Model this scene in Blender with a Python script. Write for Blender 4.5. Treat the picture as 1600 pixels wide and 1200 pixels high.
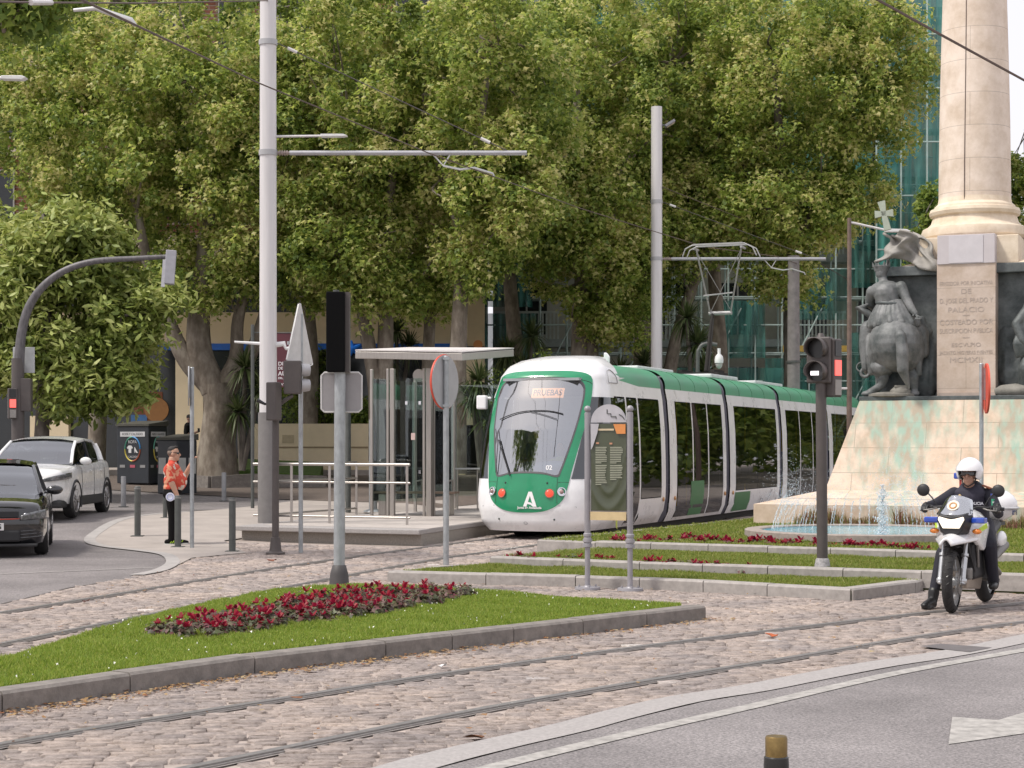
import bpy, bmesh, math, random
import numpy as np
from mathutils import Vector, Matrix
for o in list(bpy.data.objects): bpy.data.objects.remove(o)
S = bpy.context.scene
R = math.radians
random.seed(7); RNG = np.random.default_rng(7)
# ------------------------------------------------------------------ camera
FPX, EYE, HZ = 2800.0, 1.72, 695.0          # focal length in photo pixels, eye height, horizon row
cd = bpy.data.cameras.new('camera'); cam = bpy.data.objects.new('camera', cd); S.collection.objects.link(cam)
cam.location = (0, 0, EYE); cam.rotation_euler = (R(90), 0, 0)
cd.sensor_width = 36; cd.lens = FPX/1600*36; cd.shift_y = 95/1600; cd.clip_start = .3; cd.clip_end = 2000
S.camera = cam
# ------------------------------------------------------------------ sky, sun, exposure
SUN_EL, SUN_AZ = 57, 250                     # degrees; azimuth measured from +Y clockwise (sun stands left, a little behind the camera)
W = bpy.data.worlds.new('World'); S.world = W; W.use_nodes = True
nt = W.node_tree; bg = nt.nodes['Background']
sky = nt.nodes.new('ShaderNodeTexSky'); sky.sky_type = 'NISHITA'; sky.sun_disc = False
sky.sun_elevation = R(SUN_EL); sky.sun_rotation = R(SUN_AZ); sky.dust_density = 4
mx = nt.nodes.new('ShaderNodeMixRGB'); mx.inputs[0].default_value = .8
mx.inputs[2].default_value = (7.5, 7.25, 7.6, 1)     # thin white cloud veil
nt.links.new(sky.outputs[0], mx.inputs[1]); nt.links.new(mx.outputs[0], bg.inputs[0]); bg.inputs[1].default_value = .1
sl = bpy.data.lights.new('sun', 'SUN'); sl.energy = 2.1; sl.angle = R(9); sl.color = (1, .95, .87)
sun = bpy.data.objects.new('sun', sl); S.collection.objects.link(sun)
az, el = R(SUN_AZ), R(SUN_EL)
sd = Vector((math.sin(az)*math.cos(el), math.cos(az)*math.cos(el), math.sin(el)))
sun.rotation_euler = sd.to_track_quat('Z', 'Y').to_euler(); sun.location = sd*60
S.view_settings.view_transform = 'Standard'; S.view_settings.look = 'None'
S.view_settings.exposure = .62; S.view_settings.gamma = 1
S.cycles.max_bounces = 8; S.cycles.transparent_max_bounces = 24; S.cycles.diffuse_bounces = 3
S.cycles.use_denoising = True
# ------------------------------------------------------------------ helpers
C = S.collection
def P(px, py, z=0.0):                        # ground-plan point seen at a photo pixel, at height z
    Y = FPX*(EYE-z)/(py-HZ); return Vector(((px-800)/FPX*Y, Y, z))
def D(px, py, Y):                            # point seen at a photo pixel, at distance Y
    return Vector(((px-800)/FPX*Y, Y, EYE-(py-HZ)/FPX*Y))
TH = R(22); FX, FY = .23, 32.4               # the square's own axes: x across the tram track, y along it
def F(x, y, z=0.0): return Vector((FX+x*math.cos(TH)+y*math.sin(TH), FY-x*math.sin(TH)+y*math.cos(TH), z))
def toF(X, Y): dx, dy = X-FX, Y-FY; return (dx*math.cos(TH)-dy*math.sin(TH), dx*math.sin(TH)+dy*math.cos(TH))
def ss(a, b, t): t = min(1.0, max(0.0, float((t-a)/(b-a)))); return t*t*(3-2*t)
def G(X, Y):                                 # ground height: the street climbs away to the left and back
    xl, yl = toF(X, Y)
    return ss(3.2, 6.5, -xl)*.30*ss(30, 37, Y) + ss(2.5, 7, -xl)*.5*ss(40, 60, Y) + .5*ss(58, 70, Y)*(1-ss(2.5, 7, -xl))
def PG(px, py):                              # pixel -> sloping ground
    z = 0.0
    for _ in range(60):
        p = P(px, py, z); z = .5*z+.5*float(G(p.x, p.y))
    return P(px, py, z)
def tag(o, label=None, cat=None, group=None, kind=None):
    if label: o['label'] = label
    if cat: o['category'] = cat
    if group: o['group'] = group
    if kind: o['kind'] = kind
    return o
def thing(name, label, cat, loc=(0, 0, 0), rz=0, group=None):
    o = bpy.data.objects.new(name, None); C.objects.link(o); o.location = loc; o.rotation_euler = (0, 0, rz)
    o.empty_display_size = .2
    return tag(o, label, cat, group)
def copy_tree(o, parent=None):
    c = o.copy(); C.objects.link(c)
    if parent: c.parent = parent
    for ch in list(o.children): copy_tree(ch, c)
    return c
class MB:
    def __init__(s): s.v = []; s.f = []
    def add(s, v, f):
        n = len(s.v); s.v += [tuple(p) for p in v]; s.f += [tuple(i+n for i in q) for q in f]; return s
    def box(s, c, d, rz=0, taper=1.0, rx=0, ry=0):
        m = Matrix.Rotation(rz, 3, 'Z') @ Matrix.Rotation(ry, 3, 'Y') @ Matrix.Rotation(rx, 3, 'X'); h = [q/2 for q in d]; vs = []
        for z in (-1, 1):
            t = taper if z > 0 else 1
            for x, y in ((-1, -1), (1, -1), (1, 1), (-1, 1)): vs.append(Vector(c)+m @ Vector((x*h[0]*t, y*h[1]*t, z*h[2])))
        return s.add(vs, [(3, 2, 1, 0), (4, 5, 6, 7), (0, 1, 5, 4), (1, 2, 6, 5), (2, 3, 7, 6), (3, 0, 4, 7)])
    def bar(s, a, b, w, h):                   # rectangular bar between two points
        a, b = Vector(a), Vector(b); d = (b-a).normalized(); up = Vector((0, 0, 1)) if abs(d.z) < .95 else Vector((1, 0, 0))
        x = d.cross(up).normalized()*w/2; y = x.cross(d).normalized()*h/2
        vs = [p+i*x+j*y for p in (a, b) for i, j in ((-1, -1), (1, -1), (1, 1), (-1, 1))]
        return s.add(vs, [(3, 2, 1, 0), (4, 5, 6, 7), (0, 1, 5, 4), (1, 2, 6, 5), (2, 3, 7, 6), (3, 0, 4, 7)])
    def tube(s, pts, r, n=8, caps=True):
        pts = [Vector(p) for p in pts]; k = len(pts)
        rr = [float(q) for q in r] if isinstance(r, (list, tuple)) else [float(r)]*k; rings = []; ref = None
        for i, p in enumerate(pts):
            d = (pts[min(i+1, k-1)]-pts[max(i-1, 0)])
            d = d.normalized() if d.length > 1e-9 else Vector((0, 0, 1))
            if ref is None: ref = Vector((0, 0, 1)) if abs(d.z) < .9 else Vector((1, 0, 0))
            x = (ref-d*ref.dot(d)).normalized(); ref = x; y = d.cross(x)
            rings.append([p+rr[i]*(math.cos(2*math.pi*j/n)*x+math.sin(2*math.pi*j/n)*y) for j in range(n)])
        return s.loft(rings, True, caps)
    def cyl(s, a, b, r0, r1=None, n=16): return s.tube([a, b], [r0, r0 if r1 is None else r1], n)
    def loft(s, rings, closed=True, caps=True):
        n = len(rings[0]); vs = [p for r in rings for p in r]; fs = []
        for i in range(len(rings)-1):
            for j in range(n if closed else n-1):
                a, b = i*n+j, i*n+(j+1) % n; fs.append((a, b, b+n, a+n))
        if caps: fs += [tuple(range(n))[::-1], tuple(range((len(rings)-1)*n, len(rings)*n))]
        return s.add(vs, fs)
    def lathe(s, prof, n=24, c=(0, 0, 0), a0=0, a1=2*math.pi):
        c = Vector(c); full = abs(a1-a0-2*math.pi) < 1e-6
        rings = [[c+Vector((r*math.cos(a0+(a1-a0)*j/n), r*math.sin(a0+(a1-a0)*j/n), z)) for j in range(n if full else n+1)] for r, z in prof]
        return s.loft(rings, full, False)
    def disc(s, c, nrm, r, n=24, depth=.01, r2=None):
        c, nrm = Vector(c), Vector(nrm).normalized(); return s.tube([c, c+nrm*depth], [r, r if r2 is None else r2], n)
    def prism(s, poly, z0, z1, m=None):       # polygon (x,y) extruded in z, optional matrix
        n = len(poly); vs = [Vector((x, y, z0)) for x, y in poly]+[Vector((x, y, z1)) for x, y in poly]
        if m is not None: vs = [m @ v for v in vs]
        return s.add(vs, [tuple(range(n))[::-1], tuple(range(n, 2*n))]+[(i, (i+1) % n, (i+1) % n+n, i+n) for i in range(n)])
    def sph(s, c, r, n=12, rot=None):
        if not isinstance(r, (list, tuple)): r = (r, r, r)
        c = Vector(c); rings = []
        for i in range(n//2+1):
            a = math.pi*i/(n//2); a = min(max(a, .02), math.pi-.02)
            ring = [Vector((r[0]*math.sin(a)*math.cos(2*math.pi*j/n), r[1]*math.sin(a)*math.sin(2*math.pi*j/n), -r[2]*math.cos(a))) for j in range(n)]
            rings.append([c+(rot @ p if rot else p) for p in ring])
        return s.loft(rings)
    def limb(s, a, b, r0, r1=None, n=10):
        r1 = r0 if r1 is None else r1; s.cyl(a, b, r0, r1, n); s.sph(a, r0*1.01, n); s.sph(b, r1*1.01, n); return s
    def chain(s, pts, rs, n=10):
        for i in range(len(pts)-1): s.limb(pts[i], pts[i+1], rs[i], rs[i+1], n)
        return s
    def grid(s, fn, nu, nv):
        vs = [fn(i/nu, j/nv) for i in range(nu+1) for j in range(nv+1)]
        return s.add(vs, [(i*(nv+1)+j, (i+1)*(nv+1)+j, (i+1)*(nv+1)+j+1, i*(nv+1)+j+1) for i in range(nu) for j in range(nv)])
    def torus(s, c, nrm, R0, r, n=28, m=8):
        c, nrm = Vector(c), Vector(nrm).normalized(); ref = Vector((0, 0, 1)) if abs(nrm.z) < .9 else Vector((1, 0, 0))
        x = (ref-nrm*ref.dot(nrm)).normalized(); y = nrm.cross(x); rings = []
        for i in range(n):
            a = 2*math.pi*i/n; d = math.cos(a)*x+math.sin(a)*y
            rings.append([c+d*(R0+r*math.cos(2*math.pi*j/m))+nrm*r*math.sin(2*math.pi*j/m) for j in range(m)])
        rings.append(rings[0]); return s.loft(rings, True, False)
    def mesh(s, name, mat, smooth=None, recalc=True):
        me = bpy.data.meshes.new(name); me.from_pydata(s.v, [], s.f); me.update()
        if recalc and len(s.f) < 60000:
            bm = bmesh.new(); bm.from_mesh(me); bmesh.ops.recalc_face_normals(bm, faces=bm.faces); bm.to_mesh(me); bm.free()
        if mat: me.materials.append(mat)
        if smooth is not None and smooth > 0:
            me.polygons.foreach_set('use_smooth', [True]*len(me.polygons))
            if smooth < 170:
                try: me.set_sharp_from_angle(angle=R(smooth))
                except Exception: pass
        return me
    def build(s, name, mat, parent=None, smooth=None, bevel=0, loc=None, rot=None, recalc=True):
        o = bpy.data.objects.new(name, s.mesh(name, mat, smooth, recalc)); C.objects.link(o)
        if parent: o.parent = parent
        if loc is not None: o.location = loc
        if rot is not None: o.rotation_euler = rot
        if bevel:
            b = o.modifiers.new('bevel', 'BEVEL'); b.width = bevel; b.segments = 2; b.limit_method = 'ANGLE'; b.angle_limit = R(40)
        return o
    def sculpt(s, name, mat, parent=None, voxel=.012, it=6, fac=.5):      # fuse the pieces into one continuous skin
        tmp = bpy.data.objects.new('tmp', s.mesh('tmp', None)); C.objects.link(tmp)
        r = tmp.modifiers.new('r', 'REMESH'); r.mode = 'VOXEL'; r.voxel_size = voxel; r.use_smooth_shade = True
        q = tmp.modifiers.new('q', 'SMOOTH'); q.iterations = it; q.factor = fac
        dg = bpy.context.evaluated_depsgraph_get(); me = bpy.data.meshes.new_from_object(tmp.evaluated_get(dg))
        bpy.data.objects.remove(tmp); me.name = name; me.materials.clear(); me.materials.append(mat)
        me.polygons.foreach_set('use_smooth', [True]*len(me.polygons))
        o = bpy.data.objects.new(name, me); C.objects.link(o)
        if parent: o.parent = parent
        return o
def np_mesh(name, V, nper, faces, mat, parent=None, smooth=False):
    """V: (N*nper,3) vertices of N islands; faces: list of index tuples within an island."""
    N = len(V)//nper; me = bpy.data.meshes.new(name); me.vertices.add(len(V)); me.vertices.foreach_set('co', V.astype(np.float32).ravel())
    sizes = np.array([len(q) for q in faces]); flat = np.concatenate([np.array(q) for q in faces])
    L = (np.arange(N)[:, None]*nper+flat[None, :]).ravel(); me.loops.add(len(L)); me.loops.foreach_set('vertex_index', L.astype(np.int32))
    st = np.concatenate([[0], np.cumsum(sizes)[:-1]]); ST = (np.arange(N)[:, None]*sizes.sum()+st[None, :]).ravel()
    me.polygons.add(len(ST)); me.polygons.foreach_set('loop_start', ST.astype(np.int32))
    me.polygons.foreach_set('loop_total', np.tile(sizes, N).astype(np.int32))
    if smooth: me.polygons.foreach_set('use_smooth', [True]*len(ST))
    me.update(calc_edges=True); me.materials.append(mat)
    o = bpy.data.objects.new(name, me); C.objects.link(o)
    if parent: o.parent = parent
    return o
def text(txt, size, mat, parent, loc, rot=(R(90), 0, 0), name='lettering', ext=.002, align='CENTER', sx=1.0, spacing=1.0, bold=0, line=1.0):
    cu = bpy.data.curves.new('t', 'FONT'); cu.body = txt; cu.size = size; cu.extrude = ext; cu.align_x = align; cu.align_y = 'CENTER'
    cu.space_character = spacing; cu.offset = bold; cu.space_line = line
    o = bpy.data.objects.new('t', cu); C.objects.link(o); dg = bpy.context.evaluated_depsgraph_get()
    me = bpy.data.meshes.new_from_object(o.evaluated_get(dg)); bpy.data.objects.remove(o); me.name = name
    me.materials.clear(); me.materials.append(mat); q = bpy.data.objects.new(name, me); C.objects.link(q)
    if parent: q.parent = parent
    q.location = loc; q.rotation_euler = rot; q.scale = (sx, 1, 1); return q
def inside(poly, X, Y):
    poly = [(p[0], p[1]) for p in poly]; r = np.zeros(X.shape, bool); n = len(poly)
    for i in range(n):
        x0, y0 = poly[i]; x1, y1 = poly[(i+1) % n]
        if y0 == y1: continue
        c = ((y0 > Y) != (y1 > Y)) & (X < (x1-x0)*(Y-y0)/(y1-y0)+x0); r ^= c
    return r
def dist_poly(line, X, Y):
    d = np.full(X.shape, 1e9)
    for a, b in zip(line[:-1], line[1:]):
        ax, ay, bx, by = a[0], a[1], b[0], b[1]; L2 = (bx-ax)**2+(by-ay)**2
        t = np.clip(((X-ax)*(bx-ax)+(Y-ay)*(by-ay))/L2, 0, 1); d = np.minimum(d, np.hypot(X-ax-t*(bx-ax), Y-ay-t*(by-ay)))
    return d
def spline(pts, k=8):                        # Catmull-Rom through points
    pts = [Vector(p) for p in pts]; pts = [2*pts[0]-pts[1]]+pts+[2*pts[-1]-pts[-2]]; out = []
    for i in range(1, len(pts)-2):
        p0, p1, p2, p3 = pts[i-1:i+3]
        for j in range(k):
            t = j/k; out.append(.5*((2*p1)+(p2-p0)*t+(2*p0-5*p1+4*p2-p3)*t*t+(3*p1-p0-3*p2+p3)*t**3))
    return out+[pts[-2]]
# ------------------------------------------------------------------ materials
def node_mat(name):
    m = bpy.data.materials.new(name); m.use_nodes = True; return m, m.node_tree.nodes, m.node_tree.links, m.node_tree.nodes['Principled BSDF']
MATS = {}
def M(name, col, rough=.6, metal=0, var=.12, scale=6, bump=0, bscale=60, spec=.5, coat=0, emit=0, stretch=None, dirt=None):
    if name in MATS: return MATS[name]
    m, N, L, b = node_mat(name); b.inputs['Roughness'].default_value = rough; b.inputs['Metallic'].default_value = metal
    b.inputs['Specular IOR Level'].default_value = spec; b.inputs['Coat Weight'].default_value = coat; b.inputs['Coat Roughness'].default_value = .06
    tc = N.new('ShaderNodeTexCoord'); src = tc.outputs['Object']
    if stretch:
        mp = N.new('ShaderNodeMapping'); mp.inputs['Scale'].default_value = stretch; L.new(src, mp.inputs[0]); src = mp.outputs[0]
    if var:
        n1 = N.new('ShaderNodeTexNoise'); n1.inputs['Scale'].default_value = scale; n1.inputs['Detail'].default_value = 6; n1.inputs['Roughness'].default_value = .65
        L.new(src, n1.inputs['Vector']); rp = N.new('ShaderNodeValToRGB'); e = rp.color_ramp.elements
        e[0].position = .3; e[1].position = .7
        e[0].color = tuple(c*(1-var) for c in col)+(1,); e[1].color = tuple(min(1, c*(1+var)) for c in col)+(1,)
        if dirt: e[0].color = tuple(dirt)+(1,)
        L.new(n1.outputs[0], rp.inputs[0]); L.new(rp.outputs[0], b.inputs['Base Color'])
        rm = N.new('ShaderNodeMapRange'); rm.inputs[3].default_value = max(0, rough-.08); rm.inputs[4].default_value = min(1, rough+.1)
        L.new(n1.outputs[0], rm.inputs[0]); L.new(rm.outputs[0], b.inputs['Roughness'])
    else: b.inputs['Base Color'].default_value = tuple(col)+(1,)
    if bump:
        n2 = N.new('ShaderNodeTexNoise'); n2.inputs['Scale'].default_value = bscale; n2.inputs['Detail'].default_value = 4; L.new(src, n2.inputs['Vector'])
        bp = N.new('ShaderNodeBump'); bp.inputs['Strength'].default_value = bump; bp.inputs['Distance'].default_value = .02
        L.new(n2.outputs[0], bp.inputs['Height']); L.new(bp.outputs[0], b.inputs['Normal'])
    if emit: b.inputs['Emission Color'].default_value = tuple(col)+(1,); b.inputs['Emission Strength'].default_value = emit
    MATS[name] = m; return m
def glass(name, tint=(.6, .65, .65), refl=.08, rough=.01, power=1.0):
    if name in MATS: return MATS[name]
    m, N, L, b = node_mat(name); N.remove(b); out = N['Material Output']
    tr = N.new('ShaderNodeBsdfTransparent'); tr.inputs[0].default_value = tuple(tint)+(1,)
    gl = N.new('ShaderNodeBsdfGlossy'); gl.inputs['Roughness'].default_value = rough; gl.inputs[0].default_value = (.95, .97, 1, 1)
    fr = N.new('ShaderNodeFresnel'); fr.inputs[0].default_value = 1.5
    ad = N.new('ShaderNodeMath'); ad.operation = 'MULTIPLY_ADD'; ad.inputs[1].default_value = power; ad.inputs[2].default_value = refl; ad.use_clamp = True
    mx = N.new('ShaderNodeMixShader'); L.new(fr.outputs[0], ad.inputs[0]); L.new(ad.outputs[0], mx.inputs[0]); L.new(tr.outputs[0], mx.inputs[1]); L.new(gl.outputs[0], mx.inputs[2]); L.new(mx.outputs[0], out.inputs[0])
    MATS[name] = m; return m
def leafmat(name, cols, transl=.35, rough=.45, gloss=.5):
    """leaf colour varies from leaf to leaf"""
    if name in MATS: return MATS[name]
    m, N, L, b = node_mat(name); ge = N.new('ShaderNodeNewGeometry'); rp = N.new('ShaderNodeValToRGB')
    e = rp.color_ramp.elements
    while len(e) < len(cols): e.new(.5)
    for i, c in enumerate(cols): e[i].position = i/(len(cols)-1); e[i].color = tuple(c)+(1,)
    L.new(ge.outputs['Random Per Island'], rp.inputs[0]); L.new(rp.outputs[0], b.inputs['Base Color'])
    b.inputs['Roughness'].default_value = rough; b.inputs['Specular IOR Level'].default_value = gloss
    tl = N.new('ShaderNodeBsdfTranslucent'); hs = N.new('ShaderNodeHueSaturation'); hs.inputs['Value'].default_value = 1.6; hs.inputs['Hue'].default_value = .485
    L.new(rp.outputs[0], hs.inputs['Color']); L.new(hs.outputs[0], tl.inputs[0]); mx = N.new('ShaderNodeMixShader'); mx.inputs[0].default_value = transl
    L.new(b.outputs[0], mx.inputs[1]); L.new(tl.outputs[0], mx.inputs[2]); L.new(mx.outputs[0], N['Material Output'].inputs[0])
    MATS[name] = m; return m
# ================================================================== GROUND
m_base = M('paving sand', (.36, .305, .27), .95, var=.25, scale=3, bump=.4, bscale=30)
def ground_mesh():
    xs = np.concatenate([np.linspace(-400, -40, 10), np.linspace(-36, 40, 78), np.linspace(48, 400, 10)])
    ys = np.concatenate([np.linspace(-30, 4, 6), np.linspace(6, 80, 76), np.linspace(90, 900, 14)])
    mb = MB(); n = len(ys)
    for x in xs:
        for y in ys: mb.v.append((x, y, float(G(x, y))-.014))
    for i in range(len(xs)-1):
        for j in range(n-1): mb.f.append((i*n+j, (i+1)*n+j, (i+1)*n+j+1, i*n+j+1))
    return mb
tag(ground_mesh().build('ground', m_base, smooth=180), kind='structure')
def sheet(name, poly, mat, dz, step=1.0):
    """flat or sloping sheet that follows the ground, cut to a plan polygon"""
    poly = [Vector((p[0], p[1], 0)) for p in poly]; bm = bmesh.new(); vs = [bm.verts.new(p) for p in poly]; bm.faces.new(vs)
    x0, x1 = min(p.x for p in poly), max(p.x for p in poly); y0, y1 = min(p.y for p in poly), max(p.y for p in poly)
    for ax, a, b in ((0, x0, x1), (1, y0, y1)):
        k = a+step
        while k < b:
            co = Vector((k, 0, 0)) if ax == 0 else Vector((0, k, 0)); no = Vector((1, 0, 0)) if ax == 0 else Vector((0, 1, 0))
            bmesh.ops.bisect_plane(bm, geom=bm.verts[:]+bm.edges[:]+bm.faces[:], plane_co=co, plane_no=no); k += step
    for v in bm.verts: v.co.z = float(G(v.co.x, v.co.y))+dz
    bmesh.ops.recalc_face_normals(bm, faces=bm.faces)
    if sum(f.normal.z for f in bm.faces) < 0: bmesh.ops.reverse_faces(bm, faces=bm.faces)
    me = bpy.data.meshes.new(name); bm.to_mesh(me); bm.free(); me.materials.append(mat)
    o = bpy.data.objects.new(name, me); C.objects.link(o); return tag(o, kind='structure')
def asphalt(name, col):
    m, N, L, b = node_mat(name); tc = N.new('ShaderNodeTexCoord'); b.inputs['Roughness'].default_value = .88
    n1 = N.new('ShaderNodeTexNoise'); n1.inputs['Scale'].default_value = .55; n1.inputs['Detail'].default_value = 9; n1.inputs['Roughness'].default_value = .65
    n2 = N.new('ShaderNodeTexNoise'); n2.inputs['Scale'].default_value = 55; n2.inputs['Detail'].default_value = 3
    n3 = N.new('ShaderNodeTexVoronoi'); n3.inputs['Scale'].default_value = 90
    for n in (n1, n2, n3): L.new(tc.outputs['Object'], n.inputs['Vector'])
    r1 = N.new('ShaderNodeValToRGB'); e = r1.color_ramp.elements; e[0].position = .3; e[1].position = .72
    e[0].color = tuple(c*.70 for c in col)+(1,); e[1].color = tuple(c*1.22 for c in col)+(1,); L.new(n1.outputs[0], r1.inputs[0])
    r2 = N.new('ShaderNodeValToRGB'); e = r2.color_ramp.elements; e[0].position = .3; e[0].color = (.55, .55, .55, 1); e[1].position = .75; e[1].color = (1.45, 1.4, 1.4, 1); L.new(n2.outputs[0], r2.inputs[0])
    mu = N.new('ShaderNodeMixRGB'); mu.blend_type = 'MULTIPLY'; mu.inputs[0].default_value = 1; L.new(r1.outputs[0], mu.inputs[1]); L.new(r2.outputs[0], mu.inputs[2])
    L.new(mu.outputs[0], b.inputs['Base Color']); bp = N.new('ShaderNodeBump'); bp.inputs['Strength'].default_value = .5; bp.inputs['Distance'].default_value = .01
    L.new(n3.outputs['Distance'], bp.inputs['Height']); L.new(bp.outputs[0], b.inputs['Normal']); return m
m_asph = asphalt('worn asphalt', (.235, .222, .22)); m_asph2 = asphalt('street asphalt', (.215, .20, .196)); m_asph3 = asphalt('brown shaded asphalt', (.145, .118, .10))
m_conc = M('pavement concrete', (.36, .32, .29), .9, var=.14, scale=1.6, bump=.25, bscale=25)
m_gran = M('grey granite', (.33, .31, .30), .8, var=.2, scale=40, bump=.1)
m_gran2 = M('kerb granite', (.20, .18, .163), .85, var=.28, scale=9, bump=.2, bscale=50)
m_paint = M('worn road paint', (.335, .32, .30), .8, var=.35, scale=12)
m_stain = M('asphalt patch', (.12, .11, .11), .9, var=.2)
# -- right hand road in the foreground
ed = [(470, 1268), (690, 1200), (800, 1171), (922, 1142.5), (1000, 1121), (1100, 1097), (1200, 1081), (1300, 1061), (1400, 1042), (1525, 1022), (1700, 985)]
edw = [P(*q) for q in ed]
road = edw+[P(2600, 985), P(2600, 1500), P(470, 1500)]
sheet('road', road, m_asph, .004, 4)
def strip(name, line, w, mat, dz, th=0.0, kind='structure'):
    mb = MB(); n = len(line); rings = []
    for i, p in enumerate(line):
        d = (line[min(i+1, n-1)]-line[max(i-1, 0)]); d.z = 0; d.normalize(); q = Vector((-d.y, d.x, 0))
        z = float(G(p.x, p.y))+dz
        rings.append([Vector((p.x, p.y, z)), Vector((p.x+q.x*w, p.y+q.y*w, z))])
    mb.loft(rings, False, False); o = mb.build(name, mat)
    return tag(o, kind=kind)
strip('kerb_strip', spline(edw, 4), .30, m_gran, .010)
pl = [P(*q) for q in [(700, 1226), (800, 1199), (1000, 1150), (1200, 1104), (1330, 1073), (1440, 1049), (1600, 1020), (1720, 998)]]
strip('road_marking', spline(pl, 4), .13, m_paint, .009)
arrow = [P(*q) for q in [(1488, 1122), (1560, 1127), (1600, 1115), (1700, 1090), (1700, 1140), (1600, 1148), (1482, 1165)]]
sheet('road_marking', arrow, m_paint, .0085, 50)
sheet('road_patch', [P(*q) for q in [(1437, 1012), (1470, 1008), (1550, 1014), (1515, 1021), (1495, 1019)]], m_stain, .013, 50)
# -- street on the left and behind the platform
lft = [PG(*q) for q in [(-300, 1015), (0, 943), (110, 917), (215, 901), (262, 891), (281, 879), (270, 867), (235, 861), (175, 854), (150, 846), (160, 832), (205, 810), (300, 798)]]
sheet('street', lft+[F(-9, 16), F(-9, 40), F(-20, 40), Vector((-40, 60, 0)), Vector((-40, 14, 0))], m_asph2, -.006)
sheet('rear_street', [F(-5.35, 8.2), F(-5.35, 50), F(-24, 50), F(-24, 13), F(-9.6, 8.8)], m_asph3, .014)  # brown asphalt with the trees' shade darkened into its colour
rim = spline([PG(*q) for q in [(225, 899), (262, 891), (281, 879), (270, 867), (235, 861), (175, 854), (150, 846), (160, 832), (205, 810), (300, 800)]], 6)
strip('kerb_strip', rim[::-1], -.20, M('white kerb stone', (.35, .33, .315), .8, var=.14, scale=6), .010)
strip('road_marking', spline([PG(*q) for q in [(0, 897), (120, 892), (240, 887)]], 4), .05, m_paint, .002)
# pavement by the stop
pave = [p for p in rim[6:]]+[F(-9.5, 9), F(-4.6, 11), F(-4.7, -2.6), PG(385, 864), PG(300, 872)]
sheet('pavement', pave, m_conc, .006, .6)
# -- rails
m_rail = M('rail steel', (.30, .285, .275), .42, .7, var=.2, scale=30)
m_groove = M('rail rubber', (.27, .245, .23), .9, var=.3, scale=20)
def rail(line):
    mb, mg = MB(), MB(); n = len(line); r1, r2, r3 = [], [], []
    for i, p in enumerate(line):
        d = (line[min(i+1, n-1)]-line[max(i-1, 0)]); d.z = 0; d.normalize(); q = Vector((-d.y, d.x, 0))
        r1.append([p+q*x+Vector((0, 0, z)) for x, z in ((.035, -.03), (.035, .006), (-.03, .006), (-.03, -.03))])
        r2.append([p+q*x+Vector((0, 0, z)) for x, z in ((-.065, -.03), (-.065, .004), (-.082, .004), (-.082, -.03))])
        r3.append([p+q*x+Vector((0, 0, z)) for x, z in ((.055, -.004), (-.10, -.004))])
    mb.loft(r1, False, False); mb.loft(r2, False, False); mg.loft(r3, False, False); return mb, mg
def ex(pts): return spline(pts, 10)
railA = ex([P(-420, 1030), P(-200, 989), P(0, 957), P(200, 925), P(350, 900), P(475, 880.5), F(-.75, -2.2), F(-.75, 4), F(-.75, 30)])
railB = ex([P(-420, 1098), P(-200, 1045), P(0, 1006), P(200, 966.5), P(400, 926), P(515, 904), F(.75, -5.2), F(.75, 0), F(.75, 30)])
railC = ex([P(-500, 1262), P(0, 1163), P(400, 1098), P(800, 1037), P(1200, 985.5), P(1600, 941), P(2100, 897)])
railD = ex([P(-420, 1370), P(0, 1263), P(400, 1178), P(800, 1099), P(1200, 1033), P(1600, 971), P(2100, 916)])
for pair in ((railA, railB), (railC, railD)):
    t1, t2 = MB(), MB()
    for l in pair:
        a, b = rail(l); t1.add(a.v, a.f); t2.add(b.v, b.f)
    o = t1.build('tram_track', m_rail, smooth=30); tag(o, kind='structure'); g = t2.build('rail_bed', m_groove, o)
# -- planting beds: plan polygons
bed1 = [P(-260, 1152), P(0, 1112), P(200, 1081), P(395, 1052), P(600, 1027), P(800, 1003), P(1100, 967)]
bed1b = [P(1090, 944.5, .13), P(1050, 942, .13), P(900, 932, .13), P(740, 921, .13), P(640, 913, .13), P(560, 911, .13), P(430, 920, .13), P(300, 944, .13), P(140, 985, .13), P(0, 1028, .13), P(-260, 1110, .13)]
bedpoly1 = bed1+bed1b
bed2 = [P(607, 908), P(760, 912.5), P(900, 916.5), P(1000, 920), P(1100, 924.5), P(1200, 930.5), P(1330, 938)]
bedpoly2 = bed2+[P(1428, 925), P(1440, 904, .13), P(1200, 897, .13), P(767, 880, .13), P(640, 893, .1)]
k2 = [P(767, 880, .13), P(1000, 889, .13), P(1200, 896, .13), P(1440, 904, .13), P(1640, 911, .13), P(1900, 920, .13)]
k3 = [P(931, 855, .22), P(1200, 863.5, .22), P(1400, 870, .22), P(1600, 877, .22), P(1900, 886, .22)]
bedpoly3 = k2+[k3[-1]]+k3[::-1][1:]
bedpoly4 = k3+[Vector((16, 24, 0)), Vector((22, 42, 0)), F(4.2, 12), F(3.3, 4), F(2.6, -2), F(2.2, -5)]
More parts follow.
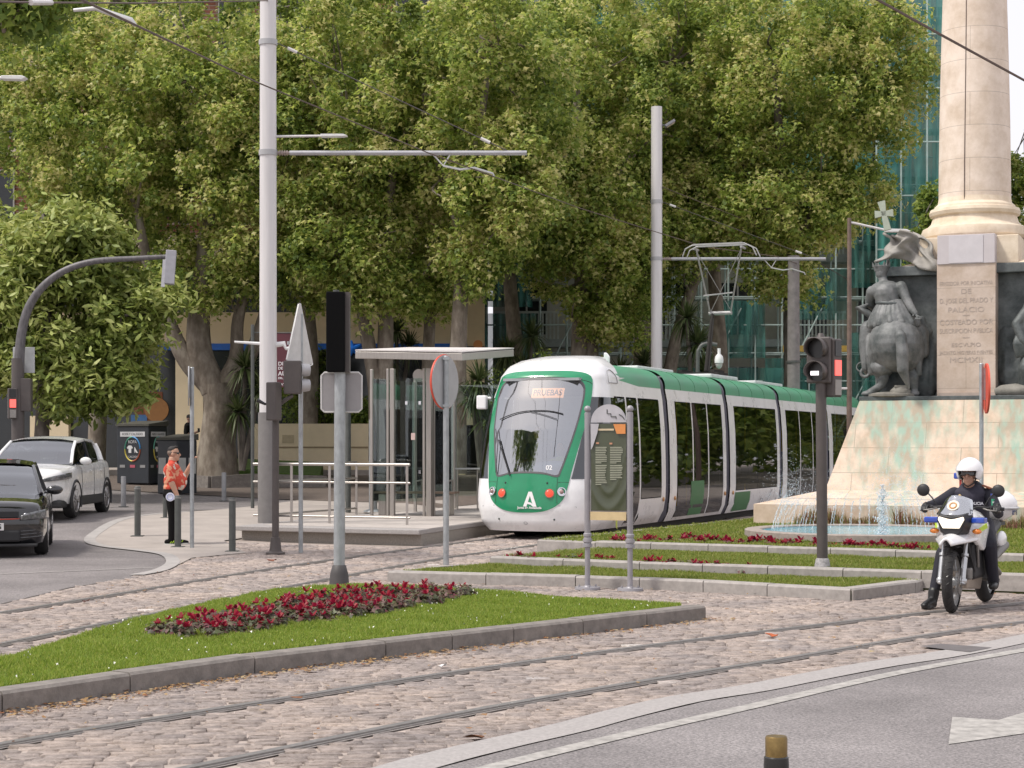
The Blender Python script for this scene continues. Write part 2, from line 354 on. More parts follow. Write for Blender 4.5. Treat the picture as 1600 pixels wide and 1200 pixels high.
# -- stone setts, each one a bevelled block of its own
cob = [P(-260, 1010), P(0, 945), P(110, 919), P(215, 898.5), P(262, 889.5), P(284, 877), P(320, 868), P(385, 861), F(-4.7, -2.75), F(-.9, -2.75), F(-1.2, .5), F(-1.3, 30), F(2.4, 30), F(14, 6), P(1900, 860)]+[Vector((p.x, p.y+.28, 0)) for p in edw[::-1]]+[P(200, 1330), P(-260, 1330)]
def setts():
    a = R(9); u = np.array([math.cos(a), math.sin(a)]); w = np.array([-math.sin(a), math.cos(a)])
    W0, H0 = .19, .105; pts = []
    i, j = np.meshgrid(np.arange(-90, 125), np.arange(50, 400), indexing='ij')
    off = (np.sin(j*12.9898)*43758.5453) % 1.0
    U = (i+off)*W0+RNG.normal(0, .012, i.shape); Wd = j*H0+RNG.normal(0, .008, i.shape)+.05*np.sin(U*1.3+j*.05)
    X = U*u[0]+Wd*w[0]; Y = U*u[1]+Wd*w[1]; k = inside(cob, X, Y)
    for b in (bedpoly1, bedpoly2, bedpoly3, bedpoly4): k &= ~inside(b, X, Y)
    for l in (railA, railB, railC, railD): k &= dist_poly(l, X, Y) > .125
    k &= np.abs(X) < .30*Y+1.2
    X, Y = X[k], Y[k]; n = len(X)
    hw = W0*.5*RNG.uniform(.93, 1.01, n); hh = H0*.5*RNG.uniform(.88, 1.0, n); rot = a+RNG.normal(0, .05, n); cx, sx = np.cos(rot), np.sin(rot)
    z0 = RNG.normal(-.003, .0025, n); tx, ty = RNG.normal(0, .022, n), RNG.normal(0, .04, n); V = np.zeros((n, 9, 3))
    ins = RNG.uniform(.86, .96, n)
    q = [(-1, -1), (1, -1), (1, 1), (-1, 1)]
    for t, (a1, b1) in enumerate(q):
        for base in (0, 4):
            sc = 1.0 if base == 0 else ins
            lx = a1*hw*sc*(1+RNG.normal(0, .05, n)); ly = b1*hh*sc*(1+RNG.normal(0, .07, n))
            V[:, base+t, 0] = X+lx*cx-ly*sx; V[:, base+t, 1] = Y+lx*sx+ly*cx
            V[:, base+t, 2] = -.020 if base == 0 else z0+lx*tx+ly*ty+RNG.normal(0, .0015, n)
    V[:, 8, 0] = X; V[:, 8, 1] = Y; V[:, 8, 2] = z0
    return V.reshape(-1, 3)
def sett_mat():
    m, N, L, b = node_mat('pink grey stone setts'); ge = N.new('ShaderNodeNewGeometry'); rp = N.new('ShaderNodeValToRGB'); e = rp.color_ramp.elements
    for c, p in (((.455, .405, .385), .0), ((.52, .46, .435), .35), ((.57, .505, .475), .7), ((.62, .545, .505), 1.0)):
        k = e[0] if p == 0 else (e[1] if p == 1 else e.new(p)); k.position = p; k.color = c+(1,)
    L.new(ge.outputs['Random Per Island'], rp.inputs[0]); tc = N.new('ShaderNodeTexCoord')
    n1 = N.new('ShaderNodeTexNoise'); n1.inputs['Scale'].default_value = 1.1; n1.inputs['Detail'].default_value = 5
    n2 = N.new('ShaderNodeTexNoise'); n2.inputs['Scale'].default_value = 17; n2.inputs['Detail'].default_value = 9; n2.inputs['Roughness'].default_value = .75
    L.new(tc.outputs['Object'], n1.inputs['Vector']); L.new(tc.outputs['Object'], n2.inputs['Vector'])
    r1 = N.new('ShaderNodeValToRGB'); e = r1.color_ramp.elements; e[0].position = .34; e[0].color = (.80, .79, .80, 1); e[1].position = .66; e[1].color = (1.12, 1.05, .98, 1); L.new(n1.outputs[0], r1.inputs[0])
    mu = N.new('ShaderNodeMixRGB'); mu.blend_type = 'MULTIPLY'; mu.inputs[0].default_value = 1; L.new(rp.outputs[0], mu.inputs[1]); L.new(r1.outputs[0], mu.inputs[2])
    r2 = N.new('ShaderNodeValToRGB'); e = r2.color_ramp.elements; e[0].position = .36; e[0].color = (.66, .635, .61, 1); e[1].position = .58; e[1].color = (1.15, 1.15, 1.15, 1); L.new(n2.outputs[0], r2.inputs[0])
    m2 = N.new('ShaderNodeMixRGB'); m2.blend_type = 'MULTIPLY'; m2.inputs[0].default_value = 1; L.new(mu.outputs[0], m2.inputs[1]); L.new(r2.outputs[0], m2.inputs[2])
    L.new(m2.outputs[0], b.inputs['Base Color']); b.inputs['Roughness'].default_value = .8
    bp = N.new('ShaderNodeBump'); bp.inputs['Strength'].default_value = 1.0; bp.inputs['Distance'].default_value = .06; L.new(n2.outputs[0], bp.inputs['Height']); L.new(bp.outputs[0], b.inputs['Normal']); return m
tag(np_mesh('paving', setts(), 9, [(4, 5, 8), (5, 6, 8), (6, 7, 8), (7, 4, 8), (0, 1, 5, 4), (1, 2, 6, 5), (2, 3, 7, 6), (3, 0, 4, 7)], sett_mat()), kind='structure')
# -- kerbs: separate stones with open joints
def kerb(line, z0, z1, w=.19, L0=1.0, inward=1):
    mb = MB(); acc = 0; pts = [line[0]]
    for a, b in zip(line[:-1], line[1:]):                       # resample to stones
        d = (b-a).to_2d().length; k = max(1, round(d/L0))
        for i in range(1, k+1): pts.append(a.lerp(b, i/k))
    n = len(pts); nor = []
    for i in range(n):
        d = pts[min(i+1, n-1)]-pts[max(i-1, 0)]; d.z = 0; d.normalize(); nor.append(Vector((-d.y, d.x, 0))*w*inward)
    for i in range(n-1):
        a, b = pts[i].copy(), pts[i+1].copy(); a.z = b.z = 0; d = (b-a).normalized()*.006; a += d; b -= d; a -= nor[i].normalized()*.022; b -= nor[i+1].normalized()*.022
        j = random.uniform(-.004, .004); g = .022*inward; t = nor[i].normalized()*.02
        vs = []
        for p, q in ((a, nor[i]), (b, nor[i+1])):
            vs += [p+Vector((0, 0, z0)), p+Vector((0, 0, z1-.02+j)), p+t+Vector((0, 0, z1+j)), p+q+Vector((0, 0, z1+j)), p+q+Vector((0, 0, z0))]
        mb.loft([vs[:5], vs[5:]], True, True)
    return mb
mk = kerb(bed1, -.04, .135); mk2 = kerb([bed1[-1]]+bed1b[:1], -.04, .13, .15); mk.add(mk2.v, mk2.f); mk2 = kerb(bed1b, -.04, .108, .13); mk.add(mk2.v, mk2.f)
tag(mk.build('kerb', m_gran2), kind='structure')
mk = kerb(bed2, -.04, .13); mk2 = kerb([bed2[-1], P(1428, 925), P(1440, 904, .13)], -.04, .13); mk.add(mk2.v, mk2.f)
mk2 = kerb([P(767, 880, .13), P(690, 886, .1), P(607, 908)], -.04, .125, .14); mk.add(mk2.v, mk2.f)
tag(mk.build('kerb', M('pale kerb granite', (.33, .305, .285), .85, var=.2, scale=12)), kind='structure')
tag(kerb(k2, .02, .22, .2).build('kerb', MATS['pale kerb granite']), kind='structure')
tag(kerb([F(3.3, 4), F(2.6, -2), F(2.2, -5), k3[0]], .0, .30, .16).build('kerb', MATS['pale kerb granite']), kind='structure'); tag(kerb([k3[0], k2[0]], .0, .215, .16).build('kerb', MATS['pale kerb granite']), kind='structure')
tag(kerb(k3, .1, .31, .2).build('kerb', MATS['pale kerb granite']), kind='structure')
# -- soil under the grass and the grass blades
m_soil = M('soil and thatch', (.06, .075, .022), .95, var=.35, scale=12, bump=.4)
def soil(poly, z):
    mb = MB(); ps = [(p.x, p.y) for p in poly]; mb.prism(ps, z-.3, z); return tag(mb.build('lawn_soil', m_soil), kind='structure')
soil(bedpoly1, .11); soil(bedpoly2, .105); soil(bedpoly3, .195); soil(bedpoly4, .285)
m_grass = leafmat('grass blades', [(.11, .175, .022), (.18, .27, .034), (.245, .34, .05), (.36, .38, .10)], .35, .55, .3)
def grass(poly, z, dens, h, keep=None, w=.006):
    xs, ys = [p.x for p in poly], [p.y for p in poly]; A = (max(xs)-min(xs))*(max(ys)-min(ys)); n = int(A*dens)
    X = RNG.uniform(min(xs), max(xs), n); Y = RNG.uniform(min(ys), max(ys), n); k = inside(poly, X, Y) & (np.abs(X) < .29*Y+.8)
    if keep is not None: k &= keep(X, Y)
    X, Y = X[k], Y[k]; n = len(X); a = RNG.uniform(0, 6.283, n); b = RNG.uniform(0, 6.283, n)
    pat = .75+.5*(np.sin(X*3.1+Y*1.7)*np.sin(Y*4.3-X*1.1)+.5*np.sin(X*9+Y*7))*.5
    hh = h*RNG.uniform(.5, 1.2, n)*pat; lean = RNG.uniform(.1, .9, n)*hh; V = np.zeros((n, 3, 3)); ww = w*RNG.uniform(.7, 1.5, n)
    V[:, 0] = np.stack([X-np.cos(a)*ww, Y-np.sin(a)*ww, np.full(n, z)], 1); V[:, 1] = np.stack([X+np.cos(a)*ww, Y+np.sin(a)*ww, np.full(n, z)], 1)
    V[:, 2] = np.stack([X+np.cos(b)*lean, Y+np.sin(b)*lean, z+hh], 1); return V.reshape(-1, 3)
def inset(line, poly, d): return lambda X, Y: dist_poly(line, X, Y) > d
def off_kerb(lines, d):
    def f(X, Y):
        k = np.ones(X.shape, bool)
        for l in lines: k &= dist_poly(l, X, Y) > d
        return k
    return f
g1 = grass(bedpoly1, .11, 10000, .048, off_kerb([bed1, bed1b[:1]+[bed1[-1]]], .19))
tag(np_mesh('grass', g1, 3, [(0, 1, 2)], m_grass), kind='stuff')
g2 = [grass(bedpoly2, .105, 3600, .05, off_kerb([bed2, [bed2[-1], P(1428, 925)]], .19), .008),
      grass(bedpoly3, .195, 3000, .05, off_kerb([k2], .2), .009),
      grass(bedpoly4, .285, 900, .05, lambda X, Y: (dist_poly(k3, X, Y) > .2) & (np.hypot(X-5.64, Y-28.35) > 1.95) & (Y < 40), .013)]
tag(np_mesh('grass', np.concatenate(g2), 3, [(0, 1, 2)], leafmat('drier grass blades', [(.11, .16, .025), (.17, .23, .035), (.23, .28, .055), (.33, .31, .11)], .35, .55, .3)), kind='stuff')
# daisies dotted in the lawn
def daisies():
    n = 1000; X = RNG.uniform(-4.2, 2.2, n); Y = RNG.uniform(11.5, 20, n); k = inside(bedpoly1, X, Y) & (dist_poly(bed1, X, Y) > .22)
    k &= RNG.uniform(0, 1, n) < .25+.75*(np.sin(X*2+1)*np.sin(Y*1.7) > .1); X, Y = X[k], Y[k]; n = len(X); V = np.zeros((n, 6, 3)); r = RNG.uniform(.0035, .0085, n)
    for j in range(6): V[:, j] = np.stack([X+r*math.cos(j*1.047), Y+r*math.sin(j*1.047), .152+RNG.uniform(-.01, .012, n)], 1)
    return V.reshape(-1, 3)
tag(np_mesh('daisies', daisies(), 6, [(0, 1, 2, 3, 4, 5)], M('daisy white', (.75, .75, .66), .7)), kind='stuff')
# fallen leaves and seed fluff on the setts
def litter(n, box, r0, r1, z):
    X = RNG.uniform(box[0], box[1], n); Y = RNG.uniform(box[2], box[3], n); k = inside(cob, X, Y)
    for b in (bedpoly1, bedpoly2, bedpoly3, bedpoly4): k &= ~inside(b, X, Y)
    X, Y = X[k], Y[k]; n = len(X); V = np.zeros((n, 5, 3)); r = RNG.uniform(r0, r1, n); a0 = RNG.uniform(0, 6.28, n)
    for j in range(5):
        rr = r*RNG.uniform(.5, 1.2, n); V[:, j] = np.stack([X+rr*np.cos(a0+j*1.2566), Y+rr*np.sin(a0+j*1.2566), z+RNG.uniform(0, .014, n)], 1)
    return V.reshape(-1, 3)
m_lit = leafmat('dry fallen leaves', [(.30, .17, .08), (.36, .25, .12), (.22, .09, .04), (.40, .33, .2)], .1, .8, .2)
lv = [litter(420, (-5, 6, 10, 26), .008, .02, .012), litter(70, (-5, 6, 10, 24), .02, .045, .012)]
e = [p for p in spline(bed1, 6)]
for p in e:                                                    # drift of dry bits along the kerb foot
    m = 26; X = p.x+RNG.normal(.12, .09, m)*.9; Y = p.y-abs(RNG.normal(.1, .09, m)); r = RNG.uniform(.008, .022, m); a0 = RNG.uniform(0, 6.28, m); V = np.zeros((m, 5, 3))
    for j in range(5): V[:, j] = np.stack([X+r*np.cos(a0+j*1.2566), Y+r*np.sin(a0+j*1.2566), .008+RNG.uniform(0, .012, m)], 1)
    lv.append(V.reshape(-1, 3))
tag(np_mesh('leaf_litter', np.concatenate(lv), 5, [(0, 1, 2, 3, 4)], m_lit), kind='stuff')
for (x, y, s, col, lab, nm) in ((1208, 996, .07, (.42, .10, .03), 'orange dry leaf lying on the setts right of the near kerb end', 'fallen_leaf'), (743, 1156, .08, (.16, .06, .02), 'curled brown leaf lying beside the granite strip in the foreground', 'fallen_leaf'),
                            (134, 942, .06, (.10, .04, .03), 'dark brown leaf lying between the far rails at left', 'fallen_leaf'), (424, 878, .11, (.20, .07, .04), 'reddish brown leaf at the foot of the dark signal post', 'fallen_leaf'),
                            (692, 1043, .05, (.7, .7, .7), 'white scrap of paper lying between kerb and near rail', 'paper_scrap'), (1181, 929, .09, (.75, .75, .75), 'white crumpled paper lying against the middle kerb', 'paper_scrap'), (802, 912, .09, (.75, .75, .72), 'white crumpled bag lying left of the info board foot', 'paper_scrap')):
    p = P(x, y); mb = MB(); n = 7; ring = [Vector((s*(1 if j % 2 else .55)*math.cos(j*.897)*random.uniform(.8, 1.2), s*.7*(1 if j % 2 else .6)*math.sin(j*.897), random.uniform(.0, .035))) for j in range(n)]
    mb.add([Vector((0, 0, .012))]+ring, [(0, j+1, (j+1) % n+1) for j in range(n)]); mb.add([Vector((0, 0, .004))]+[v*.98-Vector((0, 0, .005)) for v in ring], [(0, (j+1) % n+1, j+1) for j in range(n)])
    o = mb.build(nm, M('%s %d' % (nm, x), col, .8, var=.2), loc=p+Vector((0, 0, .012))); tag(o, lab, 'leaf' if 'leaf' in nm else 'litter')
# ================================================================== TRAM
m_twhite = M('tram white paint', (.80, .80, .81), .28, var=.08, scale=2.2, coat=.4)
m_tgreen = M('tram green paint', (.012, .235, .105), .25, var=.12, scale=1.2, coat=.5)
m_troof = M('tram roof green', (.07, .30, .165), .42, var=.18, scale=1.0, dirt=(.10, .27, .17))
m_black = M('black rubber', (.014, .014, .016), .55, var=.2)
m_bell = M('bellows grey', (.12, .12, .15), .7, var=.15, scale=20)
m_dark = M('dark underframe', (.02, .018, .016), .9, var=.3)
m_tglass = glass('tram side glass', (.20, .22, .21), .03, .015)
m_wind = glass('windscreen glass', (.55, .62, .66), .34, .02)
m_int = M('tram interior grey', (.33, .35, .37), .7); m_dash = M('dashboard blue grey', (.16, .21, .28), .6)
m_yel = M('grab rail yellow', (.75, .48, .02), .4); m_led = M('amber display', (1.0, .42, .16), .5, var=0, emit=.75); m_ledb = M('display dark', (.25, .06, .02), .6, var=0)
m_red = M('tail lamp red', (.95, .06, .03), .25, var=0, emit=.55); m_chrome = M('chrome', (.75, .75, .77), .15, 1, var=.05); m_gline = M('joint grey', (.30, .30, .31), .6)
tram = thing('tram', 'white and green low floor tram standing on the track beside the stop', 'tram', (FX, FY, .0), -TH)
def TP(prof, z):                                                 # interpolate a profile
    for (z0, a), (z1, b) in zip(prof[:-1], prof[1:]):
        if z <= z1: return a+(b-a)*(z-z0)/(z1-z0)
    return prof[-1][1]
WZ = [(.15, 1.06), (.3, 1.15), (.7, 1.2), (1.3, 1.2), (2.0, 1.185), (2.6, 1.14), (2.86, 1.09), (3.05, 1.0), (3.2, .86), (3.3, .62), (3.36, .0)]
def roofx(a):                                                     # roof arc, a 0..1 from gutter to ridge
    t = a*math.pi/2; return (1.09*math.cos(t)**.55, 2.86+.44*math.sin(t)**.8)
NY = [(.15, .16), (.3, .05), (.55, .0), (.9, .03), (1.2, .10), (2.0, .36), (2.6, .62), (3.0, .84), (3.2, 1.06), (3.33, 1.40), (3.42, 2.0)]
CW = [(.15, 1.02), (.3, 1.13), (.7, 1.2), (1.3, 1.2), (2.0, 1.18), (2.6, 1.13), (3.0, 1.06), (3.2, .96), (3.33, .80), (3.42, .55)]
DEP = 1.05
def front(u, z, off=0.0):                                         # u -1..1 across the nose
    w, y0 = TP(CW, z), TP(NY, z); a = u*math.pi/2
    x = w*abs(math.sin(a))**.82*(1 if u >= 0 else -1); c = max(0, math.cos(a)); y = y0+DEP*(1-c**.62)*(1-.25*max(0, (z-2.9)/.5))
    v = Vector((x, y, z))
    if off:
        n = Vector((math.sin(a), -max(.25, c), .22)).normalized(); v += n*off
    return v
LC = 4.75                                                        # end of the cab module
# outlines on the nose in (u, z)
def blob(pts, n=72):
    p = [Vector((a, b, 0)) for a, b in pts]; p = p+[p[0], p[1], p[2]]; out = []
    k = len(pts)
    for i in range(k):
        for j in range(n//k):
            t = j/(n//k); a, b, c, d = p[i-1 if i else k-1], p[i], p[i+1], p[i+2]
            q = .5*((2*b)+(c-a)*t+(2*a-5*b+4*c-d)*t*t+(3*b-a-3*c+d)*t**3); out.append((q.x, q.y))
    return out
wind = blob([(0, 2.95), (0.3, 2.93), (0.445, 2.87), (0.495, 2.7), (0.45, 2.2), (0.375, 1.7), (0.3, 1.25), (0.265, 1.14), (0.14, 1.19), (0, 1.21), (-0.14, 1.19), (-0.265, 1.14), (-0.3, 1.25), (-0.375, 1.7), (-0.45, 2.2), (-0.495, 2.7), (-0.445, 2.87), (-0.3, 2.93)], 144)
green = blob([(0, 3.09), (0.32, 3.08), (0.54, 3.02), (0.612, 2.86), (0.575, 2.3), (0.5, 1.8), (0.43, 1.3), (0.39, 0.95), (0.33, 0.7), (0.19, 0.54), (0, 0.49), (-0.19, 0.54), (-0.33, 0.7), (-0.39, 0.95), (-0.43, 1.3), (-0.5, 1.8), (-0.575, 2.3), (-0.612, 2.86), (-0.54, 3.02), (-0.32, 3.08)], 160)
def ang_ring(poly, n=120):                                        # resample an outline by angle about a centre
    cu, cz = 0, 1.95; out = []; m = len(poly)
    for i in range(n):
        a = 2*math.pi*i/n; dx, dz = math.cos(a), math.sin(a); best = 0
        for j in range(m):
            (x0, z0), (x1, z1) = poly[j], poly[(j+1) % m]; x0 -= cu; x1 -= cu; z0 = (z0-cz); z1 = (z1-cz)
            den = dx*(z1-z0)-dz*(x1-x0)
            if abs(den) < 1e-12: continue
            t = (x0*(z1-z0)-z0*(x1-x0))/den; s_ = (x0*dz-z0*dx)/den
            if t > 0 and -1e-6 <= s_ <= 1+1e-6: best = max(best, t)
        out.append((cu+dx*best, cz+dz*best))
    return out
# angular resampling needs comparable axes: scale u by 1.6
sc_ = 1.6
Wr = [(a/sc_, b) for a, b in ang_ring([(a*sc_, b) for a, b in wind])]; Gr = [(a/sc_, b) for a, b in ang_ring([(a*sc_, b) for a, b in green])]
def ring_patch(mb, A, B, k, off):
    n = len(A); rings = [[front(a[0]+(b[0]-a[0])*i/k, a[1]+(b[1]-a[1])*i/k, off) for a, b in zip(A, B)] for i in range(k+1)]; mb.loft(rings, True, False)
mb = MB(); zs = list(np.linspace(.15, 3.42, 64)); us = list(np.linspace(-1, 1, 81)); n = len(us)
Mid = [((a[0]+b[0]*2)/3, (a[1]+b[1]*2)/3) for a, b in zip(Wr, Gr)]
UU, ZZ = np.meshgrid([(us[i]+us[i+1])/2 for i in range(n-1)], [(zs[i]+zs[i+1])/2 for i in range(63)], indexing='ij'); hole = inside([((a[0]+b[0]*1)/2, (a[1]+b[1]*1)/2) for a, b in zip(Wr, Gr)], UU, ZZ)
hole |= (ZZ > 1.13) & (ZZ < 2.57) & (np.abs(UU) > .43+(.60-.43)*(ZZ-1.1)/1.5+.02)
mb.v += [tuple(front(u, z)) for z in zs for u in us]
for i in range(63):
    for j in range(n-1):
        if not hole[j, i]: mb.f.append((i*n+j, i*n+j+1, (i+1)*n+j+1, (i+1)*n+j))
# sides of the cab roof back to the first joint
def cab_side(sg, y0, y1, z0, z1, k=8, off=0.0):
    mb2 = MB(); mb2.grid(lambda a, b: Vector((sg*(TP(CW, z0+(z1-z0)*b)+off), (y0+(y1-y0)*a), z0+(z1-z0)*b)), 6, k); return mb2
nose_end = lambda z: front(1, z).y
for sg in (-1, 1):
    def side(z0, z1, y1, y0=None):
        g = MB(); g.grid(lambda a, b: Vector((sg*TP(CW, z0+(z1-z0)*b), (nose_end(z0+(z1-z0)*b) if y0 is None else y0)+(y1-(nose_end(z0+(z1-z0)*b) if y0 is None else y0))*a, z0+(z1-z0)*b)), 5, 10); mb.add(g.v, g.f)
    side(.15, .66, 2.36); side(.66, 1.12, 2.36); side(2.63, 3.0, LC); side(3.0, 3.42, 2.2)
    for a, b in ((2.30, 2.40), (3.02, 3.12), (4.45, LC)): side(.15, 2.63, b, a)
    side(.15, .66, 4.45, 3.12); side(.15, .22, 3.02, 2.40)
mb.add([front(-1, 3.42), front(1, 3.42)]+[Vector((.55, 2.6, 3.40)), Vector((-.55, 2.6, 3.40))], [(0, 1, 2, 3)])
mb.grid(lambda a, b: Vector(((2*b-1)*.55, front(2*b-1, 3.42).y*(1-a)+2.6*a, 3.42-.02*a)), 3, 10)
mb.build('cab_shell', m_twhite, tram, smooth=50)
mb = MB(); ring_patch(mb, Wr, Gr, 8, .012); mb.build('nose_mask', m_tgreen, tram, smooth=60)
mb = MB(); Wi = [(a*.965, 1.95+(b-1.95)*.965) for a, b in Wr]; ring_patch(mb, Wi, [(a*1.015, 1.95+(b-1.95)*1.012) for a, b in Wr], 2, .017); mb.build('windscreen_seal', M('windscreen seal', (.09, .085, .09), .5), tram, smooth=60)
mb = MB(); Ci = [(0, 1.95)]*len(Wr); ring_patch(mb, Ci, Wi, 12, .014); mb.build('windscreen', m_wind, tram, smooth=180)
# joints and details on the nose
m_joint = M('dark joint', (.03, .05, .04), .6)
def line_on(pts, r=.006, off=.014): mb = MB(); mb.tube([front(u, z, off) for u, z in pts], r, 5); mb.build('panel_joint', m_joint, tram)
line_on([(-.60+i*.03, 2.84+.13*math.sin(math.pi*i/40)**.6) for i in range(41)], .005)
for s_ in (-1, 1):
    line_on([(s_*.27, 1.12), (s_*.272, .9), (s_*.28, .66)], .004); line_on([(s_*.28, 1.04), (s_*.40, 1.04)], .004); line_on([(s_*.30, .62), (s_*.52, .60), (s_*.54, .20)], .003, .004)
    for u_, z_, o_ in ((.17, 1.03, .014), (.26, .37, .004)): mb = MB(); mb.sph(front(s_*u_, z_, o_), .019, 8); mb.build('sensor', m_joint, tram)
for s_ in (-1, 1):
    p = front(s_*.20, .84, .012); q = front(s_*.20, .84, .05); d = (q-p).normalized()
    mb = MB(); mb.disc(p, d, .085, 24, .015); l = mb.build('tail_lamp', M('lamp rim', (.35, .12, .08), .3), tram, smooth=40); mb = MB(); mb.disc(p+d*.016, d, .066, 24, .012, .05); mb.build('lens', m_red, l, smooth=60)
    p = front(s_*.325, .87, .012); d = (front(s_*.325, .87, .05)-p).normalized()
    mb = MB(); mb.torus(p+d*.01, d, .072, .014, 24, 6); mb.disc(p, d, .07, 20, .004); l = mb.build('headlight', m_chrome, tram, smooth=60); mb = MB(); mb.sph(p+d*.008, .042, 12); mb.build('lens', M('lamp pink glass', (.32, .20, .19), .1, coat=1), l, smooth=180)
    mb = MB(); mb.box((s_*1.25, .98 if s_ < 0 else 1.05, 2.52), (.20, .12, .26)); mb.box((s_*1.14, 1.02, 2.6), (.12, .05, .05))
    if s_ < 0: mb.build('camera_pod', m_twhite, tram, bevel=.04)
# destination display, wiper, number
def on_front(u, z, off):
    p = front(u, z, off); px = (front(u+.02, z, off)-front(u-.02, z, off)).normalized(); pz = (front(u, z+.05, off)-front(u, z-.05, off)).normalized(); n_ = px.cross(pz); return p, Matrix((px, pz, n_)).transposed()
p, m_ = on_front(.06, 2.70, -.03); mb = MB(); mb.box((0, 0, 0), (.62, .20, .02)); dsp = mb.build('destination_display', m_led, tram); dsp.location = p+Vector((0, .06, -.02)); dsp.rotation_euler = m_.to_euler()
text('PRUEBAS', .175, m_ledb, dsp, (0, -.003, .0125), (0, 0, 0), sx=.80, bold=.004)
p, m_ = on_front(.175, 1.30, .02); t = text('02', .12, M('white lettering', (.78, .78, .78), .5, var=0), tram, p, m_.to_euler(), bold=.002)
p, m_ = on_front(.03, .545, .016); t = text('Junta de Andalucía', .062, MATS['white lettering'], tram, p+Vector((0, 0, .035)), m_.to_euler(), bold=.0018)
p, m_ = on_front(.03, .72, .016); mb = MB(); mq = Matrix.Translation(p) @ m_.to_4x4()
mb.prism([(-.125, -.12), (-.03, .15), (.035, .15), (.135, -.12), (.07, -.12), (.0, .075), (-.06, -.12)], 0, .004, mq); mb.prism([(-.045, -.07), (-.035, -.035), (.03, -.05), (.09, -.12), (.06, -.12), (.02, -.085)], .001, .005, mq); mb.build('emblem', MATS['white lettering'], tram)
p, m_ = on_front(0, .30, .008); mb = MB(); mb.torus(p, m_ @ Vector((0, 0, 1)), .032, .004, 18, 5); mb.build('badge', m_gline, tram)
mb = MB(); mb.tube([front(-.28, 1.2, .05), front(-.30, 1.75, .06), front(-.36, 2.0, .06)], .008, 6); mb.tube([front(-.12, 1.15, .05), front(-.30, 1.8, .05)], .012, 6)
mb.tube([front(-.34+.60*i/12, 2.18+.16*math.sin(math.pi*i/12*.8), .04) for i in range(13)], .009, 6); mb.tube([front(-.02+.22*i/6, 2.32-.14*i/6, .045) for i in range(7)], .006, 6); mb.tube([front(.2, 2.7, .02), front(.21, 2.2, .03), front(.21, 1.5, .03)], .004, 5)
mb.build('wiper', m_black, tram)
# cab side glass, black pillar and side door glass
def glass_patch(sg, pts_y, z0, z1, name, m=None, off=.006, yfun=None):
    g = MB(); g.grid(lambda a, b: Vector((sg*(TP(CW, z0+(z1-z0)*b)+off), pts_y[0]+(pts_y[1]-pts_y[0])*a if yfun is None else yfun(a, z0+(z1-z0)*b), z0+(z1-z0)*b)), 6, 10)
    return g.build(name, m or m_tglass, tram, smooth=180)
m_cabglass = glass('cab side glass', (.07, .085, .085), .08, .015)
for sg in (-1, 1):
    g = MB()
    def pf(a, b):                                                # glass wraps from the green stripe round the corner to the door
        z = 1.10+(2.60-1.10)*b; ug = .425+(.598-.425)*b
        s_ = a*1.6
        return front(sg*(ug+(1-ug)*s_), z, .006) if s_ <= 1 else Vector((sg*(TP(CW, z)+.006), nose_end(z)+(2.30-nose_end(z))*(s_-1)/.6, z))
    g.grid(pf, 16, 10); g.build('cab_side_window', m_cabglass, tram, smooth=180)
    glass_patch(sg, (2.40, 3.02), .22, 2.60, 'cab_door'); glass_patch(sg, (3.12, 4.45), .68, 2.60, 'window')
    g = MB(); g.lathe([(.0, .0), (.17, .0), (.19, .03)], 24); 
    g2 = MB(); g2.v = []; g2.f = []
    a_ = [(1.13*1, 0)]
    hat = MB(); c_ = Vector((sg*1.075, 1.75, 2.93)); rr = [(Vector((sg*(TP(CW, c_.z+.20*math.sin(t))+.012), c_.y+.26*math.cos(t), c_.z+.20*math.sin(t)))) for t in np.linspace(-.25, math.pi+.25, 20)]
    hat.tube(rr+[rr[0]], .008, 5); hat.build('roof_vent', m_gline, tram)
# logo on the flank
mb = MB(); mb.prism([(0, 0), (.16, 0), (.2, -.12), (.2, -.55), (.12, -.55), (.1, -.2), (.0, -.14)], 0, .004, Matrix.Translation((1.203, 1.55, .92)) @ Matrix.Rotation(R(90), 4, 'Z') @ Matrix.Rotation(R(90), 4, 'X')); mb.build('logo', M('logo purple', (.19, .03, .20), .4), tram)
mb = MB(); mb.prism([(0, 0), (.11, 0), (.09, -.22), (.0, -.18)], 0, .004, Matrix.Translation((1.18, 1.63, .36)) @ Matrix.Rotation(R(90), 4, 'Z') @ Matrix.Rotation(R(90), 4, 'X')); mb.build('logo', M('logo lime', (.50, .58, .10), .4), tram)
text('Tranvía de Jaén', .12, m_gline, tram, (1.198, 2.12, .40), (R(90), 0, R(90)), sx=.8)
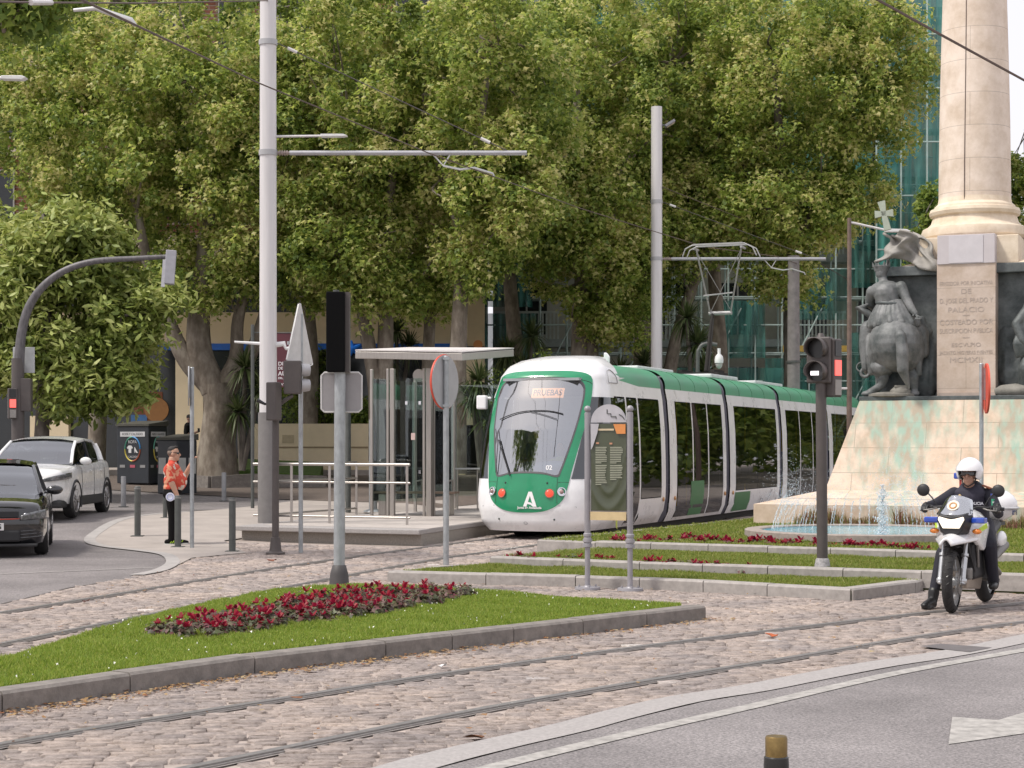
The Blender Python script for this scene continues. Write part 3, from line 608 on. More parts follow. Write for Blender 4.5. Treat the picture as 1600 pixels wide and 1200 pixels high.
# modules behind the cab
PRO = [(.15, 1.06), (.3, 1.15), (.7, 1.2), (1.3, 1.2), (2.0, 1.185), (2.6, 1.14), (2.86, 1.09)]
def patch(mb, sg, y0, y1, z0, z1, off=0.0):
    k = max(2, int((z1-z0)/.2)); mb.grid(lambda a, b: Vector((sg*(TP(PRO, z0+(z1-z0)*b)+off), y0+(y1-y0)*a, z0+(z1-z0)*b)), 2, k)
def module(y0, y1, kind):
    shell, roof = MB(), MB(); wins = []; L = y1-y0
    for sg in (-1, 1):
        patch(shell, sg, y0, y1, 2.62, 2.86); patch(shell, sg, y0, y0+.50, .15, 2.62); patch(shell, sg, y1-.28, y1, .15, 2.62)
        a, b = y0+.50, y1-.28
        if kind == 'door':
            patch(shell, sg, a, b, .15, .22); w = (b-a)/3
            for i in range(3):
                if i: patch(shell, sg, a+i*w-.05, a+i*w+.05, .22, 2.62)
                wins.append((sg, a+i*w+.05, a+(i+1)*w-.05, .22, 2.60, i == 1))
        else:
            patch(shell, sg, a, b, .15, .66); w = (b-a)/2
            for i in range(2): wins.append((sg, a+i*w+.012, a+(i+1)*w-.012, .68, 2.60, False))
    shell.add([(-1.06, y0, .15), (1.06, y0, .15), (1.06, y1, .15), (-1.06, y1, .15)], [(0, 1, 2, 3)]); shell.build('body_panel', m_twhite, tram, smooth=50)
    rings = []
    for t in np.linspace(-1, 1, 25):
        x, z = roofx(1-abs(t)); rings.append([Vector((x*(1 if t > 0 else -1) if abs(t) > 1e-6 else 0, y, z)) for y in (y0+.02, y0+.10, y0+L*.5, y1-.10, y1-.02)])
    roof.loft(rings, False, False); ro = roof.build('roof', m_troof, tram, smooth=60)
    sm = MB(); 
    for i in range(1, 4):
        pts = [Vector((roofx(1-abs(t))[0]*(1 if t > 0 else -1)*1.002, y0+L*i/4, roofx(1-abs(t))[1]+.004)) for t in np.linspace(-1, 1, 17)]; sm.tube(pts, .006, 4)
    sm.tube([(1.07, y0+.05, 2.95), (1.07, y1-.05, 2.95)], .008, 4); sm.build('roof_seam', M('seam green', (.04, .17, .09), .5), ro)
    for sg, a, b, z0, z1, dr in wins:
        g = MB(); patch(g, sg, a, b, z0, z1, .006); g.build('door_leaf' if kind == 'door' else 'window', m_tglass, tram, smooth=180)
    i_ = MB(); i_.box((0, (y0+y1)/2, .36), (2.1, L-.05, .04)); i_.box((0, (y0+y1)/2, 2.72), (1.9, L-.05, .05)); i_.build('saloon_floor', m_int, tram)
    for sg in (-1, 1):
        for yy in ((y0+1.0, y0+1.9, y0+2.9, y0+3.8) if kind != 'door' else (y0+.5, y1-.5)):
            sl_ = MB(); sl_.box((sg*.72, yy, .85), (.8, .45, .10)); sl_.box((sg*.72, yy+.205, 1.2), (.8, .08, .70)); sl_.build('seat', M('seat blue grey', (.10, .13, .17), .7), tram)
        for yy in (y0+1.2, y0+2.6, y1-1.0):
            y_ = MB(); y_.tube([(sg*.55, yy, .38), (sg*.55, yy, 2.7)], .02, 8); y_.build('grab_rail', m_yel, tram, smooth=60)
def bellows(y0, y1):
    rings = []
    for i in range(9):
        y = y0+(y1-y0)*i/8; k = .93+(.045 if i % 2 else 0)
        ring = [Vector((PRO_x*k, y, z)) for z, PRO_x in PRO]+[Vector((roofx(a)[0]*k, y, 2.86+(roofx(a)[1]-2.86)*.9)) for a in np.linspace(.1, 1, 8)]
        ring += [Vector((-v.x, v.y, v.z)) for v in ring[::-1]]; rings.append(ring)
    b = MB(); b.loft(rings, True, True); b.build('bellows', m_bell, tram, smooth=30)
ys = [LC]
bellows(4.72, 5.06); module(5.04, 9.42, 'door'); bellows(9.40, 9.76); module(9.74, 14.55, 'window'); bellows(14.53, 14.89); module(14.87, 20.2, 'door'); bellows(20.18, 20.55); module(20.53, 25.6, 'window')
rings = []                                                       # roof of the cab module
for t in np.linspace(-1, 1, 25):
    x, z = roofx(1-abs(t)); rings.append([Vector((x*(1 if t > 0 else -1)*k if abs(t) > 1e-6 else 0, y, z)) for y, k in ((2.0, .985), (3.3, .995), (LC-.02, 1.0))])
mb = MB(); mb.loft(rings, False, False); mb.build('roof', m_troof, tram, smooth=60)
mb = MB(); mb.box((0, 13.5, .14), (2.0, 23.5, .22)); mb.box((0, 2.3, .18), (1.9, 2.6, .16)); mb.build('underframe', m_dark, tram)
for yb in (2.4, 12.0, 22.5):
    for sg in (-1, 1):
        for dy in (-.8, .8):
            b_ = MB(); b_.cyl((sg*.80, yb+dy, .28), (sg*.66, yb+dy, .28), .28, .28, 20); b_.build('wheel', m_dark, tram, smooth=40)
g = MB(); patch(g, 1, 10.2, 11.6, .18, .62, .01); g.build('green_panel', M('tram panel green', (.03, .16, .05), .4), tram, smooth=180)
sg_ = MB(); sg_.tube(spline([(1.20, 12.4, .30), (1.205, 12.6, .42), (1.205, 12.75, .38), (1.2, 12.6, .30), (1.2, 12.9, .28), (1.205, 13.3, .40), (1.21, 13.7, .62)], 6), .010, 5); sg_.build('graffiti_line', m_gline, tram)
g = MB(); patch(g, 1, 6.55, 7.55, .22, .95, .009); g.build('door_green_reflection', MATS['tram panel green'], tram, smooth=180)  # green reflection on the lower middle pane, laid on as a coloured patch
for y_ in (5.8, 10.4, 16.0):
    mb = MB(); mb.box((1.165, y_, 1.5), (.01, .5, .42), ry=R(-2)); mb.build('notice_sheet', M('notice white', (.55, .56, .58), .6), tram)
    mb = MB(); mb.box((1.172, y_, 1.6), (.008, .34, .05)); mb.box((1.172, y_-.05, 1.5), (.008, .24, .03)); mb.box((1.172, y_, 1.42), (.008, .34, .03)); mb.build('notice_print', m_gline, tram)
for y_ in (4.6, 5.4, 9.3, 10.0):
    mb = MB(); mb.sph((1.2, y_, .62), (.02, .05, .05), 8); mb.build('side_lamp', M('side lamp amber', (.55, .28, .10), .3), tram, smooth=180)
# cab interior and the roof gear
mb = MB(); mb.grid(lambda a, b: Vector(((b*2-1)*.95, .75+.9*a+.35*abs(b*2-1)**2, 1.42-.35*(1-a)**2)), 8, 16); mb.box((0, .9, .7), (1.8, .4, .7)); mb.build('dashboard', m_dash, tram, smooth=60)
mb = MB(); mb.box((0, 2.25, 1.5), (2.0, .05, 2.3)); mb.build('cab_bulkhead', m_int, tram)
mb = MB(); mb.box((0, 1.5, 2.93), (1.5, 1.4, .05)); mb.build('cab_ceiling', m_int, tram)
mb = MB(); mb.box((.05, 1.95, 1.35), (.5, .12, .9)); mb.box((.05, 1.7, .9), (.5, .5, .12)); mb.build('driver_seat', MATS['seat blue grey'], tram, bevel=.04)
for c_, d_ in (((-.25, 7.3, 3.34), (.9, 2.6, .12)), ((.2, 11.5, 3.33), (.8, 2.4, .10)), ((0, 16.5, 3.33), (.9, 3.0, .10))):
    mb = MB(); mb.box(c_, d_); mb.build('roof_equipment', M('roof box white', (.6, .62, .62), .5), tram, bevel=.03)
mb = MB(); mb.prism([(0, 0), (.12, 0), (.12, .18), (.06, .26), (0, .26)], 0, .06, Matrix.Translation((.35, 3.4, 3.28)) @ Matrix.Rotation(R(90), 4, 'X')); mb.build('aerial_fin', m_twhite, tram, bevel=.02)
# pantograph: low frame, black lower arm, alloy upper frame, twin heads with horns
yp = 11.5; pan = MB(); pan.box((0, yp, 3.42), (1.1, .9, .05)); pan.box((.4, yp, 3.47), (.1, .9, .08)); pan.box((-.4, yp, 3.47), (.1, .9, .08))
pg = pan.build('pantograph', m_dark, tram)
a = MB(); a.tube([(0, yp+.45, 3.5), (0, yp+1.05, 4.95)], [.055, .045], 10); a.tube([(.12, yp+.3, 3.5), (.05, yp+.95, 4.8)], .02, 6); a.build('lower_arm', m_dark, pg, smooth=60)
m_alu = M('pantograph alloy', (.36, .36, .355), .5, .4, var=.15)
a = MB(); kn = Vector((0, yp+1.05, 4.95)); zt = 6.42
for s_ in (-1, 1): a.tube([kn+Vector((s_*.32, 0, 0)), Vector((s_*(.34 if s_ < 0 else 1.05)-.05, yp, zt))], .026, 8)
a.tube([kn+Vector((-.36, 0, 0)), kn+Vector((.36, 0, 0))], .05, 8); a.tube([kn+Vector((-.3, 0, .05)), Vector((1.0, yp, zt-.03))], .010, 5); a.tube([kn+Vector((.3, 0, .1)), Vector((-.35, yp, zt-.1))], .010, 5); a.tube([Vector((-.37, yp+.6, 5.35)), Vector((.55, yp+.55, 5.40))], .02, 6)
q = a.build('upper_frame', m_alu, pg, smooth=60); q.scale.x = .8; q.location.x = .197
a = MB()
for dy in (-.18, .18):
    a.tube([(-.75, yp+dy, zt-.18), (-.66, yp+dy, zt+.0), (-.45, yp+dy, zt+.08), (1.15, yp+dy, zt+.08), (1.4, yp+dy, zt-.02), (1.52, yp+dy, zt-.22)], .018, 7)
    a.box((.35, yp+dy, zt+.09), (1.5, .05, .04))
a.tube([(-.4, yp-.2, zt), (-.4, yp+.2, zt)], .03, 6); a.tube([(1.05, yp-.2, zt), (1.05, yp+.2, zt)], .03, 6); q = a.build('collector_head', m_alu, pg, smooth=60); q.scale.x = .8; q.location.x = .197
# ================================================================== STOP: platform, shelter, railing
m_plat = M('platform paving', (.44, .40, .37), .85, var=.12, scale=2.5, bump=.15)
plat = thing('tram_platform', 'low grey granite tram platform with overhanging slab edge', 'platform', (0, 0, 0))
edge = [Vector((-4.95, 32.05, 0)), Vector((-1.58, 30.5, 0)), F(-1.30, 1.2), F(-1.30, 22), F(-5.3, 22), F(-5.0, 1.2)]
pp = [(p.x, p.y) for p in edge]; cx_, cy_ = sum(p[0] for p in pp)/6, sum(p[1] for p in pp)/6
pin = [(x+(cx_-x)*.02, y+(cy_-y)*.012+.03) for x, y in pp]
mb = MB(); mb.prism(pin, -.05, .185); mb.build('base', M('speckled granite', (.27, .245, .215), .85, var=.3, scale=60, bump=.1), plat)
mb = MB(); mb.prism(pp, .187, .268); mb.build('edge_slab', m_gran, plat, bevel=.012)
pi2 = [(x+(cx_-x)*.09, y+(cy_-y)*.05) for x, y in pp]; mb = MB(); mb.prism(pi2, .26, .274); mb.build('paving', m_plat, plat)
m_steel = M('brushed shelter steel', (.42, .39, .36), .35, .75, var=.12, scale=3, stretch=(30, 30, 1)); m_sg = glass('shelter glass', (.86, .93, .9), .02, .01)
sh = thing('tram_shelter', 'glass and steel tram shelter with thin wide roof on the platform', 'shelter', F(-3.2, 2.85, .27), -TH)
def rel(p): dx, dy = p.x-F(-3.2, 2.85).x, p.y-F(-3.2, 2.85).y; return Vector((dx*math.cos(TH)-dy*math.sin(TH), dx*math.sin(TH)+dy*math.cos(TH), p.z-.27))
Ar, Br, Cr = rel(D(555, 549, 34.9)), rel(D(722, 552, 34.0)), rel(D(803, 546, 36.3)); Dr = rel(D(640, 545, 37.2))
mb = MB(); q = [Ar, Br, Cr, Dr]; mb.add(q+[p-Vector((0, 0, .14)) for p in q], [(0, 1, 2, 3), (7, 6, 5, 4)]+[(i, (i+1) % 4, (i+1) % 4+4, i+4) for i in range(4)]); mb.build('roof', m_steel, sh, bevel=.01)
mb = MB(); q2 = [p+Vector((0, 0, .015)) for p in q]; mb.add([p+Vector((0, 0, .02)) for p in q2]+q2, [(0, 1, 2, 3), (7, 6, 5, 4)]+[(i, (i+1) % 4, (i+1) % 4+4, i+4) for i in range(4)]); mb.build('roof_top', M('roof top white', (.62, .58, .56), .6), sh)
def zroof(x, y): return 3.1
for x, y, w in ((0, 0, .11), (-.12, .0, .05), (.05, .10, .05), (-.80, -.05, .09), (-.92, -.03, .05), (-1.30, .0, .06), (0, 4.2, .11), (-1.3, 4.2, .08), (-1.3, 2.1, .06)):
    mb = MB(); mb.box((x, y, 1.50), (w, w*.9, 3.0)); mb.build('post', m_steel, sh, bevel=.006)
for pts in (((-.74, -.02), (-.06, .02)), ((-1.28, 0), (-.98, 0)), ((-1.3, .06), (-1.3, 2.06)), ((-1.3, 2.14), (-1.3, 4.14)), ((-.06, 4.2), (-1.26, 4.2))):
    (x0, y0), (x1, y1) = pts; mb = MB(); mb.bar((x0, y0, 1.55), (x1, y1, 1.55), .012, 2.5); mb.build('glass_panel', m_sg, sh)
mb = MB(); mb.box((-.35, .02, 1.7), (.008, .02, .0)) if False else None
for x, z in ((-.5, .9), (-.5, 2.3), (-.2, .9), (-.2, 2.3)):
    mb = MB(); mb.box((x, -.03, z), (.05, .02, .07)); mb.build('clamp', m_chrome, sh)
mb = MB(); mb.box((-.35, -.03, 1.62), (.09, .004, .14)); mb.build('sticker', M('sticker', (.6, .45, .42), .6), sh)
mb = MB(); mb.disc((-.28, .3, 2.86), (0, -1, 0), .13, 20, .22); mb.build('round_lamp', m_steel, sh, smooth=40)
bn = thing('bench', 'wooden slat bench with steel arm loops inside the tram shelter', 'bench', F(-3.3, 3.4, .27), -TH+R(12))
for i in range(5):
    mb = MB(); mb.box((-.42+.6*0, -.16+i*.095, .47), (1.7, .08, .04)); mb.build('slat', M('weathered bench wood', (.27, .20, .15), .7, var=.2, stretch=(2, 30, 30)), bn)
for x in (-1.1, .25):
    mb = MB(); mb.box((x, .03, .22), (.16, .40, .44)); mb.build('leg', m_steel, bn, bevel=.01)
for x in (-.95, -.35, .30):
    mb = MB(); mb.tube([(x, -.2, .5), (x-.05, -.2, .70), (x+.0, .2, .72), (x, .22, .5)], .018, 8); mb.build('armrest', m_steel, bn, smooth=60)
rl = thing('railing', 'stainless steel three bar railing along the near platform end', 'railing', (0, 0, 0))
ra, rb = P(405, 816, .27), P(636, 820.5, .27); rc = ra+(F(0, 4)-F(0, 0))
for p in (ra, ra.lerp(rb, .225), ra.lerp(rb, .485), rb, rc):
    mb = MB(); mb.box((p.x, p.y, .27+.54), (.045, .045, 1.08)); mb.build('post', m_steel, rl)
for z in (1.36, 1.03, .40):
    mb = MB(); d = (rb-ra).normalized()*.06; mb.tube([Vector((ra.x, ra.y, z))-d*2, Vector((rb.x, rb.y, z))+d], .028 if z > 1.3 else .02, 10); mb.tube([Vector((ra.x, ra.y, z)), Vector((rc.x, rc.y, z))], .02, 8); mb.build('rail', m_steel, rl, smooth=60)
# ================================================================== MONUMENT
def stone(name, cols, block=(1.05, .42), stain=None, rough=.8, mortar=.006):
    """pale ashlar: block joints, mottling, optional green copper runs below the bronzes"""
    m, N, L, b = node_mat(name); tc = N.new('ShaderNodeTexCoord'); mp = N.new('ShaderNodeMapping'); mp.inputs['Rotation'].default_value = (R(90), 0, 0); L.new(tc.outputs['Object'], mp.inputs[0])
    br = N.new('ShaderNodeTexBrick'); br.inputs['Scale'].default_value = 1; br.inputs['Brick Width'].default_value = block[0]; br.inputs['Row Height'].default_value = block[1]
    br.inputs['Mortar Size'].default_value = mortar; br.inputs['Mortar Smooth'].default_value = .2; br.inputs['Color1'].default_value = tuple(cols[0])+(1,); br.inputs['Color2'].default_value = tuple(cols[1])+(1,); br.inputs['Mortar'].default_value = tuple(c*.55 for c in cols[0])+(1,)
    L.new(mp.outputs[0], br.inputs['Vector']); n1 = N.new('ShaderNodeTexNoise'); n1.inputs['Scale'].default_value = 2.2; n1.inputs['Detail'].default_value = 8; n1.inputs['Roughness'].default_value = .7; L.new(tc.outputs['Object'], n1.inputs['Vector'])
    r1 = N.new('ShaderNodeValToRGB'); e = r1.color_ramp.elements; e[0].position = .33; e[0].color = (.80, .74, .66, 1); e[1].position = .62; e[1].color = (1.06, 1.04, 1.02, 1); L.new(n1.outputs[0], r1.inputs[0])
    mu = N.new('ShaderNodeMixRGB'); mu.blend_type = 'MULTIPLY'; mu.inputs[0].default_value = 1; L.new(br.outputs[0], mu.inputs[1]); L.new(r1.outputs[0], mu.inputs[2]); last = mu.outputs[0]
    if stain:
        sx = N.new('ShaderNodeSeparateXYZ'); L.new(tc.outputs['Object'], sx.inputs[0])
        m2 = N.new('ShaderNodeMapping'); m2.inputs['Scale'].default_value = (4.8, 4.8, .05); L.new(tc.outputs['Object'], m2.inputs[0])
        n2 = N.new('ShaderNodeTexNoise'); n2.inputs['Scale'].default_value = 1.3; n2.inputs['Detail'].default_value = 4; n2.inputs['Roughness'].default_value = .5; L.new(m2.outputs[0], n2.inputs['Vector'])
        zz = N.new('ShaderNodeMapRange'); zz.inputs[1].default_value = .5; zz.inputs[2].default_value = 2.6; zz.inputs[3].default_value = -.16; zz.inputs[4].default_value = .20; L.new(sx.outputs['Z'], zz.inputs[0])
        tot = zz.outputs[0]
        for c0, wd, amp in stain:                                  # runs gather below the bronze groups
            a = N.new('ShaderNodeMath'); a.operation = 'SUBTRACT'; a.inputs[1].default_value = c0; L.new(sx.outputs['X'], a.inputs[0])
            q = N.new('ShaderNodeMath'); q.operation = 'ABSOLUTE'; L.new(a.outputs[0], q.inputs[0])
            mr = N.new('ShaderNodeMapRange'); mr.inputs[1].default_value = wd; mr.inputs[2].default_value = wd*.35; mr.inputs[3].default_value = 0; mr.inputs[4].default_value = amp; L.new(q.outputs[0], mr.inputs[0])
            s_ = N.new('ShaderNodeMath'); s_.operation = 'ADD'; L.new(tot, s_.inputs[0]); L.new(mr.outputs[0], s_.inputs[1]); tot = s_.outputs[0]
        ad = N.new('ShaderNodeMath'); ad.operation = 'ADD'; L.new(n2.outputs[0], ad.inputs[0]); L.new(tot, ad.inputs[1])
        r2 = N.new('ShaderNodeValToRGB'); e = r2.color_ramp.elements; e[0].position = .50; e[0].color = (0, 0, 0, 1); e[1].position = .84; e[1].color = (.85, .85, .85, 1); L.new(ad.outputs[0], r2.inputs[0])
        n3 = N.new('ShaderNodeTexNoise'); n3.inputs['Scale'].default_value = 1.6; n3.inputs['Detail'].default_value = 3; L.new(m2.outputs[0], n3.inputs['Vector'])
        r3 = N.new('ShaderNodeValToRGB'); e = r3.color_ramp.elements; e[0].position = .4; e[0].color = (.28, .44, .36, 1); e[1].position = .60; e[1].color = (.36, .32, .245, 1); L.new(n3.outputs[0], r3.inputs[0])
        m3 = N.new('ShaderNodeMixRGB'); L.new(r2.outputs[0], m3.inputs[0]); L.new(last, m3.inputs[1]); L.new(r3.outputs[0], m3.inputs[2]); last = m3.outputs[0]
    L.new(last, b.inputs['Base Color']); b.inputs['Roughness'].default_value = rough
    bp = N.new('ShaderNodeBump'); bp.inputs['Strength'].default_value = .3; bp.inputs['Distance'].default_value = .02; L.new(n1.outputs[0], bp.inputs['Height']); L.new(bp.outputs[0], b.inputs['Normal']); return m
m_plinth = stone('plinth limestone', ((.62, .51, .415), (.67, .555, .455)), (1.3, .46), [(-1.0, .60, .34), (1.1, .7, .30), (-1.75, .5, .17)])
m_shaft = stone('shaft limestone', ((.70, .61, .53), (.72, .63, .55)), (3.9, .62), mortar=.004)
m_die = stone('die limestone', ((.72, .635, .51), (.70, .615, .50)), (4, 4), mortar=.001)
m_panel = stone('inscription limestone', ((.52, .44, .385), (.55, .465, .405)), (4, .62), mortar=.003)
m_marble = M('lilac marble', (.52, .48, .49), .5, var=.06, scale=3)
m_bronze = M('weathered bronze', (.115, .125, .125), .55, .35, var=.35, scale=3.5, bump=.25, bscale=14, dirt=(.045, .055, .055))
m_bronze2 = M('statue bronze', (.19, .192, .192), .6, .25, var=.30, scale=3.0, bump=.45, bscale=9, dirt=(.055, .065, .063))
MX, MY, MZ = 8.83, 34.2, .285
mon = thing('monument', 'tall pale stone column monument on a stained battered plinth behind the fountain', 'monument', (MX, MY, MZ), -TH)
def sqring(w, d, z, y0=0): return [Vector((-w, -d+y0, z)), Vector((w, -d+y0, z)), Vector((w, d+y0, z)), Vector((-w, d+y0, z))]
mb = MB(); mb.loft([sqring(3.5, 3.2, -.1), sqring(3.5, 3.2, .36), sqring(2.44, 2.15, .60)]); mb.build('base_step', m_plinth, mon)
mb = MB(); mb.loft([sqring(2.42, 2.12, .598), sqring(1.92, 1.42, 2.26)]); mb.build('plinth', m_plinth, mon)
mb = MB(); mb.loft([sqring(1.94, 1.38, 2.262), sqring(1.94, 1.38, 2.34)]); mb.build('bronze_ledge', m_bronze, mon, bevel=.01)
mb = MB(); mb.box((0, 0, 3.48), (3.3, 1.55, 2.28)); mb.build('bronze_relief_block', m_bronze, mon)
mb = MB(); mb.box((0, 0, 4.70), (3.0, 2.06, .18)); mb.build('bronze_cornice', m_bronze, mon, bevel=.015)
mb = MB(); mb.box((-.0, 0, 3.52), (1.06, 2.36, 2.54)); mb.box((0, 0, 2.245), (1.08, 2.56, .06)); mb.build('inscription_pier', m_panel, mon, bevel=.006)
mb = MB(); mb.box((.02, -1.19, 2.35), (1.02, .03, .10)); mb.build('pier_foot', M('pier foot stone', (.40, .33, .28), .8), mon)
mb = MB(); mb.box((0, 0, 5.06), (1.82, 1.82, .52)); mb.build('die', m_die, mon, bevel=.015)
mb = MB(); mb.box((0, -.62, 5.05), (1.04, 1.16, .54)); mb.build('marble_block', m_marble, mon, bevel=.008)
mb = MB(); mb.box((.0, -1.205, 5.05), (.62, .012, .50)); mb.build('marble_tablet', M('lilac marble tablet', (.56, .53, .55), .45, var=.06), mon)
mb = MB(); mb.lathe([(0, 5.33), (.93, 5.33), (.985, 5.38), (1.0, 5.46), (.97, 5.54), (.88, 5.58), (.82, 5.64), (.79, 5.73), (.78, 5.76), (.83, 5.79), (.85, 5.85), (.83, 5.91), (.76, 5.93), (.75, 5.97), (.69, 6.02), (.672, 6.12)], 48); mb.build('column_base', m_die, mon, smooth=35)
mb = MB(); mb.lathe([(.672, 6.115), (.667, 6.7), (.655, 7.6), (.63, 8.7), (.60, 9.8), (.57, 11), (.55, 12.2), (0, 12.25)], 48); mb.build('column_shaft', m_shaft, mon, smooth=60)
mb = MB(); mb.tube([(-.10, -.672, 6.0), (-.10, -.668, 6.7), (-.09, -.652, 7.6), (-.08, -.628, 8.7), (-.075, -.598, 9.8), (-.07, -.568, 11)], .008, 5); mb.build('lightning_wire', M('wire dark', (.10, .07, .06), .7), mon)
m_ins = M('worn inscription', (.42, .35, .305), .8, var=.2)
yy = -1.184
for txt, z, s_ in (('ERIGIDOR POR INICIATIVA', 4.42, .105), ('DE', 4.27, .13), ('D. JOSE DEL PRADO Y', 4.10, .125), ('PALACIO', 3.93, .13), ('COSTEADO POR', 3.70, .135), ('SUSCRIPCION PVBLICA', 3.54, .12), ('ESCVLPIO', 3.28, .10), ('JACINTO HIGVERAS FVENTES', 3.14, .085), ('MCMXII', 3.0, .14)):
    t = text(txt, s_, m_ins, mon, (0, yy, z), (R(90), 0, 0), name='inscription', ext=.001); w = t.dimensions.x
    wd = max((v.co.x for v in t.data.vertices), default=.5)-min((v.co.x for v in t.data.vertices), default=-.5)
    t.scale = (min(1.25, (.96 if len(txt) > 15 else .30+.055*len(txt))/max(wd, .01)), 1, 1)
for z in (3.83, 3.42):
    mb = MB(); mb.box((0, yy, z), (.12, .004, .012)); mb.build('inscription_rule', m_ins, mon)
# rugged relief on the wing panels (bronze folds  out of the block)
for sg in (-1, 1):
    mb = MB(); rr_ = random.Random(5+sg)
    for i in range(34):
        x = sg*rr_.uniform(.62, 1.6); z = rr_.uniform(2.4, 3.7); mb.sph((x, -.80+.10*(z-2.3)/2, z), (rr_.uniform(.08, .28), .10, rr_.uniform(.1, .35)), 8)
    for i in range(8): mb.tube([(sg*(.7+i*.11), -.79, 2.36), (sg*(.68+i*.12), -.86, 2.8), (sg*(.66+i*.10), -.78, 3.4)], [.09, .07, .03], 7)
    mb.sculpt('bronze_relief', m_bronze, mon, .035, 4)
# broken stone shreds on the cornice
for x, y, s1 in ((-.95, -.82, .32), (.95, -.82, .36)):
    mb = MB(); mb.loft([[Vector((x-s1, y-.1, 4.79)), Vector((x+s1, y-.12, 4.79)), Vector((x+s1, y+.5, 4.79)), Vector((x-s1, y+.5, 4.79))], [Vector((x-s1*.3, y, 4.86)), Vector((x+s1*.2, y+.05, 4.87)), Vector((x+s1*.4, y+.5, 4.86)), Vector((x-s1*.2, y+.5, 4.88))]]); mb.build('stone_fragment', m_die, mon)
# ------------------------------------------------------------------ equestrian bronze, seen from behind (thing of its own, stands on the ledge)
st = thing('equestrian_statue', 'bronze crowned rider on horseback seen from behind on the plinth ledge', 'statue', Vector((MX, MY, MZ+2.34))+Matrix.Rotation(-TH, 3, 'Z') @ Vector((-1.33, -1.12, 0)), -TH); st.scale = (.92, .92, .92)
# local: x right, -y towards the viewer, z up; horse faces +y and a little to the right
mb = MB()
mb.sph((.04, -.06, 1.06), (.56, .56, .58), 20); mb.sph((-.20, .02, .98), (.36, .46, .50), 14); mb.sph((.28, .04, .98), (.34, .46, .50), 14)       # haunches
mb.sph((.05, .62, 1.22), (.42, .60, .46), 14); mb.sph((.12, 1.2, 1.34), (.36, .42, .46), 12)                                     # barrel, chest
mb.chain([(.12, 1.4, 1.55), (.18, 1.72, 1.9), (.2, 2.02, 2.02)], [.26, .2, .15])
mb.limb((.2, 2.0, 2.02), (.24, 2.36, 1.72), .15, .09)                                                                              # head
mb.chain([(-.22, .02, .92), (-.30, .12, .62), (-.18, -.14, .40), (-.22, -.12, .24), (-.50, -.04, .07)], [.33, .20, .11, .085, .085])       # near hind leg, hock back
mb.sph((-.52, -.06, .06), (.15, .13, .07), 10)
mb.chain([(.30, .05, .92), (.36, .16, .60), (.40, -.05, .38), (.40, .02, .10)], [.32, .19, .11, .08]); mb.sph((.40, .0, .06), (.12, .14, .07), 10)
mb.chain([(-.16, 1.2, 1.05), (-.22, 1.42, .72), (-.2, 1.3, .42)], [.18, .11, .08]); mb.chain([(.3, 1.2, 1.05), (.34, 1.2, .55), (.34, 1.2, .1)], [.18, .11, .08])
horse = mb.sculpt('horse', m_bronze2, st, .022, 4)
mb = MB()
mb.chain([(.16, -.46, 1.34), (.24, -.62, 1.20), (.28, -.66, .88), (.28, -.60, .52), (.38, -.48, .16)], [.07, .11, .13, .12, .03], 10); mb.sculpt('tail', m_bronze2, st, .02, 4)
mb = MB()                                                                                                                           # saddle cloth and caparison folds
for x0, x1, z1 in ((-.52, -.46, .50), (-.50, -.30, .30), (-.44, -.16, .42), (.46, .50, .46)):
    mb.chain([(x0, .1, 1.30), ((x0+x1)/2, -.05, .85), (x1, -.02, z1)], [.10, .09, .07], 8)
mb.sph((-.03, .16, 1.46), (.50, .42, .22), 12); mb.sph((-.22, -.10, .60), (.26, .26, .22), 12)
mb.sculpt('caparison', m_bronze2, st, .022, 4)
mb = MB()                                                                                                                           # rider, leaning to the left, back to us
mb.chain([(-.02, .10, 1.52), (-.10, .04, 1.85), (-.16, .02, 2.12)], [.33, .24, .26], 14); mb.sph((-.17, .02, 2.18), (.34, .20, .20), 14)
mb.limb((-.20, .06, 2.28), (-.27, .10, 2.48), .10, .09); mb.sph((-.28, .10, 2.56), (.125, .14, .16), 12)
mb.chain([(.14, .0, 2.24), (.26, -.06, 1.98), (.38, -.12, 1.76), (.46, -.16, 1.66)], [.12, .095, .08, .06])                    # right arm down to the sword hilt
mb.chain([(-.46, .04, 2.16), (-.54, .22, 1.94), (-.42, .40, 1.8)], [.12, .10, .08])
mb.chain([(-.20, .12, 1.50), (-.55, .18, 1.40), (-.62, .12, 1.05), (-.60, .06, .66)], [.22, .19, .13, .085]); mb.limb((-.60, .06, .60), (-.62, .30, .52), .08, .06)   # left leg
mb.chain([(.2, .12, 1.50), (.5, .2, 1.3), (.56, .2, .9)], [.2, .17, .12])
mb.sculpt('rider', m_bronze2, st, .018, 3)
mb = MB()                                                                                                                           # tunic skirt with folds
for i in range(15):
    a = math.pi*(.98+1.04*i/14); x, y = .44*math.cos(a), .36*math.sin(a); mb.chain([(-.06+x*.5, .05+y*.5, 1.92), (-.04+x*.85, .06+y*.95, 1.66), (-.01+x*1.12, .06+y*1.18, 1.44+.04*(i % 2))], [.075, .085, .06+.02*(i % 2)], 7)
mb.sculpt('tunic', m_bronze2, st, .018, 2)
mb = MB(); mb.torus((-.09, .035, 1.90), (.1, 0, 1), .27, .03, 28, 6); mb.build('belt', m_bronze, st, smooth=60)
mb = MB(); mb.lathe([(.135, -.05), (.15, .0), (.16, .06), (.15, .07), (.13, .0), (.12, -.05)], 24, (-.28, .10, 2.62))
for i in range(6):
    a = i*math.pi/3; mb.tube([(-.28+.15*math.cos(a), .10+.15*math.sin(a), 2.67), (-.28+.18*math.cos(a), .10+.18*math.sin(a), 2.77)], [.035, .006], 6)
mb.build('crown', m_bronze2, st, smooth=40)
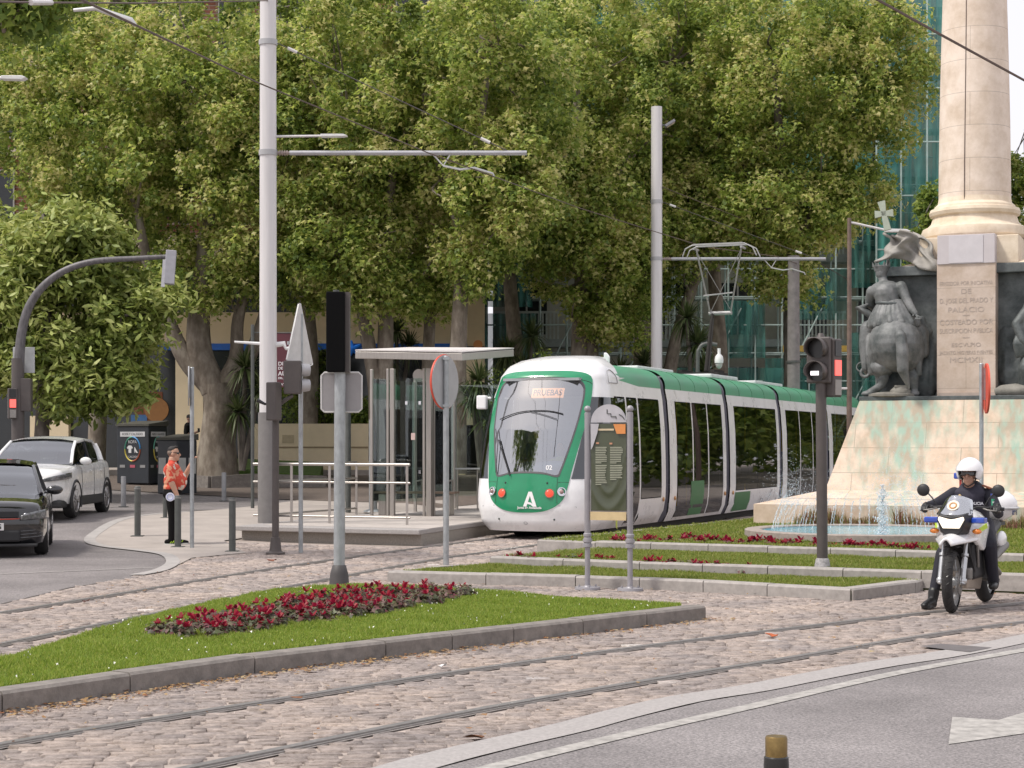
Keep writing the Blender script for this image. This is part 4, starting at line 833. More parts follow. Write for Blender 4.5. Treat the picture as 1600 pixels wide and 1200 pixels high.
mb = MB(); mb.torus((-.60, .05, .50), (0, -1, .1), .085, .035, 20, 8); mb.torus((-.68, .08, .62), (0, -1, .3), .10, .018, 18, 6); mb.build('stirrup', m_bronze2, st, smooth=60)
mb = MB()
for k in range(4): mb.chain([(.44+.03*k, -.17-.02*k, 1.67-.02*k), (.50+.028*k, -.22, 1.60-.01*k), (.46+.03*k, -.23, 1.55)], [.02, .018, .015], 6)
mb.limb((.42, -.14, 1.70), (.42, -.22, 1.62), .02, .015); mb.sculpt('hand', m_bronze2, st, .008, 2)
mb = MB(); mb.tube([(-.52, .16, 1.93), (-.72, .05, 1.82), (-.55, .1, 1.72), (-.42, .05, 1.60)], [.02, .10, .08, .03], 8); mb.build('cape', m_bronze2, st, smooth=60)
mb = MB(); mb.sph((.15, -.15, .08), (.22, .16, .14), 10); mb.sph((-.05, -.1, .03), (.5, .3, .07), 10); mb.box((.16, -.14, .20), (.26, .2, .05), .3); mb.build('rock', M('bronze rock', (.21, .20, .175), .8, var=.3, bump=.3), st, smooth=40)
# banner with cross, stands between rider and column
bn_ = thing('bronze_banner', 'bronze banner and flared cross leaning beside the crowned rider', 'banner', Vector((MX, MY, MZ+2.34))+Matrix.Rotation(-TH, 3, 'Z') @ Vector((-1.42, -1.0, 0)), -TH)
def clothfn(a, b):
    x0 = -.14+.10*math.sin(b*5); x = x0+a*(.62+.62*b)+.07*math.sin(b*10); z = 3.12-b*.50-a*(.08+.18*b)-.07*math.sin(a*7+b*2); y = .05+.13*math.sin(a*9+b*4)-.1*b+.05*math.sin(a*19-b*7); return Vector((x, y, z))
mb = MB(); mb.grid(clothfn, 22, 18); o = mb.build('banner_cloth', M('pale bronze', (.29, .275, .25), .7, .1, var=.22, scale=5, bump=.2, bscale=12), bn_, smooth=180, loc=(0, 0, 0)); sm = o.modifiers.new('s', 'SOLIDIFY'); sm.thickness = .045
mc = MB()
def flare(p, d, l, w0, w1):
    d = Vector(d).normalized(); q = Vector((0, 1, 0)).cross(d).normalized(); a_ = Vector(p); b_ = a_+d*l; y = Vector((0, .035, 0))
    mc.loft([[a_-q*w0-y, a_+q*w0-y, a_+q*w0+y, a_-q*w0+y], [b_-q*w1-y, b_+q*w1-y, b_+q*w1+y, b_-q*w1+y]])
up = Vector((-.22, 0, 1)).normalized(); cc = Vector((-.12, 0, 3.46)); sd_ = Vector((1, 0, .05))
flare(cc, up, .24, .04, .07); flare(cc, -up, .32, .045, .065); flare(cc, sd_, .17, .04, .07); flare(cc, -sd_, .17, .04, .07); mc.build('cross', M('pale green bronze', (.36, .40, .33), .7, .1, var=.15), bn_)
mb = MB(); mb.tube([(-.06, .12, 2.6), (-.35, .3, 1.75)], .03, 8); mb.build('staff', m_bronze2, bn_, smooth=60)
# figure group at the picture's right edge
sr = thing('bronze_figure', 'dark bronze figure bending over in the right relief of the monument', 'statue', Vector((MX, MY, MZ+2.34))+Matrix.Rotation(-TH, 3, 'Z') @ Vector((1.12, -1.02, 0)), -TH)
mb = MB(); mb.chain([(.1, .1, .9), (.0, .05, 1.25), (.15, -.02, 1.62)], [.24, .25, .26], 12); mb.limb((.22, -.02, 1.7), (.3, -.08, 1.86), .10, .10); mb.sph((.32, -.1, 1.98), (.13, .15, .17), 12)
mb.chain([(.02, -.08, 1.62), (-.22, -.14, 1.3), (-.10, -.2, 1.0), (.1, -.22, .82)], [.11, .095, .08, .05]); mb.chain([(.1, .05, .9), (-.04, -.12, .5), (-.10, -.06, .10)], [.22, .15, .10]); mb.limb((-.1, -.06, .08), (-.2, -.2, .05), .09, .06)
mb.chain([(.3, .05, .9), (.4, -.1, .45), (.42, 0, .1)], [.2, .14, .1]); mb.sculpt('body', m_bronze, sr, .02, 3)
mb = MB()
for i in range(9): mb.chain([(-.15+.06*i, -.12, 1.2), (-.22+.075*i, -.2, .95), (-.20+.08*i, -.16, .72)], [.06, .07, .05], 6)
mb.sculpt('drapery', m_bronze, sr, .02, 2)
mb = MB(); mb.sph((-.25, -.05, .08), (.45, .25, .14), 10); mb.sph((.35, -.05, .10), (.45, .25, .18), 10); mb.build('rock', MATS['bronze rock'], sr, smooth=60)
# ================================================================== FOUNTAIN
fc = P(1362, 848.5, .30); fc = Vector((558/2800*(fc.y+1.92), fc.y+1.92, .285)); FR = 1.92
fo = thing('fountain', 'round stone fountain basin with pale blue water and jets in front of the monument', 'fountain', fc)
m_fs = M('fountain granite', (.30, .255, .225), .75, var=.25, scale=14, bump=.12)
mb = MB(); mb.lathe([(FR-.14, -.06), (FR-.12, .0), (FR-.02, .015), (FR, .02), (FR, .115), (FR-.02, .125), (FR-.24, .125), (FR-.26, .11), (FR-.26, -.20), (0, -.20)], 72); mb.build('basin', m_fs, fo, smooth=30)
mw, N, L, b = node_mat('fountain water'); b.inputs['Base Color'].default_value = (.05, .40, .55, 1); b.inputs['Roughness'].default_value = .06; b.inputs['Specular IOR Level'].default_value = .6
tc = N.new('ShaderNodeTexCoord'); n1 = N.new('ShaderNodeTexNoise'); n1.inputs['Scale'].default_value = 9; n1.inputs['Detail'].default_value = 4; L.new(tc.outputs['Object'], n1.inputs['Vector']); rp = N.new('ShaderNodeValToRGB'); e = rp.color_ramp.elements; e[0].position = .35; e[0].color = (.02, .34, .50, 1); e[1].position = .68; e[1].color = (.20, .56, .68, 1)
L.new(n1.outputs[0], rp.inputs[0]); L.new(rp.outputs[0], b.inputs['Base Color']); bp = N.new('ShaderNodeBump'); bp.inputs['Strength'].default_value = .5; bp.inputs['Distance'].default_value = .03; L.new(n1.outputs[0], bp.inputs['Height']); L.new(bp.outputs[0], b.inputs['Normal'])
mb = MB(); mb.lathe([(FR-.262, .100), (0, .102)], 64); mb.build('water', mw, fo)
mp_, N, L, b = node_mat('white spray'); b.inputs['Base Color'].default_value = (.82, .84, .86, 1); b.inputs['Roughness'].default_value = .15; b.inputs['Alpha'].default_value = .52
def jets():
    V = []; r = RNG
    for k in range(64):
        a = 2*math.pi*k/64; base = Vector((1.50*math.cos(a), 1.50*math.sin(a), .10)); out = Vector((math.cos(a), math.sin(a), 0)); n = 46
        h = r.uniform(.42, .56); L_ = r.uniform(.18, .34)
        for i in range(n):                                          # arcs falling outward from an inner ring
            t = i/n+r.uniform(-.02, .02); p = base+out*(-L_+L_*t*1.0)+Vector((0, 0, h*(1-t*t)))+Vector(r.normal(0, .006, 3)); V.append((p, r.uniform(.002, .0045), 2+8*t))
    for k in range(3600):                                           # torn crown of droplets
        a = r.uniform(0, 6.283); rad = 1.0+r.normal(0, .25); t = r.uniform(0, 1); V.append((Vector((rad*math.cos(a), rad*math.sin(a), .42+abs(r.normal(0, .30)))), r.uniform(.002, .006), 1.2))
    for k in range(2600):                                            # fans thrown up at the left and right
        c = r.choice([-1, .25, .62]); p = Vector((c*1.25+r.normal(0, .16), r.normal(.1, .2), .5+abs(r.normal(0, .34)))); V.append((p, r.uniform(.002, .006), 1.6))
    out = np.zeros((len(V), 6, 3))
    for i, (p, s, st_) in enumerate(V):
        for j, d in enumerate(((1, 0, 0), (0, 1, 0), (-1, 0, 0), (0, -1, 0), (0, 0, st_), (0, 0, -st_))): out[i, j] = p+Vector(d)*s
    return out.reshape(-1, 3)
octf = [(0, 1, 4), (1, 2, 4), (2, 3, 4), (3, 0, 4), (1, 0, 5), (2, 1, 5), (3, 2, 5), (0, 3, 5)]
o = np_mesh('spray', jets(), 6, octf, mp_, fo); o['kind'] = 'stuff'
def central():
    r = RNG; n = 900; t = r.uniform(0, 1, n)**1.3; z = .1+t*.74; wd = .022+.02*(1-t)+.02*np.sin(t*25); X = r.normal(0, 1, n)*wd; Y = r.normal(0, 1, n)*wd-1.0; s = r.uniform(.004, .011, n); V = np.zeros((n, 6, 3))
    for j, d in enumerate(((1, 0, 0), (0, 1, 0), (-1, 0, 0), (0, -1, 0), (0, 0, 2), (0, 0, -2))): V[:, j] = np.stack([X+d[0]*s, Y+d[1]*s, z+d[2]*s], 1)
    return V.reshape(-1, 3)
o = np_mesh('central_jet', central(), 6, octf, mp_, fo); o['kind'] = 'stuff'
# ================================================================== STREET FURNITURE
m_alum = M('pale painted steel', (.62, .60, .60), .45, .15, var=.07, scale=2, stretch=(8, 8, .4))
m_galv = M('galvanised steel', (.36, .38, .39), .5, .55, var=.22, scale=14, stretch=(1, 1, .5))
m_brown = M('brown painted steel', (.078, .066, .062), .5, var=.15, scale=5)
m_dkgrey = M('dark grey bollard paint', (.085, .09, .085), .5, var=.18, scale=7)
m_signback = M('sign back grey', (.40, .40, .41), .5, .3, var=.10, scale=3); m_redrim = M('sign red', (.62, .08, .045), .5, var=.08)
m_lensoff = M('lens off', (.02, .02, .02), .25, var=0); m_redman = M('red man lamp', (1, .12, .10), .4, var=0, emit=.8); m_wlight = M('white bar lamp', (1, .93, .96), .3, var=0, emit=1.2)
m_greyglass = M('grey lens', (.28, .26, .24), .4)
# -- catenary poles
def catenary(base, top_y, r0, r1, lab, arm, s, Y, extra):
    o = thing('catenary_pole', lab, 'pole', base, 0, 'pale tram wire poles'); H = EYE-(top_y-HZ)*Y/FPX-base.z
    mb = MB(); mb.tube([(0, 0, 0), (0, 0, H)], [r0, r1], 28); mb.build('pole', m_alum, o, smooth=40)
    if r0 > .16: mb = MB(); mb.tube([(0, 0, 0), (0, 0, 2.05)], [r0+.025, r0+.02], 28); mb.build('base_sleeve', M('sleeve grey', (.20, .19, .185), .55, .2), o, smooth=40)
    za = EYE-(arm[1]-HZ)*Y/FPX-base.z; L = (arm[0]-arm[2])*Y/FPX
    mb = MB(); mb.tube([(r1+.25, 0, za), (L, 0, za)], .045, 12); mb.build('arm', M('arm zinc', (.40, .40, .42), .45, .5), o, smooth=40)
    mb = MB(); mb.tube([(r1, 0, za), (r1+.25, 0, za)], .03, 10)
    for k in range(4): mb.disc((r1+.06+k*.045, 0, za), (1, 0, 0), .05, 12, .02)
    mb.build('insulator', M('insulator brown', (.30, .24, .22), .4), o, smooth=40)
    for zc in (za, za+extra[0]):
        mb = MB(); mb.cyl((0, 0, zc-.05), (0, 0, zc+.05), r0*.98+.012, None, 28); mb.build('band', m_signback, o, smooth=40)
    x0 = L*.64; mb = MB(); mb.tube([(x0, 0, za-.04), (x0+.18, 0, za-.24), (x0+.30, 0, za-.04)], .018, 6); mb.tube([(x0+.18, 0, za-.24), (x0+.5, .05, za-.30), (x0+.75, .1, za-.26), (x0+1.1, .15, za-.36), (x0+1.12, .15, za-.42)], .020, 6); mb.build('registration_arm', M('pale zinc', (.55, .55, .54), .4, .4), o, smooth=60)
    mb = MB(); a_, b_ = Vector((r1, 0, za+extra[0])), Vector((L*.93, 0, za+.03)); mb.tube([a_, b_], .010, 5); mb.build('stay_rod', m_brown, o)
    for t in (.05, .88):
        mb = MB(); p, q = a_.lerp(b_, t), a_.lerp(b_, t+.04); mb.cyl(p, q, .03, None, 8); mb.build('stay_insulator', M('stay white', (.6, .58, .57), .4), o)
    return o, za, L
b1 = P(420, 815, .27); b1 = Vector(((419-800)/FPX*33.3, 33.3, .27))
cp, za, L = catenary(b1, -60, .165, .15, 'tall pale tram wire pole nearest to the camera on the platform corner', (823, 239, 419), 84, 33.3, (2.05,))
mb = MB(); mb.tube([(.15, 0, 7.18), (1.0, 0, 7.19)], .022, 8); mb.build('lamp_arm', m_alum, cp, smooth=60); mb = MB(); mb.prism([(0, 0), (.42, 0), (.5, -.03), (.42, -.045), (0, -.05)], -.09, .09, Matrix.Translation((.98, 0, 7.215)) @ Matrix.Rotation(R(90), 4, 'X')); mb.build('lamp_head', M('lamp head white', (.72, .72, .72), .4), cp, bevel=.008)
mb = MB(); mb.tube([(.15, 0, 3.31), (.30, -.02, 3.33), (.33, -.02, 3.24), (.46, -.02, 3.24)], [.05, .05, .03, .055], 10); mb.build('loudspeaker', M('lamp head white', (.72, .72, .72), .4), cp, smooth=60); mb = MB(); mb.tube([(-.15, 0, 3.33), (-.62, -.05, 3.36)], [.03, .02], 8); mb.build('side_lamp', M('lamp head white', (.72, .72, .72), .4), cp, smooth=60)
b2 = Vector(((1026-800)/FPX*48.7, 48.7, 0))
c2, za, L = catenary(b2, 167, .155, .15, 'farther tall pale tram wire pole rising behind the tram roof', (1290, 404.5, 1026), 57.5, 48.7, (1.55,))
c2.location.z = 0
mb = MB(); z_ = 10.4; mb.box((.36, 0, z_+.05), (.30, .26, .07), ry=R(-32)); mb.build('floodlight', M('floodlight grey', (.22, .22, .24), .5), c2, bevel=.01); mb = MB(); mb.tube([(.15, 0, z_), (.3, 0, z_)], .03, 8); mb.build('bracket', m_dkgrey, c2); mb = MB(); mb.box((.385, 0, z_+.01), (.24, .20, .01), ry=R(-32)); mb.build('lens', M('floodlight lens', (.6, .5, .38), .3), c2)
# -- overhead wires
m_wire = M('wire dark', (.10, .07, .06), .7)
def wire(pts, r, lab, grp=None, sag=0.0):
    a, b = pts[0], pts[-1]; mb = MB()
    if len(pts) == 2: pts = [a.lerp(b, t)-Vector((0, 0, sag*4*t*(1-t))) for t in np.linspace(0, 1, 17)]
    mb.tube(pts, r, 5); o = mb.build('overhead_wire', m_wire); tag(o, lab, 'wire', grp)
wire([D(120, -4, 13.0), D(405, 130, 26), D(672, 240, 33.2), D(772, 276, 33.4), D(905, 325, 42), D(1098, 385, 45.5), D(1215, 401, 48.6), D(1262, 418, 54)], .011, 'long contact wire running from top left down to the tram collector')
wire([D(-30, 2, 17.0), D(60, 4, 19.5), D(230, 5, 25), D(419, 1, 33.2)], .012, 'span wire along the very top left meeting the pale pole')
wire([D(1358, -8, 15), D(1470, 54, 16.5), D(1620, 136, 18.5)], .013, 'thick cable slanting down across the stone column')
wire([D(1035, 292, 48.6), D(1160, 342, 52), D(1245, 390, 54), D(1330, 440, 57)], .012, 'thin stay cable slanting down right of the farther pole')
mb = MB(); mb.tube([D(48, 4, 19), D(80, 4, 20)], .03, 8); tag(mb.build('wire_insulator', M('stay white', (.6, .58, .57), .4)), 'pale insulator on the top left span wire', 'insulator')
mb = MB(); mb.tube([D(115, 16, 20), D(150, 13, 20), D(205, 32, 20), D(212, 40, 20)], [.02, .028, .035, .02], 8); tag(mb.build('wire_steady_arm', M('pale zinc', (.55, .55, .54), .4, .4), smooth=60), 'pale zinc steady arm holding the wire at top left', 'wire arm')
# -- bollards
def bollard_proto():
    o = thing('bollard', '', 'bollard', (0, 0, 0)); mb = MB(); mb.lathe([(.0, .9), (.04, .9), (.055, .885), (.057, .80), (.057, .0)], 20); mb.build('post', m_dkgrey, o, smooth=40)
    mb = MB(); mb.lathe([(.0585, .845), (.0595, .85), (.0595, .87), (.0585, .875)], 20); mb.build('band', M('bollard band', (.20, .20, .19), .4), o, smooth=40); mb = MB(); mb.box((0, 0, .008), (.22, .20, .016)); mb.build('base_plate', m_dkgrey, o, bevel=.004); return o
pr = bollard_proto()
for i, (px, py, h, lab) in enumerate(((215, 838, .9, 'dark grey bollard on the kerb corner beside the road'), (278, 855, .87, 'dark grey bollard right in front of the man in the red shirt'), (363, 862, .87, 'dark grey bollard at the left end of the platform base'), (258, 809, .66, 'dark bollard half hidden behind the man in the red shirt'))):
    o = pr if i == 0 else copy_tree(pr); o.location = PG(px, py); k = h/.9; o.scale = (k, k, k); tag(o, lab, 'bollard', 'dark bollards along the kerb')
for i, (px, py, lab) in enumerate(((193, 792, 'pale grey bollard on the far kerb beside the white car'), (350, 783, 'pale grey bollard on the far pavement in front of the big tree'))):
    o = thing('bollard', lab, 'bollard', PG(px, py), 0, 'pale far bollards'); mb = MB(); mb.lathe([(0, .70), (.05, .70), (.058, .69), (.058, 0)], 18); mb.build('post', M('pale bollard', (.24, .24, .245), .5, .2), o, smooth=40); mb = MB(); mb.box((0, 0, .006), (.2, .18, .012)); mb.build('base_plate', m_dkgrey, o)
p = D(1213, 1150, 7.6); o = thing('bollard', 'dark bollard with a brass top cut off by the bottom edge', 'bollard', (p.x, p.y, 0)); mb = MB(); h = p.z
mb.lathe([(0, h), (.043, h), (.047, h-.008), (.047, h-.085)], 28); mb.build('brass_cap', M('aged brass', (.24, .165, .065), .38, .8, var=.3, scale=20), o, smooth=40); mb = MB(); mb.lathe([(.047, h-.085), (.052, h-.09), (.054, h-.12), (.05, 0)], 28); mb.build('post', m_lensoff, o, smooth=40)
# -- signal heads: a box with hooded lamps facing -y in its own frame
def head(o, loc, rz, n, w, h, d, m, faces=True, hood=True, lit=None):
    c_, s_ = math.cos(rz), math.sin(rz); X = lambda x, y, z: Vector((loc[0]+x*c_-y*s_, loc[1]+x*s_+y*c_, loc[2]+z)); hb = MB()
    for k in range(n): hb.box(X(0, 0, -(k+.5)*h), (w, d, h*.97), rz)
    hb = hb if n else hb; b = MB(); b.box(X(0, 0, -n*h/2), (w, d, n*h), rz); q = b.build('signal_housing', m, o, bevel=.018)
    if faces:
        for k in range(n):
            z = -(k+.5)*h; r = min(w, h)*.42; nrm = X(0, -1, 0)-X(0, 0, 0); l = MB(); l.disc(X(0, -d/2, z), nrm, r, 20, .012); l.build('lens', m_lensoff, q, smooth=40)
            if hood:
                hd = MB(); rings = []
                for y, k2 in ((0, 1.0), (-.10, 1.0), (-.21, .98)):
                    rings.append([X(r*1.06*math.sin(a), -d/2+y*(1.0 if abs(a) < 2 else .55), z+r*1.06*math.cos(a)) for a in np.linspace(-2.5, 2.5, 19)])
                hd.loft(rings, False, False); ho = hd.build('hood', m, q, smooth=60); sm = ho.modifiers.new('s', 'SOLIDIFY'); sm.thickness = .008
    return q
# -- near signal post in the middle bed
p = P(1285, 912, .0); p = Vector((485/FPX*22.15, 22.15, .10)); o = thing('traffic_light', 'dark brown tram signal post with hooded lamps standing in the middle lawn', 'traffic light', p)
mb = MB(); mb.tube([(0, 0, .16), (-.02, 0, 2.55)], [.068, .066], 20); mb.build('post', m_brown, o, smooth=40); mb = MB(); mb.lathe([(.115, -.05), (.11, .05), (.085, .20), (.07, .22), (0, .22)], 20); mb.build('foot', M('scuffed grey foot', (.30, .29, .29), .7, var=.45, scale=30), o, smooth=50)
q = head(o, (-.03, 0, 2.95), R(-26), 2, .30, .285, .16, m_brown); mb = MB(); mb.box((-.12, -.145, 2.50), (.10, .012, .05), R(-26)); mb.build('white_bar_lamp', m_wlight, q)
q = head(o, (.125, .04, 2.93), R(48), 3, .20, .24, .17, m_brown, faces=False)
for k, m in enumerate((m_lensoff, m_redman, m_greyglass)):
    mb = MB(); mb.box((.125+.09*math.sin(R(48)), .04-.09*math.cos(R(48)), 2.93-.12-.24*k), (.14, .012, .19), R(48)); mb.build('lens', m, q)
mb = MB(); mb.cyl((-.02, 0, 2.93), (-.02, 0, 3.0), .06, .03, 14); mb.build('cap', m_brown, o, smooth=40)
# -- info board on two posts
ib = thing('info_board', 'tourist information board with green poster between two grey ball topped posts', 'info board', (0, 0, 0)); iL, iR = P(918, 920.5), P(984.5, 922.5); pv = Vector((iL.x, iL.y, 0)); ib.location = pv; dv = iR-iL; rz = math.atan2(dv.y, dv.x); ib.rotation_euler = (0, 0, rz); wI = dv.length
m_ib = M('info board grey', (.30, .29, .31), .45, .2, var=.08)
for x in (0, wI):
    po = MB(); po.lathe([(.032, 0), (.032, .56), (.036, .58), (.036, 2.10), (.02, 2.11), (.0, 2.11)], 18, (x, 0, 0)); q = po.build('post', m_ib, ib, smooth=40)
    po = MB(); po.sph((x, 0, 2.145), .042, 14); po.build('ball_cap', m_ib, q, smooth=180)
    po = MB(); po.lathe([(.036, .50), (.056, .505), (.056, .54), (.044, .545), (.044, .56), (.056, .565), (.056, .60), (.042, .605), (.042, .63), (.05, .635), (.05, .66), (.036, .67)], 18, (x, 0, 0)); po.build('collar', m_ib, q, smooth=30)
    po = MB(); po.lathe([(0, .045), (.04, .045), (.05, .03), (.15, .028), (.155, 0)], 20, (x, 0, 0)); po.build('base_plate', m_ib, q, smooth=30)
    for k in range(4): po = MB(); po.cyl((x+.1*math.cos(k*1.57+.5), .1*math.sin(k*1.57+.5), .028), (x+.1*math.cos(k*1.57+.5), .1*math.sin(k*1.57+.5), .055), .012, None, 6); po.build('bolt', m_ib, q)
a_ = [(.05, 0)]+[(wI/2+(wI/2-.045)*math.cos(t), .215*math.sin(t)) for t in np.linspace(math.pi, 0, 20)]+[(wI-.05, 0)]
mb = MB(); mb.prism(a_, -.012, .012, Matrix.Translation((0, 0, 1.985)) @ Matrix.Rotation(R(90), 4, 'X')); mb.build('arch_top', M('arch grey', (.42, .41, .44), .5), ib)
mb = MB(); mb.tube([(wI*.47, -.016, 2.14), (wI*.47, -.016, 2.09), (wI*.56, -.016, 2.09), (wI*.56, -.016, 2.055), (wI*.68, -.016, 2.055), (wI*.68, -.016, 2.03)], .006, 4); mb.tube([(wI*.75, -.016, 2.08), (wI*.82, -.016, 2.06), (wI*.88, -.016, 2.02)], .006, 4); mb.build('skyline_drawing', m_dkgrey, ib)
mb = MB(); mb.grid(lambda a, b: Vector((.045+(wI-.09)*b, -.004-.012*math.exp(-((a-.93+.25*(2*b-1)**2-.05)/.05)**2)-.01*math.exp(-((a-.80+.5*(2*b-1)**2)/.03)**2), 1.97-1.03*a)), 40, 24); pz = mb.build('poster', M('poster olive', (.062, .072, .042), .32, var=.10, scale=4, coat=.3), ib, smooth=180)
mb = MB(); mb.box((wI/2, .012, 1.45), (wI-.08, .012, 1.05)); mb.build('back_panel', m_ib, ib); mb = MB(); mb.box((wI/2, -.014, .875), (wI-.085, .02, .10)); mb.build('sponsor_strip', M('cream strip', (.55, .43, .24), .5), ib)
mb = MB(); mb.prism([(wI*.62, 1.965), (wI-.05, 1.965), (wI-.05, 1.85), (wI*.70, 1.85)], .020, .024, Matrix.Rotation(R(90), 4, 'X')); mb.build('orange_corner', M('poster orange', (.62, .24, .07), .5), ib)
mb = MB(); mb.prism([(.045, 1.97), (.15, 1.97), (.13, 1.86), (.075, 1.70), (.05, 1.66)], .020, .024, Matrix.Rotation(R(90), 4, 'X')); mb.build('peeled_corner', M('arch grey', (.42, .41, .44), .5), ib)
m_pt = M('poster print', (.40, .41, .32), .6)
for cx0, cx1 in ((.105, wI*.47), (wI*.54, wI-.085)):
    for blk in ((1.69, 1.50), (1.475, 1.24 if cx0 < .2 else 1.30)):
        z = blk[0]
        while z > blk[1]:
            mb = MB(); l = (cx1-cx0)*random.uniform(.82, 1.0) if z-.021 > blk[1] else (cx1-cx0)*.5; mb.box((cx0+l/2, -.0135, z), (l, .003, .0075)); mb.build('text_line', m_pt, pz); z -= .0205
mb = MB(); mb.box((wI*.42, -.0135, 1.90), (wI*.42, .003, .022)); mb.build('title_line', M('title cream', (.55, .45, .30), .6), pz)
for x, z in ((.13, 1.74), (wI*.56, 1.735)):
    mb = MB(); mb.box((x, -.0135, z), (.035, .003, .02)); mb.build('flag_mark', M('flag mark', (.5, .25, .15), .6), pz)
# -- plain sign posts seen from behind
def post(o, H, r, m=None, foot=None, n=16, z0=0):
    mb = MB(); mb.tube([(0, 0, z0), (0, 0, H)], r, n); mb.build('post', m or m_galv, o, smooth=40)
    mb = MB(); mb.cyl((0, 0, H), (0, 0, H+.012), r*1.02, r*.8, n); mb.build('cap', m or m_galv, o)
p = P(697, 883); o = thing('sign_post', 'galvanised post with a red rimmed round sign turned away', 'road sign', p); post(o, 2.98, .042)
nrm = Vector((-.89, .455, 0)); cs = Vector((-.02, .055, 2.62)); mb = MB(); mb.disc(cs-nrm*.012, nrm, .385, 44, .012); q = mb.build('sign_disc', m_signback, o, smooth=30)
mb = MB(); mb.disc(cs+nrm*.001, nrm, .388, 44, .026); mb.build('sign_face', m_redrim, q, smooth=30); mb = MB(); mb.torus(cs+nrm*.004, nrm, .388, .010, 44, 6); mb.build('rim', m_redrim, q, smooth=60)
for z in (2.95, 2.28): mb = MB(); mb.box((0, .0, z), (.10, .10, .035)); mb.build('clamp', m_galv, o)
p = P(300, 856.5); o = thing('sign_post', 'slim galvanised post with an edge-on round sign beside the man filming', 'road sign', p); post(o, 3.0, .035)
rs = Matrix.Rotation(R(-80), 3, 'Z'); nrm = rs @ Vector((0, -1, 0)); mb = MB(); mb.disc(Vector((-.045, 0, 2.70)), nrm, .33, 36, .02); mb.build('sign_disc', m_signback, o, smooth=30); mb = MB(); mb.box((-.02, 0, 2.7), (.05, .05, .4)); mb.build('clamp', m_galv, o)
p = P(470, 863.5); o = thing('sign_post', 'galvanised post with a triangular sign seen from behind', 'road sign', p); post(o, 3.80, .036)
Mt = Matrix.Translation((-.02, -.05, 3.30)) @ Matrix.Rotation(R(69), 4, 'Z') @ Matrix.Rotation(R(90), 4, 'X'); tri = [(-.40, -.28), (.40, -.28), (.43, -.24), (.03, .66), (-.03, .66), (-.43, -.24)]
mb = MB(); mb.prism(tri, -.01, .01, Mt); mb.build('sign_plate', m_signback, o); mb = MB(); mb.prism([(x*1.02, y*1.02) for x, y in tri], .011, .018, Mt); mb.build('plate_rim', M('plate rim', (.55, .54, .53), .5), o)
mb = MB(); mb.prism([(-.33, .0), (.33, .0), (.33, .05), (-.33, .05)], -.04, -.011, Mt); mb.build('stiffener', m_galv, o)
p = Vector((733-FPX*0, 0, 0)); p = Vector(((733.5-800)/FPX*23.0, 23.0, 0)); 
p = P(1533, 860, .285); p = Vector((733.5/FPX*28.5, 28.5, .285)); o = thing('sign_post', 'slim grey post with a thin red edge-on sign in front of the monument', 'road sign', p); post(o, 2.72, .034)
rs = Matrix.Rotation(R(82), 3, 'Z'); nrm = rs @ Vector((0, -1, 0)); mb = MB(); mb.disc(Vector((.06, -.02, 2.33)), nrm, .40, 36, .03); mb.build('sign_disc', m_redrim, o, smooth=30); mb = MB(); mb.box((.03, 0, 2.4), (.06, .05, .5)); mb.build('clamp', m_galv, o)
# black tram signal with grey plate, in the near bed
p = P(530, 921); p = Vector((-270/FPX*20.9, 20.9, .10)); o = thing('tram_signal', 'thick galvanised post with tall black signal back and square grey plate', 'signal', p)
mb = MB(); mb.tube([(0, 0, .12), (.01, 0, 2.48)], .066, 24); mb.build('post', m_galv, o, smooth=40); mb = MB(); mb.lathe([(.125, -.08), (.105, .12), (.08, .21), (.066, .22)], 22); mb.build('foot', M('dark cast foot', (.06, .055, .055), .6), o, smooth=40)
mb = MB(); mb.box((-.03, -.06, 2.93), (.215, .20, .93)); mb.build('signal_back', M('matt black', (.003, .003, .0035), .8, var=.2, spec=.12), o, bevel=.012); mb = MB(); mb.box((.10, -.0, 2.93), (.05, .16, .93)); mb.build('side_plate', m_brown, o)
mb = MB(); mb.cyl((-.03, -.06, 3.395), (-.03, -.06, 3.42), .035, None, 12); mb.build('cap', m_dkgrey, o)
rp_ = [(x, y) for x, y in [(-.20, -.23), (.20, -.23), (.235, -.195), (.235, .195), (.20, .23), (-.20, .23), (-.235, .195), (-.235, -.195)]]
mb = MB(); mb.prism(rp_, -.085, -.075, Matrix.Translation((.02, 0, 2.235)) @ Matrix.Rotation(R(90), 4, 'X')); mb.build('plate', M('plate back', (.30, .285, .29), .5, .3, var=.08), o)
ring = [Vector((.02+x, .08, 2.235+y)) for x, y in rp_]; mb = MB(); mb.tube(ring+[ring[0]], .012, 6); mb.build('plate_rim', M('plate rim', (.55, .54, .53), .5), o, smooth=60)
# brown signal post at the platform, heads seen from behind
p = P(430.5, 866); o = thing('traffic_light', 'brown signal post with two dark heads beside the platform railing', 'traffic light', p)
mb = MB(); mb.tube([(0, 0, .2), (0, 0, 2.6)], .055, 18); mb.build('post', m_brown, o, smooth=40); mb = MB(); mb.lathe([(.15, 0), (.15, .025), (.10, .05), (.09, .10), (.075, .26), (.056, .27)], 20); mb.build('foot', m_brown, o, smooth=40)
q = head(o, (-.01, -.12, 2.70), R(150), 2, .19, .30, .17, m_brown, hood=False)
mb = MB(); mb.box((.27, .02, 2.78), (.27, .20, .52)); q2 = mb.build('signal_housing', m_brown, o, bevel=.015); mb = MB(); mb.tube([(0, 0, 2.30), (.15, 0, 2.42), (.27, .02, 2.50)], .03, 8); mb.build('bracket', m_brown, o, smooth=60)
for z in (2.90, 2.66): mb = MB(); mb.lathe([(.10, 0), (.105, .05), (.09, .14)], 14, (0, 0, 0)); hq = mb.build('hood', m_signback, q2, smooth=60); hq.location = (.39, .06, z); hq.rotation_euler = (0, R(90), R(20))
